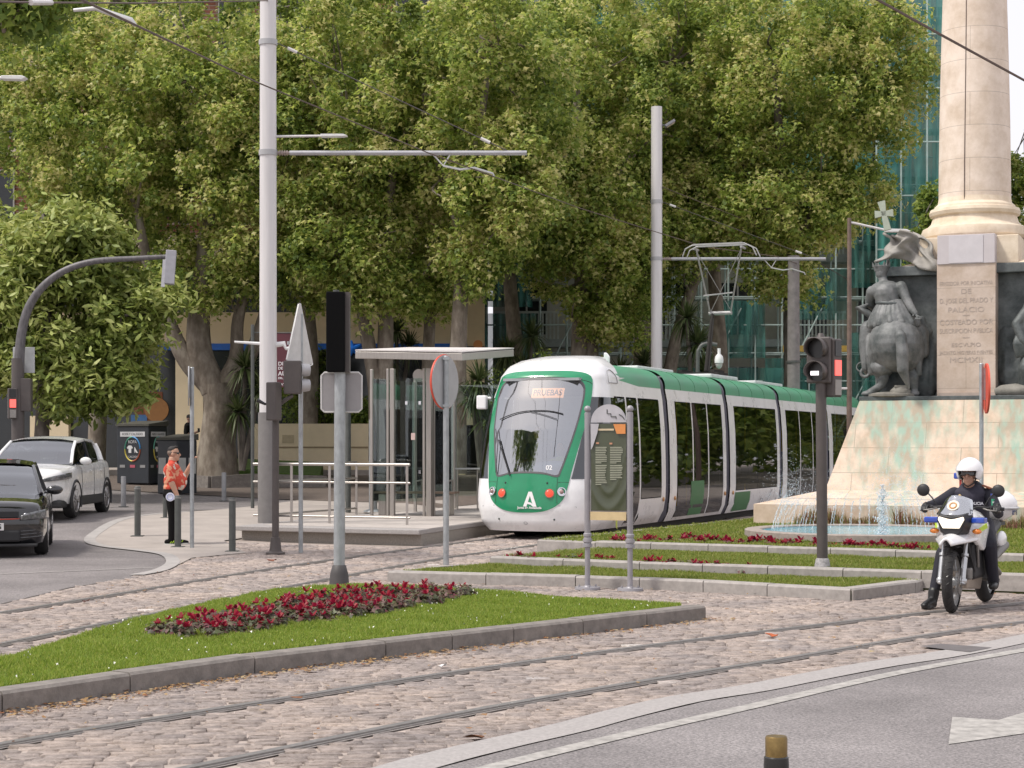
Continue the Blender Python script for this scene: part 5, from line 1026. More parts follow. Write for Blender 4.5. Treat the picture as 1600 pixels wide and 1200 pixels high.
mb = MB(); mb.tube([(-.28, -.05, 2.42), (-.16, -.05, 2.36), (-.05, -.03, 2.36)], [.035, .02, .02], 8); mb.build('buzzer', m_lensoff, o)
# mast arm traffic light on the left
YM = 40.0; p = D(30, 720, YM); p = Vector((p.x, YM, float(G(p.x, YM)))); o = thing('traffic_light', 'curved brown mast arm with traffic light over the left road', 'traffic light', p); sc = 30.0/FPX
def lp(px, py): q = D(px, py, YM); return q-p
pts = spline([Vector((lp(28, 690).x, 0, 0)), lp(28, 640), lp(30, 570), lp(34, 520), lp(46, 478), lp(70, 445), lp(105, 421), lp(150, 408), lp(210, 404), lp(262, 401)], 6)
mb = MB(); n_ = len(pts); mb.tube(pts, [.133-.083*i/(n_-1) for i in range(n_)], 16); mb.build('mast', M('scuffed mast grey', (.115, .108, .112), .5, .2, var=.4, scale=18, stretch=(1, 1, .3)), o, smooth=60)
mb = MB(); mb.tube([Vector((lp(28, 690).x, 0, 0)), lp(28, 560)], .14, 18); mb.build('mast_base', m_brown, o, smooth=60)
c_ = lp(266, 418); mb = MB(); mb.box(c_, (.23, .35, .75), R(10), ry=R(4)); mb.build('signal_housing', M('signal zinc', (.36, .36, .39), .5), o, bevel=.015)
mb = MB(); mb.box(lp(258, 428)+Vector((0, -.16, 0)), (.08, .04, .61), R(10), ry=R(4)); mb.build('backboard', M('backboard pale', (.50, .50, .53), .5), o)
mb = MB(); mb.box(lp(34, 562)+Vector((.0, .17, 0)), (.49, .016, .58)); mb.build('plate', M('plate pale', (.46, .47, .47), .5), o, bevel=.03)
q = head(o, lp(22, 607)+Vector((0, -.13, 0)), R(20), 3, .20, .226, .20, m_brown, faces=False)
for k, m in enumerate((m_lensoff, m_redman, m_greyglass)):
    mb = MB(); mb.box(lp(22, 607)+Vector((.04, -.24, -.113-.226*k)), (.133, .016, .18), R(20)); mb.build('lens', m, q)
mb = MB(); mb.box(lp(41, 617)+Vector((0, .03, 0)), (.23, .27, .73), R(5)); mb.build('signal_housing', m_brown, o, bevel=.015)
# maroon banner on a lamp post behind the pole
p = Vector((-355/FPX*40, 40.0, float(G(-355/FPX*40, 40)))); o = thing('street_banner', 'maroon vertical banner with white lettering behind the pale pole', 'banner', p)
z1, z0 = 1.72+(695-521)/70.0-p.z, 1.72+(695-605)/70.0-p.z; mb = MB(); mb.box((.05, 0, (z0+z1)/2), (.62, .012, z1-z0)); mb.build('cloth', M('maroon cloth', (.105, .03, .04), .8), o); mb = MB(); mb.tube([(-.75, 0, z1+.02), (.4, 0, z1+.01)], .014, 6); mb.tube([(-.72, 0, 0), (-.72, 0, z1+.2)], .04, 10); mb.build('bracket_post', m_dkgrey, o)
for t_, z, s_ in (('DICCIONARIO', z1-.68, .095), ('DE', z1-.78, .07), ('AUTORES', z1-.90, .11), ('DEL JAÉN', z1-1.0, .05), ('MAYO', z1-1.14, .06)): text(t_, s_*1.25, MATS['white lettering'], o, (-.15, -.008, z), align='LEFT', bold=.001)
# grey mast, tall thin lamp post, dome camera, kiosk at the back
p = Vector((440/FPX*52, 52.0, 0)); mb = MB(); mb.tube([(0, 0, 0), (0, 0, 7.2)], [.20, .17], 12); o = thing('grey_mast', 'stout weathered grey mast behind the tram under the right tree', 'mast', p); mb.build('mast', M('weathered mast', (.20, .185, .18), .8, var=.25, scale=5), o, smooth=40); mb = MB(); mb.cyl((0, 0, 4.1), (0, 0, 4.16), .215, None, 14); mb.build('band', m_dkgrey, o, smooth=40)
p = Vector((527/FPX*44, 44.0, 0)); o = thing('street_lamp', 'tall thin rust coloured street lamp left of the statue', 'street lamp', p); zt = EYE+(695-347)*44/FPX
mb = MB(); mb.tube([(0, 0, 0), (0, 0, zt+.1)], [.075, .05], 12); mb.build('post', M('rusty brown', (.15, .105, .085), .6, var=.3), o, smooth=40); mb = MB(); mb.tube([(0, 0, zt), (.9, 0, zt-.20)], .03, 8); mb.build('arm', m_alum, o, smooth=60); mb = MB(); mb.prism([(0, .03), (.5, .02), (.62, -.03), (.5, -.05), (0, -.05)], -.1, .1, Matrix.Translation((.88, 0, zt-.2)) @ Matrix.Rotation(R(90), 4, 'X')); mb.build('lamp_head', MATS['lamp head white'], o, bevel=.01)
mb = MB(); mb.tube([(0, 0, 3.1), (-.35, -.05, 3.1)], .03, 8); mb.build('side_arm', m_alum, o)
p = Vector((290/FPX*46, 46.0, 0)); o = thing('dome_camera', 'white dome surveillance camera on a dark gooseneck post above the tram roof', 'camera', p); zc = EYE+(695-560)*46/FPX
mb = MB(); mb.tube(spline([(0, 0, 0), (0, 0, zc-.3), (.05, 0, zc+.25), (.25, 0, zc+.38), (.5, 0, zc+.35)], 6), .05, 10); mb.build('post', m_dkgrey, o, smooth=60); mb = MB(); mb.lathe([(0, .36), (.045, .36), (.04, .22), (.10, .15), (.115, .05), (.11, -.02)], 18, (.55, 0, zc-.1)); mb.build('shield', MATS['lamp head white'], o, smooth=50); mb = MB(); mb.sph((.55, 0, zc-.12), (.095, .095, .15), 14); mb.build('dome', M('dome grey', (.45, .42, .42), .3), o, smooth=180)
p = Vector((270/FPX*47, 47.0, 0)); o = thing('kiosk', 'dark grey flat topped kiosk behind the tram', 'kiosk', p); mb = MB(); mb.box((0, 0, 1.7), (1.0, 1.0, 3.4)); mb.build('body', m_dkgrey, o, bevel=.02); mb = MB(); mb.box((0, 0, 3.43), (1.2, 1.2, .1)); mb.build('roof', M('kiosk roof', (.20, .20, .20), .6), o, bevel=.02); mb = MB(); mb.box((0, -.52, 2.9), (.8, .03, .5)); mb.build('panel', m_black, o)
# lamp head poking in at the left edge
p = D(22, 122, 30); o = thing('street_lamp', 'white street lamp head at the left edge among leaves', 'street lamp', p); mb = MB(); mb.prism([(-.2, .03), (.15, .03), (.22, 0), (.15, -.04), (-.2, -.03)], -.09, .09, Matrix.Rotation(R(90), 4, 'X')); mb.build('lamp_head', MATS['lamp head white'], o, bevel=.01); mb = MB(); mb.tube([(-.2, 0, 0), (-1.6, 0, -.1), (-1.9, 0, -1.0), (-1.9, 0, -p.z+float(G(p.x-1.9, 30)))], .035, 8); mb.build('post', m_alum, o, smooth=60)
# signal box on a post in the shelter's shade
p = Vector((-256/FPX*38.5, 38.5, .27)); o = thing('ticket_validator', 'dark slim post with a small black box behind the tram shelter', 'post', p); mb = MB(); mb.tube([(0, 0, 0), (0, 0, 2.6)], .06, 12); mb.build('post', m_dkgrey, o, smooth=40); mb = MB(); mb.box((.02, -.08, 2.55), (.14, .12, .28)); mb.build('box', m_black, o, bevel=.01)
p = Vector((-217/FPX*38.8, 38.8, .27)); o = thing('tall_totem', 'slim grey totem post standing behind the shelter glass', 'post', p); mb = MB(); mb.tube([(0, 0, 0), (0, 0, 2.0)], .09, 14); mb.build('post', m_galv, o, smooth=40); mb = MB(); mb.lathe([(.22, 0), (.2, .03), (.1, .06)], 16); mb.build('foot', m_galv, o, smooth=40)
# litter bin style boards at the stop
p = F(-3.9, 6.4, .27); o = thing('folding_table', 'pale small folding table behind the shelter bench', 'table', p); mb = MB(); mb.box((0, 0, .92), (.55, .4, .03)); mb.build('top', MATS['plate pale'], o)
for x in (-.22, .22): mb = MB(); mb.tube([(x, 0, 0), (x, 0, .9)], .015, 6); mb.build('leg', m_steel, o)
# park fence behind the stop
fe = thing('low_fence', 'low dark mesh fence with rails by the wall behind the stop', 'fence', (0, 0, 0)); fp = [D(668, 724, 55), D(715, 724, 55), D(748, 727, 55), D(775, 728, 55)]
for q in fp: mb = MB(); z0 = float(G(q.x, q.y)); mb.box((q.x, q.y, (z0+q.z)/2), (.05, .05, q.z-z0)); mb.build('post', m_brown, fe)
for dz in (0, -.5): mb = MB(); mb.tube([q+Vector((0, 0, dz)) for q in fp], .025, 6); mb.build('rail', m_brown, fe)
# textile bank containers
def container(px, py, Y, w, d, h, rz, lab, txt):
    x = (px-800)/FPX*Y; z = EYE-(py-HZ)/FPX*Y; o = thing('clothes_bank', lab, 'container', (x, Y, z), rz, 'dark clothes banks'); m_c = M('clothes bank blue black', (.018, .022, .028), .42, var=.25, scale=3)
    mb = MB(); mb.box((0, 0, h*.5), (w, d, h)); mb.build('body', m_c, o, bevel=.02); mb = MB(); mb.loft([[Vector((-w/2-.03, -d/2-.03, h)), Vector((w/2+.03, -d/2-.03, h)), Vector((w/2+.03, d/2+.03, h)), Vector((-w/2-.03, d/2+.03, h))], [Vector((-w/2-.03, -d/2-.03, h+.06)), Vector((w/2+.03, -d/2-.03, h+.06)), Vector((w/2+.03, d/2+.03, h+.16)), Vector((-w/2-.03, d/2+.03, h+.16))]]); mb.build('lid', M('dusty lid', (.07, .068, .055), .8), o)
    for x_ in (-w*.42, w*.42):
        mb = MB(); mb.box((x_, -d*.3, -.04), (.12, .12, .12)); mb.build('foot', m_black, o)
    if txt:
        for rot, off, wd in ((0, Vector((0, -d/2-.004, 0)), w), (R(90), Vector((w/2+.004, 0, 0)), d)):
            f = thing('face_graphic', None, None, off, rot); f.parent = o; del_ = 0
            k = wd/1.25
            mb = MB(); mb.box((0, -.004, h*.86), (wd*.78, .006, .14)); mb.build('top_strip', M('strip grey', (.50, .50, .51), .6), f)
            t = text('ROPA Y CALZADO', .095*k, m_lensoff, f, (0, -.008, h*.86), sx=1.0)
            cols = [(.05, .25, .55), (.10, .35, .25), (.55, .45, .08), (.45, .12, .06)]
            for qd in range(4):
                mb = MB(); pts_ = [Vector((.30*k*math.cos(a), -.006, h*.60+.34*math.sin(a))) for a in np.linspace(qd*math.pi/2, (qd+1)*math.pi/2, 9)]; mb.tube(pts_, .022, 4); mb.build('ring_arc', M('ring %d' % qd, cols[qd], .5), f)
            text('ROPA', .13*k, MATS['strip grey'], f, (0, -.006, h*.60+.2)); text('Y CALZADO', .085*k, MATS['strip grey'], f, (0, -.006, h*.60-.22))
            mb = MB(); s_ = k*.9; mq = Matrix.Translation((-.10*k, -.003, h*.60)) @ Matrix.Rotation(R(90), 4, 'X'); mb.prism([(a*s_, b*s_) for a, b in [(-.06, -.13), (.06, -.13), (.06, .03), (.09, 0), (.13, .05), (.06, .12), (-.06, .12), (-.13, .05), (-.09, 0), (-.06, .03)]], 0, .004, mq); mb.build('shirt_icon', M('icon white', (.6, .6, .6), .6), f)
            mb = MB(); mq = Matrix.Translation((.12*k, -.003, h*.60-.03)) @ Matrix.Rotation(R(90), 4, 'X'); mb.prism([(a*s_, b*s_) for a, b in [(-.05, .1), (-.03, .1), (.08, -.06), (.12, -.09), (.02, -.09), (-.03, 0), (-.03, -.09), (-.05, -.09)]], 0, .004, mq); mb.build('shoe_icon', M('icon white', (.6, .6, .6), .6), f)
            for x_, c in ((-.4, (.25, .25, .25)), (0, (.4, .08, .12)), (.4, (.25, .25, .25))): mb = MB(); mb.box((x_*k, -.004, h*.30), (.2*k, .006, .08)); mb.build('small_mark', M('small mark %g' % c[2], c, .6), f)
    else:
        for x_, rot, off in ((0, 0, Vector((0, -d/2-.005, h*.52))), (0, R(90), Vector((w/2+.005, 0, h*.52)))):
            for s_ in (-.25, .25):
                mb = MB(); mb.box((s_*w, 0, 0), (w*.36, .006, h*.30)); q = mb.build('poster_sheet', M('faded sheet', (.42, .42, .40), .7), o); q.location = off; q.rotation_euler = (0, 0, rot)
    return o
container(222, 755, 51, 1.16, .80, 1.62, R(-29), 'black clothes bank with a round colourful clothing emblem', True)
container(277, 771, 47, .72, .72, 1.40, R(-35), 'smaller dark clothes bank with white paper sheets behind the man', False)
# ================================================================== CARS
m_tyre = M('tyre rubber', (.018, .017, .017), .8, var=.3, scale=20); m_alloy = M('alloy wheel', (.45, .44, .44), .3, .8, var=.1); m_carint = M('car interior', (.03, .03, .032), .8)
m_cglass = glass('car glass', (.16, .18, .18), .20, .01); m_cglass2 = glass('car side glass', (.10, .12, .12), .12, .01); m_hl = M('headlight clear', (.13, .135, .14), .08, .3, var=.7, scale=25, coat=1); m_clad = M('black cladding', (.028, .028, .029), .6)
def lerp_t(tab, y):
    for (y0, *a), (y1, *b) in zip(tab[:-1], tab[1:]):
        if y <= y1: t = max(0, (y-y0)/(y1-y0)); t = t*t*(3-2*t)*.5+t*.5; return [p+(q-p)*t for p, q in zip(a, b)]
    return tab[-1][1:]
def car(o, L, st, gh, paint, axles, wr, wx, roofm=None, arch=None, spokes=5):
    """st: y, half width, low z, belt z;  gh: y, base half width, base z, top half width, top z"""
    rings = []
    for y in np.linspace(0, L, 46):
        w, zl, zb = lerp_t(st, y); sec = [(0, zl), (w*.80, zl), (w*.95, zl+.05), (w*1.0, zl+.22), (w*1.005, (zl+zb)/2+.05), (w*.985, zb-.16), (w*.955, zb-.05), (w*.90, zb-.008), (w*.80, zb+.012), (w*.45, zb+.035), (0, zb+.042)]
        ring = [Vector((x, y, z)) for x, z in sec]+[Vector((-x, y, z)) for x, z in sec[-2:0:-1]]; rings.append(ring)
    mb = MB(); mb.loft(rings, True, True); body = mb.build('body', paint, o, smooth=50)
    cut = MB()
    for ya in axles:
        for sg in (-1, 1): cut.cyl((sg*(wx+.16), ya, wr), (sg*(wx-.30), ya, wr), wr*1.11, None, 28)
    cu = cut.build('cut', None); md = body.modifiers.new('arches', 'BOOLEAN'); md.operation = 'DIFFERENCE'; md.object = cu; md.solver = 'EXACT'
    dg = bpy.context.evaluated_depsgraph_get(); me = bpy.data.meshes.new_from_object(body.evaluated_get(dg)); body.modifiers.clear(); body.data = me; bpy.data.objects.remove(cu)
    rings = []
    for y in np.linspace(gh[0][0], gh[-1][0], 30):
        wb, zb, wt, zt = lerp_t(gh, y); sec = [(wb, zb), (wb+(wt-wb)*.5+.012, zb+(zt-zb)*.5), (wt+.02, zt-.05*(zt-zb)), (wt*.9, zt+.0), (wt*.5, zt+.022*(zt-zb)*2), (0, zt+.03*(zt-zb)*2)]
        rings.append([Vector((x, y, z)) for x, z in sec]+[Vector((-x, y, z)) for x, z in sec[-2::-1]])
    mb = MB(); mb.loft(rings, False, False); mb.build('glasshouse', m_cglass, o, smooth=50)
    return body
def nosepath(tab, a, sg, z, off):
    k = a*(len(tab)-1); i = min(int(k), len(tab)-2); t = k-i; p0, p1 = Vector(tab[i]), Vector(tab[i+1]); p = p0.lerp(p1, t); d = (p1-p0).normalized(); n = Vector((d.y, -d.x)); p = p+n*off
    return Vector((sg*p.x, p.y, z))
def wheels(o, axles, wr, wx, spokes=5, tw=.2, steer=0):
    for i, ya in enumerate(axles):
        for sg in (-1, 1):
            w = thing('wheel', None, None, (sg*wx, ya, wr), steer if i == 0 else 0); w.parent = o; mb = MB()
            prof = [(wr*.66, -tw/2), (wr*.90, -tw/2-.004), (wr*.985, -tw*.36), (wr, -tw*.2), (wr, tw*.2), (wr*.985, tw*.36), (wr*.90, tw/2+.004), (wr*.66, tw/2)]
            mt = Matrix.Rotation(R(90), 3, 'Y'); mb.lathe(prof, 32); mb.v = [tuple(mt @ Vector(v)) for v in mb.v]; mb.build('tyre', m_tyre, w, smooth=40)
            mb = MB(); mb.torus((sg*.092, 0, 0), (1, 0, 0), wr*.64, .016, 30, 6)
            for k in range(spokes):
                a = 2*math.pi*k/spokes+.3
                for da in (-.16, .16): mb.bar((sg*.095, .04*math.sin(a), .04*math.cos(a)), (sg*.092, wr*.63*math.sin(a+da), wr*.63*math.cos(a+da)), .035, .02)
            mb.disc((sg*.06, 0, 0), (sg, 0, 0), .06, 16, .035); mb.build('rim', m_alloy, w, smooth=40); mb = MB(); mb.disc((sg*.01, 0, 0), (sg, 0, 0), wr*.64, 24, .01); mb.build('brake_disc', m_black, w)
def tubepart(o, name, pts, r, mat, n=6, flat=None):
    mb = MB(); mb.tube([Vector(p) for p in pts], r, n); return mb.build(name, mat, o, smooth=60)
# white family crossover
m_cwhite = M('car white paint', (.72, .72, .71), .25, var=.04, coat=.8)
suv = thing('car', 'white family crossover waiting behind the black hatchback on the left road', 'car', (-9.50, 34.45, .275), 0)
ax = (.93, 3.58); stS = [(0, .58, .34, .80), (.05, .74, .30, .88), (.2, .835, .26, .95), (.6, .89, .24, .99), (1.1, .905, .23, 1.04), (2.0, .905, .23, 1.06), (3.2, .905, .23, 1.10), (3.9, .88, .25, 1.12), (4.25, .80, .32, 1.08), (4.38, .66, .40, .95)]
ghS = [(.98, .80, 1.04, .76, 1.06), (1.45, .80, 1.05, .68, 1.34), (1.85, .80, 1.06, .63, 1.52), (2.6, .80, 1.08, .64, 1.575), (3.3, .79, 1.09, .61, 1.55), (3.75, .76, 1.10, .57, 1.46), (4.2, .70, 1.10, .60, 1.14)]
car(suv, 4.38, stS, ghS, m_cwhite, ax, .345, .80); wheels(suv, ax, .345, .80, 5)
def roof(o, gh, y0, y1, mat, off=.012):
    mb = MB(); rings = []
    for y in np.linspace(y0, y1, 12):
        wb, zb, wt, zt = lerp_t(gh, y); rings.append([Vector((x, y, z+off)) for x, z in [(wt+.03, zt-.05*(zt-zb)-.02), (wt*.97, zt-.005), (wt*.6, zt+.03), (0, zt+.04), (-wt*.6, zt+.03), (-wt*.97, zt-.005), (-wt-.03, zt-.05*(zt-zb)-.02)]])
    mb.loft(rings, False, False); return mb.build('roof', mat, o, smooth=60)
roof(suv, ghS, 1.84, 3.85, m_cwhite)
def P_on(gh, y, t, sg, off=.012):
    wb, zb, wt, zt = lerp_t(gh, y); return Vector((sg*(wb+(wt+.02-wb)*t+off), y, zb+(zt-zb)*t*.97))
for sg in (-1, 1):
    tubepart(suv, 'a_pillar', [P_on(ghS, y, 1, sg, .0) for y in (1.02, 1.45, 1.85)], .035, m_cwhite); tubepart(suv, 'cantrail', [P_on(ghS, y, .97, sg, .0) for y in (1.85, 2.6, 3.3, 3.75, 4.15)], .03, m_cwhite)
    tubepart(suv, 'b_pillar', [P_on(ghS, 2.45, t, sg, .004) for t in (0, .5, 1)], .03, m_black); tubepart(suv, 'c_pillar', [P_on(ghS, y, t, sg, .0) for y, t in ((3.55, .0), (3.7, .5), (3.72, 1))], .07, m_cwhite)
    tubepart(suv, 'window_trim', [P_on(ghS, y, 0, sg, .012) for y in (1.2, 2, 3, 3.6)], .012, m_chrome)
    for ya in ax:
        mb = MB(); pts = [Vector((sg*(.895), ya+.392*math.cos(a), .345+.392*math.sin(a))) for a in np.linspace(-.35, math.pi+.35, 22)]; mb.tube(pts, .030, 6); mb.build('wheel_arch', m_clad, suv, smooth=60)
    mb = MB(); mb.box((sg*.885, 2.25, .34), (.06, 1.9, .20)); mb.build('sill', m_clad, suv, bevel=.03)
    mb = MB(); mb.sph((sg*.99, 1.32, 1.12), (.12, .075, .082), 14); q = mb.build('mirror', m_cwhite, suv, smooth=180); mb = MB(); mb.box((sg*.90, 1.32, 1.06), (.12, .05, .03)); mb.build('mirror_foot', m_black, q)
    for y in (2.15, 3.05): mb = MB(); mb.box((sg*.915, y, .92), (.03, .20, .035)); mb.build('door_handle', m_cwhite, suv, bevel=.01)
    for y in (1.38, 2.42, 3.35): tubepart(suv, 'door_gap', [(sg*.906, y, .42), (sg*.912, y+.01, .7), (sg*.893, y+.02, .98)], .004, m_black)
    mb = MB(); mb.grid(lambda a, b: nosepath(((.46, -.012), (.60, .0), (.745, .045), (.835, .19), (.885, .47)), a, sg, .725+.07*a+(.05+.14*a-.08*a*a)*b, .012), 16, 4); hl = mb.build('headlight', m_hl, suv, smooth=180); sm = hl.modifiers.new('s', 'SOLIDIFY'); sm.thickness = .03; sm.offset = 1
    for x in (.58, .70): mb = MB(); mb.sph((sg*x, .03+1.3*max(0, x-.58)**2, .765+.12*(x-.5)), .042, 12); mb.build('lamp_lens', m_chrome, hl, smooth=180)
mb = MB(); mb.box((0, .02, .42), (1.30, .12, .20)); mb.build('lower_grille', m_clad, suv, bevel=.03); mb = MB(); mb.box((0, -.01, .72), (.75, .08, .12)); mb.build('grille', m_black, suv, bevel=.02); mb = MB(); mb.tube([(-.35, -.05, .78), (-.16, -.06, .66), (.16, -.06, .66), (.35, -.05, .78)], .018, 6); mb.build('grille_trim', m_chrome, suv, smooth=60)
mb = MB(); mb.box((0, .3, .30), (1.66, .5, .16)); mb.build('front_skirt', m_clad, suv, bevel=.05)
for x in (-.4, .4): mb = MB(); mb.box((x, 2.3, 1.0), (.45, .14, .6)); mb.build('front_seat', m_carint, suv, bevel=.05)
mb = MB(); mb.box((0, 1.5, .98), (1.4, .5, .12)); mb.build('dashboard', m_carint, suv)
# black hatchback
m_cblack = M('car black paint', (.008, .008, .010), .12, var=.1, coat=1)
gol = thing('car', 'black hatchback with red grille line facing the camera at the left edge', 'car', (-7.98, 27.2, 0), R(13))
ax = (.86, 3.48); stG = [(0, .60, .26, .68), (.04, .74, .20, .75), (.18, .83, .17, .81), (.5, .875, .16, .87), (1.05, .895, .16, .93), (2.0, .895, .16, .95), (3.2, .89, .17, .98), (3.9, .85, .20, .99), (4.2, .75, .28, .93), (4.26, .66, .36, .85)]
ghG = [(1.0, .80, .93, .76, .94), (1.45, .80, .94, .67, 1.22), (1.9, .80, .95, .61, 1.385), (2.6, .80, .96, .61, 1.44), (3.3, .78, .97, .58, 1.42), (3.7, .74, .98, .55, 1.34), (4.1, .68, .98, .58, 1.02)]
car(gol, 4.26, stG, ghG, m_cblack, ax, .32, .785); wheels(gol, ax, .32, .785, 5); roof(gol, ghG, 1.88, 3.7, m_cblack)
for sg in (-1, 1):
    tubepart(gol, 'a_pillar', [P_on(ghG, y, 1, sg, .0) for y in (1.02, 1.45, 1.9)], .032, m_cblack); tubepart(gol, 'cantrail', [P_on(ghG, y, .97, sg, .0) for y in (1.9, 2.6, 3.3, 3.7, 4.05)], .028, m_cblack)
    tubepart(gol, 'b_pillar', [P_on(ghG, 2.4, t, sg, .004) for t in (0, .5, 1)], .03, m_black)
    mb = MB(); mb.sph((sg*.98, 1.22, 1.0), (.13, .075, .075), 14); q = mb.build('mirror', m_cblack, gol, smooth=180); mb = MB(); mb.box((sg*.88, 1.22, .96), (.12, .05, .03)); mb.build('mirror_foot', m_black, q)
    mb = MB(); mb.grid(lambda a, b: nosepath(((.50, -.012), (.62, .0), (.745, .035), (.832, .17), (.866, .36)), a, sg, .572+.03*a+(.07+.15*a-.08*a*a)*b, .014), 16, 4); hl = mb.build('headlight', m_hl, gol, smooth=180); sm = hl.modifiers.new('s', 'SOLIDIFY'); sm.thickness = .03; sm.offset = 1
    for x in (.57, .72): mb = MB(); mb.sph((sg*x, .02+1.5*max(0, x-.58)**2, .64+.08*(x-.5)), .036, 12); mb.build('lamp_lens', m_chrome, hl, smooth=180)
    tubepart(gol, 'red_line', [(sg*.0, -.035, .585), (sg*.4, -.015, .59), (sg*.60, .03, .60), (sg*.82, .19, .62)], .007, m_redrim)
    for k in range(3): tubepart(gol, 'intake_slat', [(sg*.50, -.01, .30+k*.05), (sg*.66, .03, .31+k*.05), (sg*.80, .15, .32+k*.05)], .014, M('gloss slat', (.02, .02, .022), .2, coat=1))
    for y in (2.1,): tubepart(gol, 'door_gap', [(sg*.90, y, .3), (sg*.897, y, .6), (sg*.875, y+.02, .9)], .004, m_black)
mb = MB(); mb.box((0, -.0, .66), (.95, .06, .10)); mb.build('grille', m_black, gol, bevel=.01); mb = MB(); mb.box((0, .0, .33), (1.0, .10, .18)); mb.build('lower_grille', m_black, gol, bevel=.03); mb = MB(); mb.box((0, .06, .19), (1.5, .16, .05)); mb.build('splitter', m_clad, gol, bevel=.02)
mb = MB(); mb.box((0, -.055, .475), (.52, .012, .112)); pl = mb.build('number_plate', M('plate white', (.66, .66, .64), .4), gol, bevel=.004); text('G', .105, m_lensoff, pl, (.185, -.063, .475), bold=.003)
for x in (-.38, .38): mb = MB(); mb.box((x, 2.2, .92), (.45, .14, .6)); mb.build('front_seat', m_carint, gol, bevel=.05)
mb = MB(); mb.box((0, 1.5, .87), (1.4, .5, .12)); mb.build('dashboard', m_carint, gol)
# ================================================================== POLICE MOTORCYCLE
mo = thing('motorcycle', 'white police motorcycle with lit headlight and blue lamps stopped on the setts', 'motorcycle', P(1487, 957.5), R(-28))
m_mwhite = M('fairing white', (.74, .74, .75), .25, var=.05, coat=.6); m_mgrey = M('machine grey', (.20, .19, .18), .45, .6, var=.25, scale=12); m_blue = M('police blue lens', (.02, .07, .42), .12, var=.2, coat=1); m_amber = M('amber lens', (.75, .22, .02), .2, var=.1, coat=1)
m_silver = M('fork silver', (.50, .51, .52), .3, .75, var=.12); m_mblk = M('matt plastic black', (.018, .018, .02), .5, var=.2)
def mwheel(loc, r, tw, rz, nm):
    w = thing(nm, None, None, loc, rz); w.parent = mo; mb = MB(); prof = []
    for k in range(13):
        a = math.pi*k/12; prof.append((r-tw*.62+tw*.62*math.sin(a), -tw/2*math.cos(a)*1.05))
    mt = Matrix.Rotation(R(90), 3, 'Y'); mb.lathe(prof, 48); mb.v = [tuple(mt @ Vector(v)) for v in mb.v]; ty = mb.build('tyre', m_tyre, w, smooth=60)
    for k in range(26):                                              # tread grooves
        for sg in (-1, 1):
            a = 2*math.pi*(k+.25*sg)/26; gm = MB(); pts = []
            for t in np.linspace(.12, 1, 5): aa = math.pi/2+sg*t*.9; q = r-tw*.62+tw*.62*math.sin(aa)+.001; xx = -tw/2*math.cos(aa)*1.05; an = a+t*.12; pts.append(Vector((xx, q*math.sin(an), q*math.cos(an))))
            gm.tube(pts, .0035, 4); gm.build('tread_groove', m_lensoff, ty) if nm == 'front_wheel' and k % 1 == 0 else None
    mb = MB(); mb.torus((-.03, 0, 0), (1, 0, 0), r-tw*.66, .014, 40, 6); mb.torus((.03, 0, 0), (1, 0, 0), r-tw*.66, .014, 40, 6); mb.lathe([(r-tw*.68, -.03), (r-tw*.68, .03)], 40); k0 = len(mb.v)-80; mb.v[k0:] = [tuple(mt @ Vector(v)) for v in mb.v[k0:]]; mb.build('rim', m_silver, w, smooth=60)
    mb = MB(); mb.cyl((-.07, 0, 0), (.07, 0, 0), .045, None, 14)
    for k in range(32): a = 2*math.pi*k/32; s_ = (.05 if k % 2 else -.05); mb.tube([(s_, .04*math.sin(a), .04*math.cos(a)), (s_*.3, (r-tw*.68)*math.sin(a+.3*(1 if k % 4 < 2 else -1)), (r-tw*.68)*math.cos(a+.3*(1 if k % 4 < 2 else -1)))], .0025, 4)
    mb.build('hub_and_spokes', m_silver, w, smooth=60)
    mb = MB(); mb.lathe([(.065, -.003), (.14, -.003), (.14, .003), (.065, .003), (.065, -.003)], 28); mb.v = [tuple(mt @ Vector(v)+Vector((.085, 0, 0))) for v in mb.v]; mb.build('brake_disc', m_mgrey, w, smooth=30); return w
fwz = .325; mwheel((0, 0, fwz), .325, .105, R(4), 'front_wheel'); mwheel((0, 1.46, .315), .315, .135, 0, 'rear_wheel')
for sg in (-1, 1):
    mb = MB(); mb.tube([(sg*.115, -.02, .30), (sg*.115, .08, .56)], .030, 14); mb.sph((sg*.115, .0, .33), .045, 10); mb.tube([(sg*.115, .08, .56), (sg*.105, .27, 1.02)], .021, 12); mb.cyl((sg*.115, .085, .575), (sg*.115, .095, .60), .037, None, 14); mb.build('fork_leg', m_silver, mo, smooth=50)
mb = MB(); mb.box((.16, .09, .40), (.05, .09, .12)); mb.build('brake_caliper', m_mgrey, mo, bevel=.015)
mb = MB(); mb.grid(lambda a, b: Vector(((b-.5)*.15, .345*math.cos(R(78+80*a))*-1+.03, fwz+.355*math.sin(R(78+80*a))+.015*(1-(2*b-1)**2))), 14, 6); q = mb.build('front_mudguard', m_mblk, mo, smooth=180); sm = q.modifiers.new('s', 'SOLIDIFY'); sm.thickness = .008
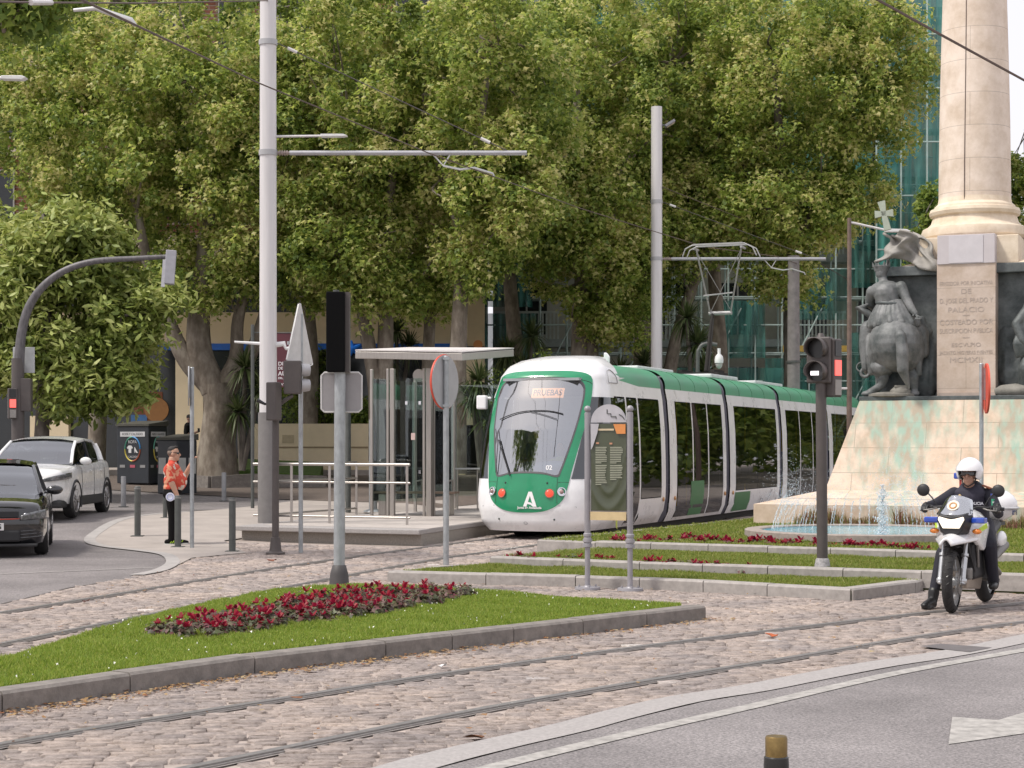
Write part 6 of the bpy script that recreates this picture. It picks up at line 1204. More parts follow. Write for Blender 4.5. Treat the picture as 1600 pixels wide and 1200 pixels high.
# high beak, fairing and tank panels
mb = MB()
def beak(a, b):
    w = (.07+.15*min(1, a*1.4)); x = (2*b-1)*w; y = -.24+.60*a; z = .775+.10*a-.07*(2*b-1)**2*(1+.6*a); return Vector((x, y, z))
mb.grid(beak, 14, 12); q = mb.build('beak', m_mwhite, mo, smooth=180); sm = q.modifiers.new('s', 'SOLIDIFY'); sm.thickness = .025
mb = MB()
for sg in (-1, 1):
    side = MB(); side.loft([[Vector((sg*.10, .12, .86)), Vector((sg*.21, .18, .83)), Vector((sg*.215, .24, .73)), Vector((sg*.15, .20, .74))], [Vector((sg*.18, .35, .97)), Vector((sg*.27, .40, .90)), Vector((sg*.235, .42, .62)), Vector((sg*.18, .40, .62))], [Vector((sg*.15, .75, .96)), Vector((sg*.22, .72, .88)), Vector((sg*.20, .70, .66)), Vector((sg*.14, .7, .66))]]); q = side.build('side_fairing', m_mwhite, mo, smooth=40, bevel=.02)
    st_ = MB(); st_.loft([[Vector((sg*.205, .16, .835)), Vector((sg*.222, .175, .80)), Vector((sg*.205, .20, .80)), Vector((sg*.19, .18, .835))], [Vector((sg*.272, .38, .905)), Vector((sg*.275, .39, .86)), Vector((sg*.25, .40, .86)), Vector((sg*.25, .39, .905))]]); st_.build('lime_stripe', M('lime reflective', (.45, .62, .03), .4), q)
    mb = MB(); mb.box((sg*.245, .14, .945), (.15, .09, .062), sg*R(-12)); mb.build('blue_lamp', m_blue, mo, bevel=.015)
    mb = MB(); mb.sph((sg*.22, .16, .83), (.05, .035, .03), 12); q = mb.build('indicator', m_amber, mo, smooth=180); mb = MB(); mb.tube([(sg*.12, .2, .84), (sg*.19, .17, .83)], .012, 6); mb.build('stalk', m_mblk, q)
    mb = MB(); mb.tube([(sg*.05, .32, 1.02), (sg*.18, .34, 1.075), (sg*.41, .44, 1.055)], .013, 10); mb.build('handlebar', m_mblk, mo, smooth=60); mb = MB(); mb.tube([(sg*.29, .39, 1.068), (sg*.43, .45, 1.053)], .019, 12); mb.build('grip', m_mblk, mo, smooth=60); mb = MB(); mb.tube([(sg*.24, .34, 1.06), (sg*.30, .29, 1.045), (sg*.42, .35, 1.03)], .008, 6); mb.build('lever', m_mgrey, mo, smooth=60)
    mb = MB(); mb.tube([(sg*.24, .37, 1.07), (sg*.30, .36, 1.17), (sg*.355, .36, 1.225)], .007, 6); q = mb.build('mirror_stem', m_mblk, mo, smooth=60); mb = MB(); mb.sph((sg*.39, .36, 1.245), (.068, .03, .066), 16); mb.build('mirror', m_mblk, q, smooth=180)
# headlamp nose and screen
mb = MB(); mb.loft([[Vector((x*.92, -.02, z)) for x, z in ((-.13, 1.00), (-.155, .95), (-.12, .84), (-.07, .80), (.07, .80), (.12, .84), (.155, .95), (.13, 1.0), (0, .985))], [Vector((x*1.05, .12, z)) for x, z in ((-.15, 1.03), (-.17, .96), (-.14, .82), (-.08, .77), (.08, .77), (.14, .82), (.17, .96), (.15, 1.03), (0, 1.03))], [Vector((x*.9, .30, z)) for x, z in ((-.15, 1.03), (-.17, .96), (-.14, .82), (-.08, .77), (.08, .77), (.14, .82), (.17, .96), (.15, 1.03), (0, 1.03))]]); mb.build('headlight_shell', m_mblk, mo, smooth=50, bevel=.01)
mh, N, L_, b_ = node_mat('lit headlamp'); b_.inputs['Base Color'].default_value = (.9, .8, .65, 1); b_.inputs['Emission Color'].default_value = (1, .90, .72, 1); b_.inputs['Emission Strength'].default_value = .55
mb = MB(); mb.prism([(-.125, .985), (-.135, .955), (-.085, .865), (.085, .865), (.135, .955), (.125, .985), (.04, .962), (0, .955), (-.04, .962)], .015, .034, Matrix.Rotation(R(90), 4, 'X')); q = mb.build('headlight', mh, mo, bevel=.006)
for sg in (-1, 1):
    mb = MB(); mb.sph((sg*.055, -.034, .905), (.035, .012, .028), 12); mb.build('bulb', M('bulb white', (1, .95, .85), .2, var=0, emit=2.2), q, smooth=180)
mb = MB()
def scr(a, b): u = 2*b-1; w = .19-.05*a; return Vector((u*w, -.02+.18*a+.14*u*u, 1.0+.20*a*(1-.25*u*u)))
mb.grid(scr, 12, 14); q = mb.build('windscreen', glass('bike screen', (.55, .55, .57), .48, .10), mo, smooth=180); sm = q.modifiers.new('s', 'SOLIDIFY'); sm.thickness = .006
mb = MB(); mb.disc(scr(.48, .5)+Vector((0, -.006, 0)), (0, -1, .75), .062, 24, .004); mb.build('badge', M('badge cream', (.70, .62, .52), .5), q); mb = MB(); mb.torus(scr(.48, .5)+Vector((0, -.011, .0)), (0, -1, .75), .034, .009, 16, 5); mb.build('badge_emblem', M('badge ochre', (.50, .26, .10), .5), q)
# engine, tank, seat, tail, top case
mb = MB(); mb.box((0, .52, .52), (.34, .44, .40)); mb.box((0, .40, .66), (.26, .26, .26)); mb.build('engine', m_mblk, mo, bevel=.04); mb = MB(); mb.loft([[Vector((x, .16, z)) for x, z in ((-.13, .42), (.13, .42), (.12, .24), (-.12, .24))], [Vector((x, .70, z)) for x, z in ((-.16, .36), (.16, .36), (.13, .20), (-.13, .20))]]); mb.build('skid_plate', M('skid plate tan', (.34, .285, .235), .45, .4), mo, bevel=.015)
mb = MB(); mb.sph((0, .62, .90), (.19, .34, .15), 16); mb.build('tank', m_mwhite, mo, smooth=180); mb = MB(); mb.loft([[Vector((x, .80, .86)) for x in (-.14, .14)]+[Vector((x, .80, .78)) for x in (.16, -.16)], [Vector((x, 1.2, .83)) for x in (-.17, .17)]+[Vector((x, 1.2, .74)) for x in (.18, -.18)], [Vector((x, 1.62, .90)) for x in (-.14, .14)]+[Vector((x, 1.62, .80)) for x in (.14, -.14)]]); mb.build('seat', m_mblk, mo, bevel=.04)
for sg in (-1, 1):
    mb = MB(); mb.sph((sg*.16, 1.52, .68), (.05, .18, .10), 14); mb.build('tail_panel', m_mwhite, mo, smooth=180)
    mb = MB(); mb.tube([(sg*.15, .9, .55), (sg*.15, 1.46, .32)], .03, 8); mb.build('swing_arm', m_mgrey, mo, smooth=60)
    mb = MB(); mb.tube([(sg*.12, .82, .30), (sg*.30, .82, .29)], .018, 8); mb.build('foot_peg', m_mgrey, mo, smooth=60)
mb = MB(); mb.tube([(.16, 1.0, .46), (.17, 1.35, .56), (.17, 1.62, .62)], [.03, .05, .055], 12); mb.build('silencer', m_mgrey, mo, smooth=50); mb = MB(); mb.tube([(.14, .24, .95), (.19, .3, .75), (.18, .38, .45)], .014, 6); mb.build('crash_bar', m_mgrey, mo, smooth=60)
mb = MB(); mb.sph((0, 1.82, 1.05), (.27, .22, .19), 20); tc_ = mb.build('top_case', m_mwhite, mo, smooth=180); mb = MB(); mb.torus((0, 1.82, 1.02), (0, 0, 1), .235, .018, 40, 6); mb.v = [(v[0]*1.13, 1.82+(v[1]-1.82)*.93, v[2]) for v in mb.v]; mb.build('lid_seam', M('seam grey', (.45, .45, .46), .4), tc_, smooth=60)
text('091', .075, M('mark navy', (.03, .04, .10), .5), tc_, (.262, 1.72, .97), (R(90), 0, R(72)), bold=.002)
mb = MB(); mb.box((0, 1.72, .85), (.24, .34, .04)); mb.build('rack', m_mblk, mo); mb = MB(); mb.tube([(-.24, 1.35, .92), (-.245, 1.35, 1.34)], .014, 8); q = mb.build('beacon_pole', M('pole red', (.38, .05, .04), .5), mo, smooth=60); mb = MB(); mb.box((-.245, 1.35, 1.38), (.14, .07, .07)); mb.build('beacon', m_blue, q, bevel=.015)
for x in (-.06, .1): mb = MB(); mb.tube([(x, .2, .80), (x+.03, .24, .6), (x+.06, .32, .4)], .008, 6); mb.build('cable', m_mblk, mo, smooth=60)
# ================================================================== PEOPLE
m_skin = M('skin', (.48, .27, .19), .55, var=.08, scale=12); m_navy = M('navy uniform', (.016, .016, .026), .8, var=.2, scale=10, bump=.15, bscale=30); m_navy2 = M('navy vest', (.026, .024, .040), .75, var=.15, scale=10, bump=.15, bscale=25); m_blackc = M('black cloth', (.007, .0065, .007), .9, spec=.2, var=.25, scale=9, bump=.15, bscale=30)
m_boot = M('black leather', (.013, .013, .014), .45, var=.25); m_hair = M('dark hair', (.018, .015, .014), .7); m_shades = M('dark glasses', (.008, .008, .009), .12, var=0, coat=1)
def headpart(mb, c, f, u, s=1.0):
    """head with face: c centre, f facing direction, u up"""
    f, u = Vector(f).normalized(), Vector(u).normalized(); r = f.cross(u).normalized(); rot = Matrix((r, f, u)).transposed(); T = lambda x, y, z: Vector(c)+rot @ (Vector((x, y, z))*s)
    mb.sph(T(0, -.01, .025), tuple(q*s for q in (.073, .092, .10)), 16, rot); mb.sph(T(0, .028, -.055), tuple(q*s for q in (.056, .062, .062)), 14, rot); mb.sph(T(0, .055, -.092), tuple(q*s for q in (.030, .028, .024)), 10, rot)
    mb.chain([T(0, .080, .012), T(0, .102, -.022), T(0, .088, -.030)], [.010*s, .015*s, .014*s], 8); mb.sph(T(0, .080, -.058), tuple(q*s for q in (.024, .012, .009)), 8, rot); mb.sph(T(0, .078, -.069), tuple(q*s for q in (.020, .011, .008)), 8, rot)
    for sg in (-1, 1): mb.sph(T(sg*.074, -.005, -.01), tuple(q*s for q in (.012, .022, .032)), 10, rot); mb.sph(T(sg*.036, .070, -.025), .018*s, 8)
    return T, rot
def fingers(mb, wrist, palm, d, side, curl, s=1.0):
    """palm plus four bent fingers and a thumb; d finger direction, side across the palm, curl bending direction"""
    d, side, curl = Vector(d).normalized(), Vector(side).normalized(), Vector(curl).normalized(); w = Vector(palm); mb.limb(wrist, w, .026*s, .034*s, 8)
    for k, ln in enumerate((.040, .046, .043, .034)):
        a = w+side*(.027-.018*k)*s+d*.03*s; b = a+d*ln*.7*s+curl*.012*s; c = b+(d*.3+curl).normalized()*ln*.8*s; e = c+(curl-d*.55).normalized()*ln*.5*s; mb.chain([a, b, c, e], [.0105*s, .0095*s, .009*s, .008*s], 6)
    a = w+side*.034*s-d*.008*s; b = a+(side+d*.5+curl*.3).normalized()*.035*s; c = b+(d+curl*.8).normalized()*.028*s; mb.chain([a, b, c], [.013*s, .011*s, .009*s], 6)
# rider
ri = thing('person', 'person in dark police uniform and white helmet seated on the white motorcycle', 'person', mo.location, R(-28))
mb = MB(); hc = Vector((.01, .70, 1.405)); T, rot = headpart(mb, hc, (-.02, -1, -.02), (0, 0, 1), 1.0); mb.limb((0, .76, 1.25), (0, .72, 1.34), .058, .055); mb.sph((0, .8, 1.18), (.1, .07, .08), 10); mb.sculpt('head', M('rider skin', (.34, .19, .135), .55, var=.08, scale=12), ri, .006, 3)
mb = MB()
mb.sph((0, 1.0, .90), (.17, .15, .13), 14); mb.chain([(0, .98, .92), (0, .92, 1.08), (0, .84, 1.20)], [.155, .165, .15], 14); mb.sph((0, .83, 1.19), (.19, .12, .10), 14); mb.limb((0, .80, 1.22), (0, .775, 1.28), .075, .068)
mb.chain([(-.185, .84, 1.20), (-.335, .64, 1.09), (-.385, .43, 1.075)], [.072, .055, .040]); mb.chain([(.185, .84, 1.20), (.315, .70, 1.0), (.345, .45, 1.07)], [.072, .057, .040])
mb.chain([(-.10, 1.0, .86), (-.255, .62, .56), (-.315, .50, .16)], [.105, .075, .055]); mb.chain([(.10, 1.0, .86), (.245, .60, .68), (.24, .80, .24)], [.105, .080, .058]); mb.sculpt('uniform', m_navy, ri, .011, 4)
mb = MB(); mb.chain([(0, .93, .96), (0, .885, 1.08), (0, .825, 1.17)], [.168, .178, .165], 16); mb.sph((-.09, .78, 1.2), (.08, .09, .07), 10); mb.sph((.09, .78, 1.2), (.08, .09, .07), 10); mb.sculpt('vest', m_navy2, ri, .011, 4)
text('POLICIA', .042, M('vest print', (.42, .42, .46), .6), ri, (.085, .672, 1.10), (R(78), 0, R(14)), bold=.001); mb = MB(); mb.sph((-.085, .676, 1.165), (.022, .008, .032), 10); mb.build('chest_badge', M('badge gold', (.50, .36, .16), .4, .5), ri, smooth=180)
mb = MB(); mb.box((.262, .735, 1.115), (.014, .085, .07), R(-18), rx=0); mb.build('arm_patch', M('patch green', (.04, .30, .16), .7), ri); mb = MB(); mb.box((.270, .730, 1.115), (.010, .08, .018), R(-18)); mb.build('patch_stripe', M('patch white', (.6, .62, .6), .7), ri); mb = MB(); mb.box((.238, .77, 1.185), (.014, .06, .04), R(-18)); mb.build('arm_flag', m_blue, ri)
mb = MB(); mb.box((.17, .80, 1.275), (.09, .05, .014), R(-10), ry=R(20)); mb.build('epaulette', M('epaulette', (.28, .09, .04), .7), ri)
for sg, wr_ in ((-1, (-.385, .43, 1.075)), (1, (.345, .45, 1.07))):
    mb = MB(); x = sg*.375; fingers(mb, wr_, (x, .41, 1.085), (0, -1, -.1), (sg*-1, 0, 0), (0, -.2, -1), 1.05); mb.sculpt('glove', m_boot, ri, .005, 2)
for a_, b_, c_ in (((-.315, .50, .17), (-.325, .485, .07), (-.345, .30, .045)), ((.24, .80, .25), (.245, .80, .335), (.27, .64, .30))):
    mb = MB()
    if a_[0] < 0: mb.chain([a_, b_], [.062, .052]); mb.sph((-.325, .50, .035), (.046, .05, .035), 10); mb.chain([b_, c_], [.05, .042]); mb.sph((-.348, .27, .04), (.046, .06, .038), 10); mb.box((-.337, .38, .012), (.085, .28, .02))
    else: mb.chain([(.24, .80, .34), (.245, .82, .25), (.26, .68, .235)], [.058, .05, .042]); mb.sph((.262, .65, .235), (.045, .06, .036), 10)
    mb.sculpt('boot', m_boot, ri, .008, 3)
mb = MB(); HR = Matrix.Rotation(0, 3, 'X')
def helm(i, j, off=0):
    th, ph = math.pi*i, 2*math.pi*j; v = Vector((math.sin(th)*math.sin(ph)*(.140+off), math.sin(th)*math.cos(ph)*(.165+off), math.cos(th)*(.150+off))); return v
ni, nj = 28, 44; hv = [[helm(i/ni*.70+.004, j/nj) for j in range(nj)] for i in range(ni+1)]
for i in range(ni+1):
    for j in range(nj): mb.v.append(tuple(hv[i][j]+hc+Vector((0, .015, .035))))
for i in range(ni):
    for j in range(nj):
        v = hv[i][j]
        if v.y < -.035 and v.z < .042 and abs(v.x) < .108: continue      # face opening
        a, b_ = i*nj+j, i*nj+(j+1) % nj; mb.f.append((a, b_, b_+nj, a+nj))
hq = mb.build('helmet', M('helmet white', (.74, .74, .75), .22, var=.05, scale=8, coat=.7), ri, smooth=180); sm = hq.modifiers.new('s', 'SOLIDIFY'); sm.thickness = .02; sm.offset = -1
mb = MB(); mb.grid(lambda a, b: hc+Vector((0, .015, .035))+helm(.385+.10*a, .5+(b-.5)*.40, .006), 6, 18); mb.build('visor_edge', M('helmet white', (.74, .74, .75)), hq, smooth=180)
mb = MB(); mb.tube([T(-.075, .0, -.03), T(-.058, .045, -.09), T(0, .055, -.125), T(.058, .045, -.09), T(.075, .0, -.03)], .008, 6); mb.build('chin_strap', m_black, hq, smooth=60)
mb = MB(); mb.grid(lambda a, b: hc+Vector((math.sin((b-.5)*2.6)*.088, -.02-math.cos((b-.5)*2.6)*.072, .030-.040*a*(1-.35*abs(math.cos((b-.5)*9))*(abs(b-.5) < .12)))), 5, 24); q = mb.build('sunglasses', m_shades, ri, smooth=180); sm = q.modifiers.new('s', 'SOLIDIFY'); sm.thickness = .006
# man filming in the red floral shirt (faces +x)
def floral():
    m, N, L, b = node_mat('red floral shirt'); tc = N.new('ShaderNodeTexCoord'); n0 = N.new('ShaderNodeTexNoise'); n0.inputs['Scale'].default_value = 9; mxv = N.new('ShaderNodeMixRGB'); mxv.inputs[0].default_value = .12; L.new(tc.outputs['Object'], n0.inputs['Vector']); L.new(tc.outputs['Object'], mxv.inputs[1]); L.new(n0.outputs['Color'], mxv.inputs[2])
    v = N.new('ShaderNodeTexVoronoi'); v.inputs['Scale'].default_value = 6.5; L.new(mxv.outputs[0], v.inputs['Vector']); w = N.new('ShaderNodeTexNoise'); w.inputs['Scale'].default_value = 16; w.inputs['Detail'].default_value = 2; L.new(mxv.outputs[0], w.inputs['Vector'])
    ad = N.new('ShaderNodeMath'); ad.operation = 'MULTIPLY_ADD'; ad.inputs[1].default_value = .55; L.new(w.outputs[0], ad.inputs[0]); L.new(v.outputs['Distance'], ad.inputs[2]); rp = N.new('ShaderNodeValToRGB'); e = rp.color_ramp.elements; e[0].position = .55; e[0].color = (.66, .58, .50, 1); e[1].position = .59; e[1].color = (.60, .085, .045, 1); k = e.new(.90); k.color = (.56, .06, .035, 1); k = e.new(.97); k.color = (.66, .30, .18, 1); L.new(ad.outputs[0], rp.inputs[0]); L.new(rp.outputs[0], b.inputs['Base Color']); b.inputs['Roughness'].default_value = .8; return m
pm = P(270, 851); ma = thing('person', 'person in a red floral shirt and black trousers filming with a raised phone', 'person', pm)
mb = MB(); hc2 = Vector((.02, 0, 1.565)); T, rot = headpart(mb, hc2, (1, -.05, .02), (-.02, 0, 1), 1.06); mb.limb((-.01, 0, 1.38), (.0, 0, 1.47), .075, .072); mb.sculpt('head', M('man skin', (.50, .29, .20), .55, var=.08, scale=12), ma, .007, 3)
mb = MB()
for i in range(7):
    for j in range(9): pass
hr = MB(); hr.sph(T(0, -.022, .062), (.074, .088, .072), 16, rot); hr.sph(T(0, .028, .108), (.055, .052, .026), 10, rot); hr.sculpt('hair', m_hair, ma, .008, 2); hr = MB(); hr.sph(T(0, -.03, .02), (.079, .085, .075), 16, rot); hr.sculpt('shaved_sides', M('short hair', (.20, .15, .12), .7), ma, .008, 2)
mb = MB(); mb.tube([T(.072, -.03, .02), T(.070, .06, .022)], .005, 5); mb.grid(lambda a, b: T((b-.5)*.135, .090-.028*abs(2*b-1)**2, .022-.028*a), 3, 10); q = mb.build('sunglasses', m_shades, ma, smooth=60); sm = q.modifiers.new('s', 'SOLIDIFY'); sm.thickness = .006
mb = MB(); mb.sph((.045, 0, 1.10), (.205, .195, .20), 18); mb.sph((-.01, 0, 1.27), (.155, .20, .15), 16); mb.sph((.0, 0, .985), (.165, .18, .10), 14); mb.limb((-.01, -.12, 1.345), (-.01, .12, 1.345), .085, .085); mb.limb((-.01, 0, 1.36), (-.005, 0, 1.43), .085, .078)
mb.limb((-.015, -.20, 1.33), (.02, -.235, 1.12), .085, .075); mb.limb((0, .20, 1.33), (.09, .24, 1.18), .082, .072); mb.sculpt('shirt', floral(), ma, .011, 4)
mb = MB(); mb.chain([(.01, -.235, 1.14), (.035, -.245, 1.05), (.125, -.235, .84)], [.062, .053, .036]); fingers(mb, (.125, -.235, .84), (.15, -.235, .775), (.15, 0, -1), (0, .4, 0), (-.6, .3, -.4), 1.1); mb.sculpt('near_arm', MATS['man skin'], ma, .006, 2)
mb = MB(); mb.chain([(.08, .24, 1.19), (.14, .24, 1.12), (.27, .20, 1.37)], [.06, .052, .036]); fingers(mb, (.27, .20, 1.37), (.30, .19, 1.43), (.35, 0, 1), (0, -1, 0), (.8, -.2, .2), 1.1); mb.sculpt('raised_arm', MATS['man skin'], ma, .006, 2)
mb = MB(); mb.sph((.0, 0, .93), (.165, .175, .12), 14); mb.chain([(.0, -.09, .88), (.02, -.10, .48), (.0, -.10, .09)], [.115, .082, .062]); mb.chain([(.0, .09, .88), (.01, .10, .48), (.02, .10, .09)], [.115, .082, .062]); mb.sph((-.07, 0, .88), (.11, .16, .11), 12); mb.sculpt('trousers', m_blackc, ma, .011, 4)
for y, x in ((-.10, -.02), (.11, .06)):
    mb = MB(); mb.limb((x-.06, y, .05), (x+.12, y, .042), .048, .038); mb.sph((x+.14, y, .038), (.06, .044, .034), 10); mb.sph((x, y, .085), .05, 10); sh_ = mb.sculpt('shoe', m_blackc, ma, .007, 2); mb = MB(); mb.box((x+.04, y, .012), (.30, .095, .024)); mb.build('sole', M('sole pale', (.55, .55, .52), .7), sh_, bevel=.01)
    for k in range(3): mb = MB(); mb.bar((x+.005+.035*k, y-.049, .032), (x+.035+.035*k, y-.047, .075), .006, .014); mb.build('stripe', M('neon stripe', (.40, .62, .05), .5), sh_)
mb = MB(); mb.box((.335, .175, 1.47), (.012, .075, .155), R(8)); ph = mb.build('phone', M('phone black', (.012, .012, .013), .2), bevel=.006); ph.location = pm; tag(ph, 'dark phone held up by the person in the floral shirt', 'phone')
fan = thing('hand_fan', 'round white hand fan held at the hip of the person in the floral shirt', 'fan', pm+Vector((.04, -.29, .83))); mb = MB(); mb.disc((-.03, 0, 0), (.25, -1, .1), .075, 28, .012); mb.build('fan_disc', M('fan white', (.72, .72, .80), .5), fan, smooth=30); mb = MB(); mb.torus((-.03, -.012, 0), (.25, -1, .1), .05, .008, 24, 5); mb.build('fan_print', M('fan print lilac', (.40, .44, .66), .5), fan); mb = MB(); mb.tube([(.02, 0, -.03), (.11, .055, -.055)], .009, 6); mb.build('handle', M('fan white', (.72, .72, .80)), fan)
# man reading a phone behind the clothes banks
pb = Vector(((295-800)/FPX*56, 56, .93)); mn = thing('person', 'person in a black t-shirt looking down at a phone behind the clothes banks', 'person', pb)
mb = MB(); T, rot = headpart(mb, (.02, 0, 1.60), (.93, -.2, -.3), (.25, 0, 1), 1.0); mb.limb((0, 0, 1.42), (.01, 0, 1.52), .058, .055); mb.chain([(-.02, -.19, 1.2), (.04, -.22, 1.08), (.26, -.12, 1.18)], [.045, .042, .032]); mb.sph((.30, -.1, 1.2), (.05, .035, .04), 8); mb.sculpt('head_and_arm', M('dark skin tone', (.34, .19, .14), .55), mn, .009, 3)
mb = MB(); mb.sph(T(0, -.02, .05), (.08, .096, .085), 14, rot); mb.sculpt('hair', m_hair, mn, .01, 2)
mb = MB(); mb.chain([(0, 0, .98), (0, 0, 1.2), (-.01, 0, 1.36)], [.15, .165, .14], 12); mb.limb((-.01, -.17, 1.36), (-.01, .17, 1.36), .075, .075); mb.limb((-.02, -.19, 1.35), (-.02, -.21, 1.17), .075, .062); mb.limb((-.02, .19, 1.35), (.0, .21, 1.17), .075, .062); mb.sculpt('t_shirt', m_blackc, mn, .012, 3)
mb = MB(); mb.chain([(0, -.09, .95), (.02, -.1, .5), (0, -.1, .08)], [.11, .08, .06]); mb.chain([(0, .09, .95), (.02, .1, .5), (0, .1, .08)], [.11, .08, .06]); mb.sculpt('trousers', m_blackc, mn, .012, 3)
for y in (-.1, .1): mb = MB(); mb.sph((.06, y, .045), (.13, .05, .045), 10); mb.build('shoe', m_boot, mn, smooth=180)
mb = MB(); mb.box((.33, -.1, 1.25), (.07, .012, .13), R(20), rx=R(-30)); ph = mb.build('phone', MATS['phone black']); ph.location = pb; tag(ph, 'phone in the hand of the person in the black t-shirt', 'phone')
# tram driver and instructor behind the windscreen
for k, (x, y, col, lab) in enumerate(((.05, 1.72, (.30, .45, .06), 'person in a lime vest driving the tram behind the windscreen'), (-.50, 1.95, (.10, .12, .18), 'person in dark clothes standing beside the tram driver'))):
    dr = thing('person', lab, 'person', F(x, y, .38 if k else .42), -TH); dz = .35 if k else 0
    mb = MB(); headpart(mb, (0, -.02, 1.22+dz), (0, -1, 0), (0, 0, 1)); mb.limb((0, 0, 1.02+dz), (0, 0, 1.14+dz), .055, .055); mb.sculpt('head', m_skin, dr, .012, 2); mb = MB(); mb.sph((0, .015, 1.27+dz), (.082, .09, .085), 12); mb.build('hair', m_hair, dr, smooth=180)
    mb = MB(); mb.chain([(0, .05, .55), (0, .03, .8+dz*.5), (0, 0, .95+dz)], [.16, .165, .14], 12); mb.limb((-.15, 0, .97+dz), (.15, 0, .97+dz), .075, .075)
    for sg in (-1, 1): mb.chain([(sg*.19, 0, .96+dz), (sg*.25, -.1, .72+dz), (sg*.18, -.34, .72+dz)], [.07, .055, .045])
    mb.sculpt('jacket', M('jacket %d' % k, col, .8), dr, .016, 3)
    mb = MB()
    for sg in (-1, 1): mb.chain([(sg*.09, .05, .52+dz*.5), (sg*.12, -.40 if not k else 0, .48), (sg*.12, -.42 if not k else 0, .06)], [.10, .08, .06])
    mb.sculpt('trousers', m_blackc, dr, .016, 3)
# ================================================================== TREES AND PLANTS
m_bark = None
def barkmat(name, a, b_, c_):
    m, N, L, b = node_mat(name); tc = N.new('ShaderNodeTexCoord'); v = N.new('ShaderNodeTexNoise'); v.inputs['Scale'].default_value = 4.5; v.inputs['Detail'].default_value = 5; v.inputs['Roughness'].default_value = .6
    mp = N.new('ShaderNodeMapping'); mp.inputs['Scale'].default_value = (1, 1, .45); L.new(tc.outputs['Object'], mp.inputs[0]); L.new(mp.outputs[0], v.inputs['Vector']); rp = N.new('ShaderNodeValToRGB'); e = rp.color_ramp.elements
    e[0].position = .36; e[0].color = a+(1,); e[1].position = .50; e[1].color = b_+(1,); k = e.new(.62); k.color = c_+(1,); L.new(v.outputs[0], rp.inputs[0]); L.new(rp.outputs[0], b.inputs['Base Color']); b.inputs['Roughness'].default_value = .85
    bp = N.new('ShaderNodeBump'); bp.inputs['Strength'].default_value = .5; bp.inputs['Distance'].default_value = .04; L.new(v.outputs[0], bp.inputs['Height']); L.new(bp.outputs[0], b.inputs['Normal']); return m
def leafmat2(name, cols, transl, rough, gloss):
    m = leafmat(name, cols, transl, rough, gloss); N, L = m.node_tree.nodes, m.node_tree.links; rp = next(n for n in N if n.bl_idname == 'ShaderNodeValToRGB'); tc = N.new('ShaderNodeTexCoord'); n1 = N.new('ShaderNodeTexNoise'); n1.inputs['Scale'].default_value = .75; n1.inputs['Detail'].default_value = 3; L.new(tc.outputs['Object'], n1.inputs['Vector'])
    ge = next(n for n in N if n.bl_idname == 'ShaderNodeNewGeometry'); mr = N.new('ShaderNodeMapRange'); mr.inputs[1].default_value = .3; mr.inputs[2].default_value = .7; mr.inputs[3].default_value = -.45; mr.inputs[4].default_value = .50; L.new(n1.outputs[0], mr.inputs[0])  # clump tone: yellow young growth, plus sunlit clusters put into the colour
    ad = N.new('ShaderNodeMath'); ad.operation = 'ADD'; ad.use_clamp = True; L.new(ge.outputs['Random Per Island'], ad.inputs[0]); L.new(mr.outputs[0], ad.inputs[1]); L.new(ad.outputs[0], rp.inputs[0]); return m
m_bark = barkmat('plane bark', (.13, .105, .08), (.20, .165, .13), (.27, .235, .19)); m_bark2 = barkmat('dark bark', (.06, .05, .04), (.10, .085, .07), (.15, .13, .11))
m_leafP = leafmat2('plane leaves', [(0.098, 0.155, 0.029), (0.153, 0.222, 0.041), (0.220, 0.295, 0.057), (0.301, 0.367, 0.083), (0.395, 0.433, 0.128), (0.505, 0.478, 0.205)], .46, .48, .4)
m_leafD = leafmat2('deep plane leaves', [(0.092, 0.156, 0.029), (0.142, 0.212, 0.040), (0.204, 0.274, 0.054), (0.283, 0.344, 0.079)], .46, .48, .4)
m_leafM = leafmat2('magnolia leaves', [(0.093, 0.131, 0.023), (0.194, 0.251, 0.051), (0.306, 0.361, 0.096), (0.426, 0.459, 0.168)], .28, .5, .35)
LOBE = [(0, 0), (.50, .28), (.20, .42), (0, 1.0), (-.20, .42), (-.50, .28)]; LOBEF = [(0, 1, 2), (0, 2, 3, 4), (0, 4, 5)]
LONG = [(0, 0), (.17, .35), (.13, .72), (0, 1.0), (-.13, .72), (-.17, .35)]; LONGF = [(0, 1, 2, 3), (0, 3, 4, 5)]
def leaves(cent, rad, per, size, shape, droop=.35, flat=1.0, up=.55, lim=None):
    """many leaves around clump centres: cent (k,3), rad (k,)"""
    k = len(cent); n = k*per; ci = np.repeat(np.arange(k), per); d = RNG.normal(0, 1, (n, 3)); d /= np.linalg.norm(d, axis=1)[:, None]
    r = RNG.uniform(.25, 1, n)**.55; Pn = cent[ci]+d*(r*rad[ci])[:, None]*np.array([1, 1, flat]); Pn += RNG.normal(0, .06, (n, 3))
    nrm = d*.55+RNG.normal(0, .45, (n, 3)); nrm[:, 2] += up; nrm /= np.linalg.norm(nrm, axis=1)[:, None]
    t = RNG.normal(0, 1, (n, 3)); t[:, 2] -= droop; t -= nrm*(t*nrm).sum(1)[:, None]; t /= np.linalg.norm(t, axis=1)[:, None]; s = np.cross(nrm, t)
    sz = size*RNG.uniform(.6, 1.25, n); V = np.zeros((n, len(shape), 3))
    for j, (a, b) in enumerate(shape): V[:, j] = Pn+(s*a+t*b-nrm*(.35*abs(a)+.18*b*b))[:, :]*sz[:, None]
    if lim is not None: V = V[lim(Pn)]
    return V.reshape(-1, 3)
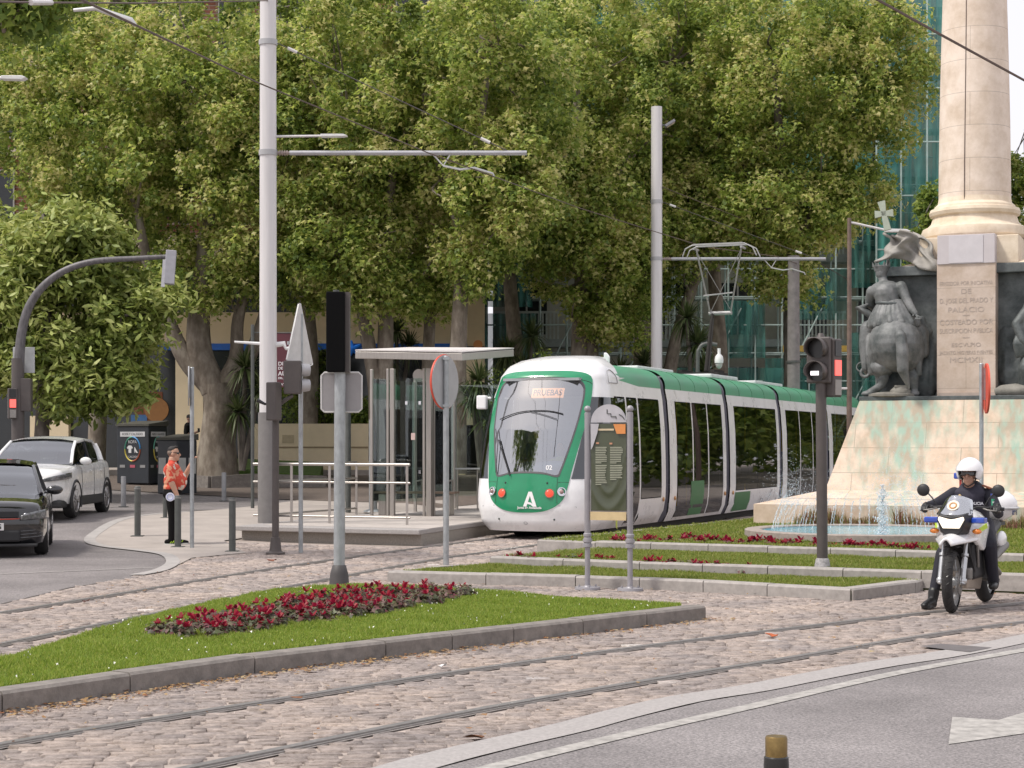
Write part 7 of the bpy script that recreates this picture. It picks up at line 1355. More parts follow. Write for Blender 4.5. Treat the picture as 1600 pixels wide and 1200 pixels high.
def clumps(n, c, r, rmin, rmax, shell=.35, zmin=-9):
    d = RNG.normal(0, 1, (n*3, 3)); d /= np.linalg.norm(d, axis=1)[:, None]; q = (shell+(1-shell)*RNG.uniform(0, 1, n*3)**.6)[:, None]; p = d*q*np.array(r)+np.array(c); p = p[p[:, 2] > zmin][:n]
    return p, RNG.uniform(rmin, rmax, len(p))
def tree(name, label, base, stems, crowns, mat, bark, per=118, size=.15, shape=LOBE, sf=LOBEF, group=None, r0=.25, twigs=40, cat='tree', rr=(.22, .62), **kw):
    """stems: list of polylines with radii in world coords relative to base; crowns: list of (centre, radii, clump count, zmin)"""
    o = thing(name, label, cat, base, 0, group); mb = MB()
    for pts, rs in stems: mb.tube(spline([Vector(p) for p in pts], 6), list(np.interp(np.linspace(0, len(rs)-1, (len(pts)-1)*6+1), range(len(rs)), rs)), 12)
    P_, R_ = [], []
    for c, r, n, zm in crowns: p, q = clumps(n, c, r, rr[0], rr[1], zmin=zm); P_.append(p); R_.append(q)
    P_, R_ = np.concatenate(P_), np.concatenate(R_); tw = MB(); ends = [Vector(pts[-1]) for pts, rs in stems]+[Vector(pts[len(pts)//2]) for pts, rs in stems]
    for i in RNG.choice(len(P_), min(twigs, len(P_)), replace=False):
        q = Vector(P_[i]); e = min(ends, key=lambda v: (v-q).length); m_ = e.lerp(q, .5)+Vector(RNG.normal(0, .25, 3)); mb.tube(spline([e, m_, q], 4), [.05+.0*1, .045, .04, .035, .03, .025, .02, .015, .01], 5)
    mb.build('trunk', bark, o, smooth=70)
    np_mesh('crown', leaves(P_, R_, per, size, shape, **kw), len(shape), sf, mat, o); return o
def zc(px_y, Y): return EYE-(px_y-HZ)*Y/FPX
def xw(px, Y): return (px-800)/FPX*Y
def plane(px, Y, label, stems, crowns, **kw):
    """stems and crowns given in photo pixels at distance Y (dy = metres behind)"""
    z0 = kw.pop('z0', None); x0 = xw(px, Y); z0 = float(G(x0, Y)) if z0 is None else z0; base = Vector((x0, Y, z0))
    def w(p): yy = Y+(p[2] if len(p) > 2 else 0); return Vector((xw(p[0], yy), yy, zc(p[1], yy)))-base
    st = [([w(p) for p in pts], rs) for pts, rs in stems]; cr = []
    for (cx, cy, rx, ry, dy, rd, n) in crowns: c = w((cx, cy, dy)); cr.append((c, (rx*(Y+dy)/FPX, rd, ry*(Y+dy)/FPX), int(n*2.1), -9))
    return tree('plane_tree', label, base, st, cr, kw.pop('mat', m_leafP), kw.pop('bark', m_bark), group='plane trees along the avenue', **kw)
# the row of planes behind the stop and the tram
plane(340, 50, 'big plane tree with a thick pale trunk and four limbs behind the clothes banks',
      [([(338, 752), (340, 690), (344, 640), (340, 600)], [.66, .50, .46, .44]), ([(338, 612), (290, 560), (262, 500), (235, 430), (215, 330)], [.34, .26, .2, .17, .1]), ([(336, 610), (312, 550), (312, 470), (322, 380), (330, 250), (325, 120)], [.40, .36, .30, .24, .16, .08]), ([(345, 612), (368, 560), (372, 500), (392, 420), (420, 300)], [.30, .2, .17, .14, .08]), ([(350, 612), (385, 568), (404, 520), (420, 470), (470, 360)], [.32, .2, .17, .14, .08])],
      [(310, 180, 190, 230, 0, 2.6, 120), (170, 200, 150, 200, 1, 2.2, 80), (420, 230, 130, 200, -1, 2.0, 70), (330, 420, 110, 60, -.6, 1.2, 24), (60, 120, 130, 170, 2.5, 2, 60), (470, 420, 80, 70, 0, 1.2, 20)], per=118)
plane(575, 49, 'plane tree with two leaning pale stems behind the tram shelter',
      [([(590, 720), (588, 620), (580, 560), (566, 480), (560, 380), (545, 200)], [.26, .22, .2, .17, .13, .06]), ([(592, 720), (600, 600), (603, 500), (605, 380), (620, 200)], [.3, .24, .21, .16, .07]), ([(566, 470), (520, 380), (500, 250)], [.12, .1, .05])],
      [(570, 160, 150, 210, 0, 2.4, 100), (530, 380, 110, 95, -.5, 1.6, 50), (640, 300, 100, 130, .5, 1.6, 40), (590, 455, 70, 45, -.8, .9, 14)], per=118)
plane(672, 51, 'slim plane tree in the middle of the row behind the shelter roof',
      [([(668, 730), (668, 620), (670, 540), (676, 430), (690, 280), (690, 120)], [.22, .19, .17, .15, .11, .05])], [(690, 190, 110, 190, .5, 2, 60), (665, 440, 70, 70, -.4, 1.0, 22)], per=118)
plane(716, 48, 'plane tree with a knotty straight trunk left of the tram front',
      [([(712, 740), (714, 600), (716, 540), (720, 460), (726, 350), (750, 200), (770, 60)], [.30, .25, .23, .20, .17, .11, .05]), ([(724, 370), (690, 280), (660, 150)], [.12, .09, .04])],
      [(760, 160, 150, 200, 0, 2.4, 100), (790, 300, 90, 95, -1.2, 1.4, 46), (740, 400, 60, 60, -.5, 1, 12)], per=118)
plane(905, 53, 'plane tree with twin dark stems directly behind the tram roof',
      [([(905, 720), (905, 560), (910, 440), (905, 300), (900, 100)], [.30, .26, .24, .18, .08]), ([(930, 720), (925, 560), (926, 440), (960, 280)], [.24, .2, .18, .09]), ([(910, 420), (870, 330), (850, 200)], [.13, .1, .05])],
      [(900, 170, 170, 200, 0, 2.5, 120), (930, 380, 110, 110, -.8, 1.8, 70), (860, 290, 110, 130, -1.4, 1.5, 60), (960, 500, 60, 45, -.5, 1, 16)], per=118)
plane(1005, 55, 'plane tree with one trunk leaning right behind the farther pale pole',
      [([(1000, 720), (1004, 560), (1010, 440), (1030, 300), (1050, 100)], [.32, .28, .25, .18, .08]), ([(1030, 720), (1050, 560), (1078, 460), (1110, 360), (1140, 200)], [.26, .2, .17, .13, .06])],
      [(1060, 150, 150, 200, 0, 2.6, 110), (1090, 340, 120, 90, -1, 1.6, 60), (1000, 420, 70, 90, .3, 1.4, 34)], per=118)
plane(1236, 53.5, 'broad plane tree in front of the green netted scaffold, right of the poles',
      [([(1236, 720), (1236, 520), (1232, 380), (1220, 250), (1210, 80)], [.24, .22, .2, .16, .08]), ([(1234, 400), (1300, 280), (1370, 160)], [.15, .11, .05]), ([(1234, 380), (1170, 280), (1130, 150)], [.14, .1, .05])],
      [(1250, 130, 170, 180, 0, 2.8, 130), (1368, 115, 92, 140, .3, 2.0, 60), (1240, 330, 140, 70, -.5, 1.6, 52), (1335, 295, 70, 50, 0, 1.3, 20), (1230, 430, 70, 45, -.3, 1, 14), (1140, 250, 90, 140, 1, 1.6, 50)], per=118, bark=m_bark2)
# dense dark planes a little farther back that close the wall of foliage
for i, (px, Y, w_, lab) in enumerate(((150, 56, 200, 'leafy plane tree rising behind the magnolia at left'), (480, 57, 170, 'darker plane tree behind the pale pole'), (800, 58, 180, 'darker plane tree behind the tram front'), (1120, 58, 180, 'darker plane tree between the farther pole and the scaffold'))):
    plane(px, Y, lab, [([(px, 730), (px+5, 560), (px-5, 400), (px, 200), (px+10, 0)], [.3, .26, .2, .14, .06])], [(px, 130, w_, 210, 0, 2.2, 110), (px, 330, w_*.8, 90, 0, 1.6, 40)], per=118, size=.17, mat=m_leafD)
# overhanging bough, top left, close to the camera side
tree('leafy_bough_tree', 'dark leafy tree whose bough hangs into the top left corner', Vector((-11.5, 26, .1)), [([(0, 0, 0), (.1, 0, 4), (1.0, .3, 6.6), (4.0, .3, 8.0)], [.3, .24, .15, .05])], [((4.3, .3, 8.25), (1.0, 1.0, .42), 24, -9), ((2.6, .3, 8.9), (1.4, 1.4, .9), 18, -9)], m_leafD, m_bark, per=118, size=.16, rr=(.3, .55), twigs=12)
# glossy magnolia at the left
bx = xw(60, 44); z_ = float(G(bx, 44))
def mc(px, py, rx, ry, dy, rd, n): yy = 44+dy; return ((xw(px, yy)-bx, dy, zc(py, yy)-z_), (rx*yy/FPX, rd, ry*yy/FPX), n, -9)
tree('magnolia_tree', 'glossy yellow green magnolia with low branches behind the white car', Vector((bx, 44, z_)), [([(0, 0, 0), (.1, 0, 2), (.2, 0, 4.5), (.1, 0, 7)], [.22, .18, .13, .05]), ([(.1, 0, 1.8), (1.5, -.2, 3.6), (2.8, -.3, 4.6)], [.10, .07, .03]), ([(.1, 0, 2.2), (-1.4, .2, 4.2), (-2, .3, 6)], [.1, .07, .03])],
     [mc(235, 470, 50, 40, -.2, .8, 12), mc(120, 360, 70, 35, .4, 1.2, 16), mc(70, 500, 150, 110, 0, 2.0, 100), mc(150, 590, 100, 60, -.6, 1.3, 46), mc(60, 400, 130, 80, .2, 1.8, 62), mc(200, 540, 60, 60, -.3, 1.0, 24), mc(-40, 520, 120, 130, .3, 1.8, 50), mc(130, 420, 90, 60, .3, 1.3, 34)], m_leafM, m_bark2, per=118, size=.24, shape=LONG, sf=LONGF, rr=(.22, .72), up=.5, droop=-.35, flat=.8)
# slender trees at the far right
tree('poplar_tree', 'dense green tree beyond the column at the right edge', Vector((xw(1630, 70), 70, .4)), [([(0, 0, 0), (0, 0, 8), (.1, 0, 15)], [.3, .22, .05])], [((0, 0, 9), (1.7, 1.8, 6.3), 100, -9)], m_leafP, m_bark2, per=220, size=.22)
tree('poplar_tree', 'bushy tree half hidden between the netting and the column base', Vector((xw(1452, 62), 62, .4)), [([(0, 0, 0), (0, 0, 6), (.1, 0, 9)], [.2, .15, .05])], [((0, 0, 8.6), (.7, .9, 1.6), 26, -9)], m_leafD, m_bark2, per=200, size=.2)
# tree mass farther along the avenue, out of the picture to the right, mirrored in the tram windows
rt_p, rt_r = [], []
for k in range(12): p, q = clumps(60, tuple(F(9.5+2.5*(k % 2)+.06*k*k, 34+7.5*k, 6.6)), (4.2, 4.4, 6.0), .8, 1.5); rt_p.append(p); rt_r.append(q)
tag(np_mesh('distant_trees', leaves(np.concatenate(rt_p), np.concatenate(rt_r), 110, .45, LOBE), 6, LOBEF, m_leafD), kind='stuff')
# yuccas
m_yuc = leafmat('yucca blades', [(.030, .05, .014), (.05, .075, .022), (.085, .115, .04), (.12, .14, .06)], .15, .45, .4)
def yucca(px, py, Y, h, heads, label, n=150, L0=.75):
    x = xw(px, Y); z = zc(py, Y); o = thing('yucca', label, 'yucca', (x, Y, z), 0, 'spiky yuccas below the planes'); mb = MB(); V = []
    for hx, hz in heads:
        mb.tube([(0, 0, 0), (hx*.5, 0, hz*.5), (hx, 0, hz)], [.09, .07, .06], 8); d = RNG.normal(0, 1, (n, 3)); d[:, 2] = d[:, 2]*.9+.35; d /= np.linalg.norm(d, axis=1)[:, None]; L_ = L0*RNG.uniform(.65, 1.1, n); c = np.array([hx, 0, hz]); s = np.cross(d, [0, 0, 1.0]); s /= np.linalg.norm(s, axis=1)[:, None]+1e-9; w = .026
        v = np.zeros((n, 5, 3)); v[:, 0] = c+s*w; v[:, 1] = c-s*w; mid = c+d*L_[:, None]*.55; v[:, 2] = mid-s*w; v[:, 3] = mid+s*w; v[:, 4] = c+d*L_[:, None]-np.array([0, 0, 1])*(.10+.30*np.clip(-d[:, 2]+.5, 0, 1))[:, None]*L_[:, None]; V.append(v.reshape(-1, 3))
    mb.build('stem', m_bark2, o, smooth=60); np_mesh('blades', np.concatenate(V), 5, [(0, 1, 2, 3), (3, 2, 4)], m_yuc, o)
yucca(752, 738, 46, 2, [(-.22, 1.9), (.2, 1.3), (-.05, 2.35)], 'spiky yucca with a bare leaning stem left of the tram front')
yucca(378, 735, 49, 2, [(-.1, 1.6), (.5, 2.2), (.1, 2.8)], 'spiky yucca in the dark behind the thick plane trunk')
yucca(500, 682, 57.6, 2, [(-.3, 1.9), (.3, 2.4), (0, 1.3), (-.9, 2.6)], 'drooping yucca between the pale pole and the black signal', 190)
yucca(1090, 720, 49, 3, [(0, 3.2), (.2, 2.4), (-.3, 3.9)], 'spiky yucca beside the grey kiosk behind the tram', 170)
yucca(815, 720, 52, 3, [(-.4, 3.1), (.3, 3.6), (0, 2.6)], 'dark yucca above the left end of the tram roof', 190)
yucca(985, 720, 54, 3, [(-.3, 2.6), (.4, 2.9)], 'dark yucca low behind the twin stemmed plane', 150)
yucca(620, 682, 57.8, 3, [(-.3, 2.4), (.4, 2.9), (.0, 3.4)], 'dark yucca seen through the tram shelter glass', 150)
# hedge of dark shrubs under the trees
def hedge(name, label, boxes, mat, per=150, size=.13, cat='shrub', shape=LOBE, sf=LOBEF, rr=(.3, .5), dens=9):
    for (x, y, z, rx, ry, rz, lab) in boxes:
        p, q = clumps(int(dens*rx*rz*3)+6, (0, 0, rz*.9), (rx, ry, rz), rr[0], rr[1], .2); p[:, 2] = np.clip(p[:, 2], .1, None); o = thing(name, lab, cat, (x, y, z)); mb = MB()
        for i in range(6): a = i*1.05; mb.tube([(0, 0, 0), (rx*.5*math.cos(a), ry*.5*math.sin(a), rz*1.2)], [.03, .008], 5)
        mb.build('stems', m_bark2, o); np_mesh('foliage', leaves(p, q, per, size, shape), len(shape), sf, mat, o)
hedge('shrub', '', [(xw(492, 57.6), 57.6, 2.0, 1.0, .6, 1.5, 'bushy green shrub behind the triangular sign'), (xw(585, 57.6), 57.6, 2.0, 1.0, .5, .7, 'low dark shrub under the two leaning plane stems'), (xw(860, 56), 56, .3, 2.2, 1, 2.2, 'dark shrub mass left of the farther pole behind the tram'), (xw(1010, 57), 57, .3, 2.0, 1, 1.9, 'dark shrub mass under the leaning plane behind the tram')], m_leafD, per=120)
# grass verges behind the stop
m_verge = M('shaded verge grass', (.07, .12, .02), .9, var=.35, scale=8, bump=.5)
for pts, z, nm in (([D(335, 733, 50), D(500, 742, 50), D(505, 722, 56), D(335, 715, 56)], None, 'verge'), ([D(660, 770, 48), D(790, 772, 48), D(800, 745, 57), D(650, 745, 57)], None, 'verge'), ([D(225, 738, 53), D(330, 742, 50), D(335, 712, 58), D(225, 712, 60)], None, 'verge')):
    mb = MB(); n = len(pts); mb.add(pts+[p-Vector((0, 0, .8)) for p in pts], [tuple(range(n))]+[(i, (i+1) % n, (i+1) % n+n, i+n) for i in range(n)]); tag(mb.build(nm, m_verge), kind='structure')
def kerbline(pts, h=.16, w=.22):
    mb = MB()
    for a, b in zip(pts[:-1], pts[1:]): mb.bar(a-Vector((0, 0, .25)), b-Vector((0, 0, .25)), w, .56)
    tag(mb.build('kerb', m_gran2), kind='structure')
kerbline([D(240, 738, 51.5), D(330, 746, 49.2), D(395, 742, 49.6), D(510, 745, 49.8)]); kerbline([D(660, 770, 47.8), D(795, 772, 47.8)])
# ------------------------------------------------------------------ flowers
m_red = leafmat('crimson petals', [(0.104, 0.004, 0.010), (0.192, 0.006, 0.013), (0.304, 0.010, 0.018), (0.208, 0.012, 0.032)], .25, .5, .3); m_dkl = leafmat('dark flower leaves', [(.04, .02, .022), (.06, .075, .03), (.13, .025, .04), (.10, .12, .05), (.17, .14, .09)], .15, .5, .4)
def flower(kind):
    r = np.random.default_rng(kind); n = 60; d = r.normal(0, 1, (n, 3)); d[:, 2] = abs(d[:, 2])*.6; d /= np.linalg.norm(d, axis=1)[:, None]; c = d*np.array([.11, .11, .11])*r.uniform(.4, 1, n)[:, None]+[0, 0, .015]; V = np.zeros((n, 6, 3)); up = d+[0, 0, .5]; up /= np.linalg.norm(up, axis=1)[:, None]; t = r.normal(0, 1, (n, 3)); t -= up*(t*up).sum(1)[:, None]; t /= np.linalg.norm(t, axis=1)[:, None]; s = np.cross(up, t); sz = .062*r.uniform(.6, 1.2, n)
    for j, (a, b) in enumerate(LOBE): V[:, j] = c+(s*a+t*b*.9-up*.3*abs(a))*sz[:, None]
    m = (1, 3, 1, 0)[kind % 4]; B = []
    for k in range(m):
        a = r.uniform(0, 6.28); q = r.uniform(.01, .11); h = r.uniform(.05, .115)
        for p in range(7):
            b = p*.9+a; base = np.array([q*math.cos(a), q*math.sin(a), h]); out = np.array([math.cos(b), math.sin(b), .5+.7*(p % 2)]); side = np.array([-math.sin(b), math.cos(b), 0]); L_ = .036*r.uniform(.8, 1.2); B.append([base, base+out*L_*.5+side*.017, base+out*L_+side*.009, base+out*L_-side*.009, base+out*L_*.5-side*.017])
    return V.reshape(-1, 3), np.array(B).reshape(-1, 3) if B else None
FL = []
for k in range(8):
    v, b = flower(k); o = thing('flower_plant', '', 'flower plant', (0, 0, -5)); np_mesh('foliage', v, 6, LOBEF, m_dkl, o)
    if b is not None: np_mesh('blossom', b, 5, [(0, 1, 2, 3, 4)], m_red, o)
    FL.append(o)
used = set()
def plant(x, y, z, k, s, label, grp):
    src = FL[k]; o = src if k not in used else copy_tree(src); used.add(k); o.location = (x, y, z); s_ = s; o.scale = (s_, s_, s_); o.rotation_euler = (0, 0, random.uniform(0, 6.28)); tag(o, label, 'flower plant', grp)
bl0, bl1, bl2, bl3 = P(225, 990, .14), P(450, 972, .14), P(745, 925, .14), P(560, 919, .14)
bl = [P(*q, .14) for q in ((222, 990), (330, 994), (450, 976), (600, 956), (740, 930), (725, 922), (600, 925), (500, 935), (400, 955), (300, 974))]
xs, ys = [p.x for p in bl], [p.y for p in bl]; cnt = 0
soilp = MB(); soilp.prism([(p.x, p.y) for p in bl], .08, .128); tag(soilp.build('flower_soil', M('bare soil', (.16, .11, .08), .95, var=.35, scale=25, bump=.4)), kind='structure')
pts_ = []
for _ in range(4000):
    x, y = random.uniform(min(xs), max(xs)), random.uniform(min(ys), max(ys))
    if inside(bl, np.array([x]), np.array([y]))[0] and all((x-a)**2+(y-b)**2 > .145**2 for a, b in pts_): pts_.append((x, y))
for x, y in pts_[:125]:
    px = 800+x/y*FPX; edge_ = px < 290 or px > 610; k = random.choice([3, 7, 2, 6, 0]) if edge_ else random.choice([0, 1, 1, 4, 5, 5, 2])
    plant(x, y, .122, k, random.uniform(.85, 1.2), 'flower plant in the red flower bed on the near lawn', 'flower plants of the near red bed')
for (px, py) in [(958, 858), (975, 859), (1003, 857), (1018, 856), (1040, 858), (1068, 856), (1072, 854), (1090, 860), (1112, 858), (1126, 860), (1143, 861), (1160, 861), (1172, 860), (1195, 858), (1200, 863), (1222, 864), (1238, 864), (1270, 866), (1280, 865), (1322, 866), (1330, 868), (1352, 868), (1376, 868), (1394, 870), (1412, 871), (1425, 872)]:
  for jx in (0, 9):
    p = P(px+jx+random.uniform(-3, 3), py-4+random.uniform(-.5, 1), .20); plant(p.x, p.y, .195, random.choice([1, 5, 5, 1, 5]), random.uniform(1.1, 1.5), 'red flower plant in the row under the farthest lawn kerb', 'flower plants of the farthest row')
for (px, py) in [(805, 884), (822, 886), (866, 884), (884, 885), (900, 886), (934, 887), (944, 888), (962, 888), (1010, 892), (1018, 893), (1040, 893), (1052, 893), (1070, 894), (1085, 896), (1100, 897), (1118, 897), (1160, 899), (1168, 898)]:
  for jx in (0, 8):
    p = P(px+jx+random.uniform(-3, 3), py-3+random.uniform(-.5, 1), .11); plant(p.x, p.y, .105, random.choice([1, 5, 3, 7, 1, 2]), random.uniform(1.0, 1.35), 'flower plant in the sparse row under the middle lawn kerb', 'flower plants of the middle row')
for k in range(8):
    if k not in used:
        for ch in list(FL[k].children): bpy.data.objects.remove(ch)
        bpy.data.objects.remove(FL[k])
# dry planting at the foot of the monument step
m_dry = leafmat('dry monument plants', [(.10, .13, .03), (.20, .20, .06), (.26, .15, .10), (.20, .07, .06)], .25, .6, .3)
def tufts():
    n = 5200; t = RNG.uniform(-2.6, 4.6, n); dpt = RNG.uniform(0, .55, n); V = np.zeros((n, 3, 3)); ax = Matrix.Rotation(-TH, 3, 'Z') @ Vector((1, 0, 0)); fy = Matrix.Rotation(-TH, 3, 'Z') @ Vector((0, -1, 0)); base = np.array([MX, MY, .285])+t[:, None]*np.array(ax)+(3.25+dpt)[:, None]*np.array(fy); k = (np.sin(t*7)+np.sin(t*3.1+1) > -.9); h = RNG.uniform(.08, .30, n)*(1+.4*np.sin(t*5)); a = RNG.uniform(0, 6.28, n); w = RNG.uniform(.006, .02, n)
    V[:, 0] = base+np.stack([np.cos(a)*w, np.sin(a)*w, 0*w], 1); V[:, 1] = base-np.stack([np.cos(a)*w, np.sin(a)*w, 0*w], 1); V[:, 2] = base+np.stack([RNG.normal(0, .07, n), RNG.normal(0, .07, n), h], 1); return V[k].reshape(-1, 3)
tag(np_mesh('dry_planting', tufts(), 3, [(0, 1, 2)], m_dry), kind='stuff')
# ================================================================== BUILDINGS
m_cream = M('cream render', (.66, .53, .34), .85, var=.08, scale=1.2); m_cream2 = M('pale cream wall', (.74, .62, .43), .85, var=.07, scale=1.5); m_winD = M('dark glazing', (.022, .026, .028), .12, var=.3, scale=1, spec=.6)
def brick(name, c1, c2, mo_):
    m, N, L, b = node_mat(name); tc = N.new('ShaderNodeTexCoord'); mp = N.new('ShaderNodeMapping'); mp.inputs['Rotation'].default_value = (R(90), 0, 0); L.new(tc.outputs['Object'], mp.inputs[0]); br = N.new('ShaderNodeTexBrick'); br.inputs['Scale'].default_value = 1; br.inputs['Brick Width'].default_value = .5; br.inputs['Row Height'].default_value = .14; br.inputs['Mortar Size'].default_value = .018
    br.inputs['Color1'].default_value = c1+(1,); br.inputs['Color2'].default_value = c2+(1,); br.inputs['Mortar'].default_value = mo_+(1,); L.new(mp.outputs[0], br.inputs['Vector']); L.new(br.outputs[0], b.inputs['Base Color']); b.inputs['Roughness'].default_value = .85; return m
m_brick = brick('red brick', (.30, .115, .075), (.38, .16, .105), (.42, .33, .26)); m_slab = M('balcony slab', (.58, .48, .40), .8, var=.08); m_bluefas = M('blue fascia', (.012, .10, .40), .35); m_rail2 = M('balcony rail brown', (.16, .06, .05), .6)
YB = 62.0; bz = .9
bd = thing('apartment_building', 'cream and brick apartment block with dark shop windows behind the plane trees', 'building', (0, YB, 0)); bl_, br_ = xw(-260, YB), xw(757, YB)
def bbox_(name, x0, x1, y0, y1, z0, z1, mat, par=bd, bev=0):
    mb = MB(); mb.box(((x0+x1)/2, (y0+y1)/2, (z0+z1)/2), (x1-x0, y1-y0, z1-z0)); return mb.build(name, mat, par, bevel=bev)
def zB(py): return zc(py, YB)
bbox_('core', bl_, br_, .6, 9, 0, 21, M('dark core', (.03, .028, .026), .9)); bbox_('cream_band', bl_, br_, -.05, .55, zB(541), zB(488), m_cream); bbox_('blue_fascia', xw(225, YB), xw(730, YB), -.12, .3, zB(547), zB(537), m_bluefas); bbox_('shopfront', bl_, xw(726, YB), .25, .56, .3, zB(547), m_winD); bbox_('corner_pier', xw(724, YB), br_, -.03, .5, zB(664), zB(545), m_cream2); bbox_('left_pier', xw(48, YB), xw(108, YB), -.1, .3, .3, zB(650), m_cream2); bbox_('side_pier', xw(275, YB), xw(318, YB), -.1, .3, .3, zB(560), m_cream2)
bbox_('middle_glazing', bl_, br_-.8, .22, .58, zB(488), zB(402), m_winD); bbox_('glazing_end_pier', br_-.8, br_, -.02, .55, zB(488), zB(300), m_cream)
for px in (205, 320, 408, 500, 600): bbox_('glazing_pier', xw(px, YB), xw(px+14, YB), -.0, .5, zB(488), zB(402), m_cream)
bbox_('first_slab', bl_, br_, -.9, .55, zB(402), zB(372), m_slab); z = zB(372); fl = 0
while z < 20:
    bbox_('brick_wall', bl_, br_, .1, .58, z, z+2.75, m_brick); bbox_('floor_slab', bl_, br_, -.95, .1, z+2.75, z+2.98, m_slab)
    for i in range(12):
        x = bl_+1.0+i*2.05
        if x+1.2 < br_:
            w_ = bbox_('window', x, x+1.15, .04, .11, z+.5, z+2.35, m_winD)
            for q in (x, x+.56, x+1.11): mb = MB(); mb.box((q+.02, .02, z+1.42), (.05, .05, 1.85)); mb.build('frame_bar', M('frame white', (.60, .58, .55), .5), w_)
            for q in (z+.5, z+2.35): mb = MB(); mb.box((x+.575, .02, q), (1.2, .06, .06)); mb.build('frame_bar', MATS['frame white'], w_)
    for i in range(3):
        x = bl_+1+i*8.0; rl_ = bbox_('balcony_rail', x, x+4.6, -.93, -.90, z+.98, z+1.04, m_rail2)
        mb = MB(); 
        for k in range(47): mb.box((x+.05+k*.1, -.915, z+.5), (.02, .02, .98))
        q = mb.build('balusters', m_rail2, rl_); q['kind'] = 'stuff'
    z += 2.98; fl += 1
bbox_('poster_orange', xw(208, YB), xw(252, YB), .2, .24, zB(660), zB(612), M('poster brown', (.17, .055, .02), .6)); mb = MB(); mb.disc((xw(243, YB), .19, zB(640)), (0, -1, 0), .42, 24, .02); mb.build('poster_moon', M('poster ochre', (.28, .13, .04), .6), bd)
bbox_('poster_blue', xw(203, YB), xw(228, YB), .18, .2, zB(660), zB(648), M('poster blue', (.05, .14, .32), .6)); mb = MB(); mb.disc((xw(747, YB), -.10, zB(539)), (0, -1, 0), .16, 20, .06); mb.build('round_sign', M('round sign orange', (.55, .22, .07), .5), bd)
# blue star sign of the bank beside the black signal
mb = MB(); c_ = Vector((xw(552, YB), -.25, zB(546)))
for k in range(5): a = 2*math.pi*k/5+.5; mb.tube([c_, c_+Vector((.30*math.cos(a), 0, .30*math.sin(a)))], [.10, .04], 6)
mb.build('star_emblem', M('emblem blue', (.01, .18, .75), .4), bd)
# raised terrace at the building foot
mb = MB(); mb.box((xw(100, 59), 59.5, .45), (24, 6.5, .96)); tag(mb.build('terrace', m_conc), kind='structure')
# cream garden wall along the pavement behind the stop
YW = 56.6; gw = thing('garden_wall', 'low cream rendered wall running behind the tram stop under the planes', 'wall', (0, YW, 0)); wx0, wx1 = xw(395, YW), xw(727, YW)
mb = MB(); mb.box(((wx0+wx1)/2, .15, (zc(662, YW)+.2)/2), (wx1-wx0, .3, zc(662, YW)-.2)); mb.build('wall', m_cream2, gw); mb = MB(); mb.box(((wx0+wx1)/2, -.004, zc(699, YW)), (wx1-wx0-.4, .012, .05)); mb.build('joint', M('joint brown', (.30, .23, .14), .9), gw)
mb = MB(); mb.box((xw(450, YW), -.006, zc(686, YW)), (.36, .012, .26)); mb.build('access_panel', M('panel cream', (.50, .41, .27), .7), gw); mb = MB(); mb.box((xw(700, YW), -.012, (zc(662, YW)+.3)/2), (.02, .02, zc(662, YW)-.4)); mb.build('joint', MATS['joint brown'], gw)
# scaffolded building with green net on the right
YS = 66.0; m_pale = M('pale facade', (.50, .50, .42), .85, var=.08); sb = thing('scaffolded_building', 'pale balconied apartment building behind green scaffold netting', 'building', (0, YS, 0)); sx0, sx1 = xw(770, YS), xw(1500, YS)
def sbox(name, x0, x1, y0, y1, z0, z1, mat): mb = MB(); mb.box(((x0+x1)/2, (y0+y1)/2, (z0+z1)/2), (x1-x0, y1-y0, z1-z0)); return mb.build(name, mat, sb)
sbox('wall', sx0, sx1, .3, 10, 0, 19.3, m_pale); z = 2.2
while z < 18.5:
    sbox('floor_slab', sx0, sx1, -.6, .3, z, z+.28, M('slab blue grey', (.42, .46, .44), .8)); k = 0
    for x in np.arange(sx0+.5, sx1-1.6, 2.6):
        w_ = sbox('window', x, x+1.5, .25, .31, z+.5, z+2.4, m_winD); mb = MB(); mb.box((x+.75, .235, z+1.45), (.07, .03, 1.9)); mb.build('frame_bar', MATS['frame white'], w_)
        if k % 2 == 0:
            rl_ = sbox('balcony_rail', x-.4, x+2.0, -.60, -.55, z+1.22, z+1.30, M('rail white', (.58, .62, .58), .6)); mb = MB()
            for q in range(17): mb.box((x-.35+q*.14, -.575, z+.75), (.07, .02, .94))
            q = mb.build('rail_slats', MATS['rail white'], rl_); q['kind'] = 'stuff'
        k += 1
    z += 3.1
def netmat(name, col, alpha):
    m, N, L, b = node_mat(name); tc = N.new('ShaderNodeTexCoord'); mp = N.new('ShaderNodeMapping'); mp.inputs['Scale'].default_value = (2.2, 2.2, .25); L.new(tc.outputs['Object'], mp.inputs[0]); n = N.new('ShaderNodeTexNoise'); n.inputs['Scale'].default_value = 1.4; n.inputs['Detail'].default_value = 5; L.new(mp.outputs[0], n.inputs['Vector'])
    rp = N.new('ShaderNodeValToRGB'); e = rp.color_ramp.elements; e[0].position = .3; e[0].color = tuple(c*.65 for c in col)+(1,); e[1].position = .7; e[1].color = tuple(min(1, c*1.5) for c in col)+(1,); L.new(n.outputs[0], rp.inputs[0]); L.new(rp.outputs[0], b.inputs['Base Color']); mr = N.new('ShaderNodeMapRange'); mr.inputs[1].default_value = .3; mr.inputs[2].default_value = .7; mr.inputs[3].default_value = alpha-.18; mr.inputs[4].default_value = alpha+.14; L.new(n.outputs[0], mr.inputs[0]); L.new(mr.outputs[0], b.inputs['Alpha']); b.inputs['Roughness'].default_value = .8; return m
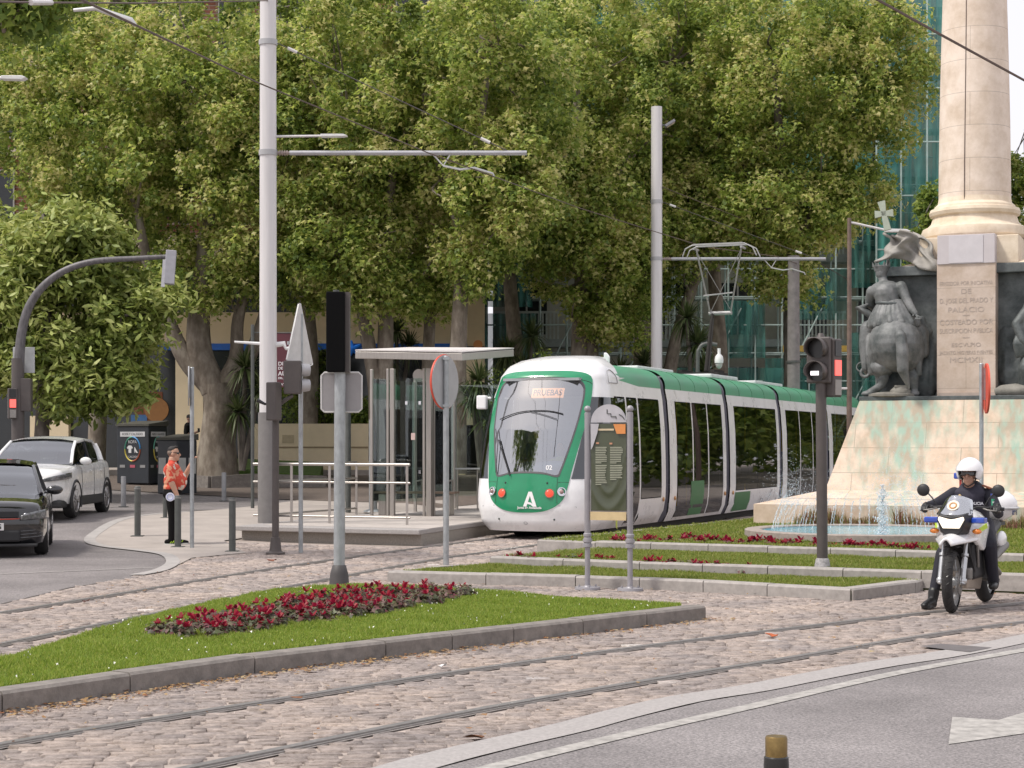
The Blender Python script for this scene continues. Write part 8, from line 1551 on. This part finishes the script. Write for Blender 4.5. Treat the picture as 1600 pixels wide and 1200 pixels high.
m_net = netmat('green scaffold net', (.05, .215, .195), .74); m_net2 = netmat('dark scaffold net', (.03, .13, .11), .70); m_tube = M('scaffold tube', (.42, .52, .49), .45, .4); sc_o = thing('scaffolding', 'tall tube scaffolding hung with green netting in front of the pale building', 'scaffolding', (0, 64, 0))
def sx(px): return xw(px, 64)
for px in range(760, 1500, 42):
    for y in (0, 1.0): mb = MB(); mb.tube([(sx(px), y, 0), (sx(px), y, 18.9)], .035, 6); mb.build('standard', m_tube, sc_o)
for k in range(19):
    z = 1.0+k*1.0
    mb = MB(); mb.tube([(sx(757), 0, z), (sx(1500), 0, z)], .028, 6); mb.build('ledger', m_tube, sc_o)
    if k % 2 == 0: mb = MB(); mb.box(((sx(757)+sx(1500))/2, .5, z-.05), (sx(1500)-sx(757), .9, .05)); mb.build('deck', m_tube, sc_o)
for k, px in enumerate(range(780, 1480, 126)): mb = MB(); mb.tube([(sx(px), -.03, 1), (sx(px+126), -.03, 6.6)], .028, 6); mb.build('brace', m_tube, sc_o)
def net(px0, px1, z0, z1, y, mat, name='net_sheet'):
    mb = MB(); ph_ = random.uniform(0, 6); mb.grid(lambda a, b: Vector((sx(px0)+(sx(px1)-sx(px0))*a, y+.10*math.sin(a*17+ph_)*math.sin(b*5+ph_)+.04*math.sin(a*41), z0+(z1-z0)*b)), 60, 16); return mb.build(name, mat, sc_o, smooth=180)
def zS(py): return zc(py, 64)
net(757, 832, zS(480), zS(360), -.08, m_net2); net(757, 840, zS(640), zS(490), -.06, m_net2); net(1110, 1195, zS(560), zS(470), -.08, m_net2); net(1195, 1330, zS(640), zS(560), -.08, m_net2); net(1050, 1260, zS(660), zS(575), -.1, m_net2); net(1330, 1420, zS(680), zS(520), -.08, m_net2); net(1330, 1400, zS(450), zS(340), -.08, m_net2); net(1240, 1330, zS(500), zS(420), -.05, m_net2)
net(1362, 1480, zS(470), zS(-50), -.66, m_net); net(1150, 1362, zS(320), zS(-50), -.10, m_net); net(860, 1150, zS(260), zS(-60), -.08, m_net2)
for px in (1362, 1400, 1440, 1478): mb = MB(); mb.tube([(sx(px), -.84, 0), (sx(px), -.84, 18.8)], .035, 6); mb.build('standard', m_tube, sc_o)
for z in np.arange(1, 18.8, 1.9): mb = MB(); mb.tube([(sx(1362), -.84, z), (sx(1480), -.84, z)], .03, 6); mb.build('ledger', m_tube, sc_o)
mb = MB(); mb.box((sx(1275), -.15, zS(545)), (2.4, .05, .22)); mb.build('yellow_toe_board', M('toe board yellow', (.45, .30, .06), .7), sc_o); mb = MB(); mb.box((sx(1172), -.15, zS(335)), (.55, .05, 1.6)); mb.build('blue_banner', M('banner blue', (.05, .16, .50), .6), sc_o)
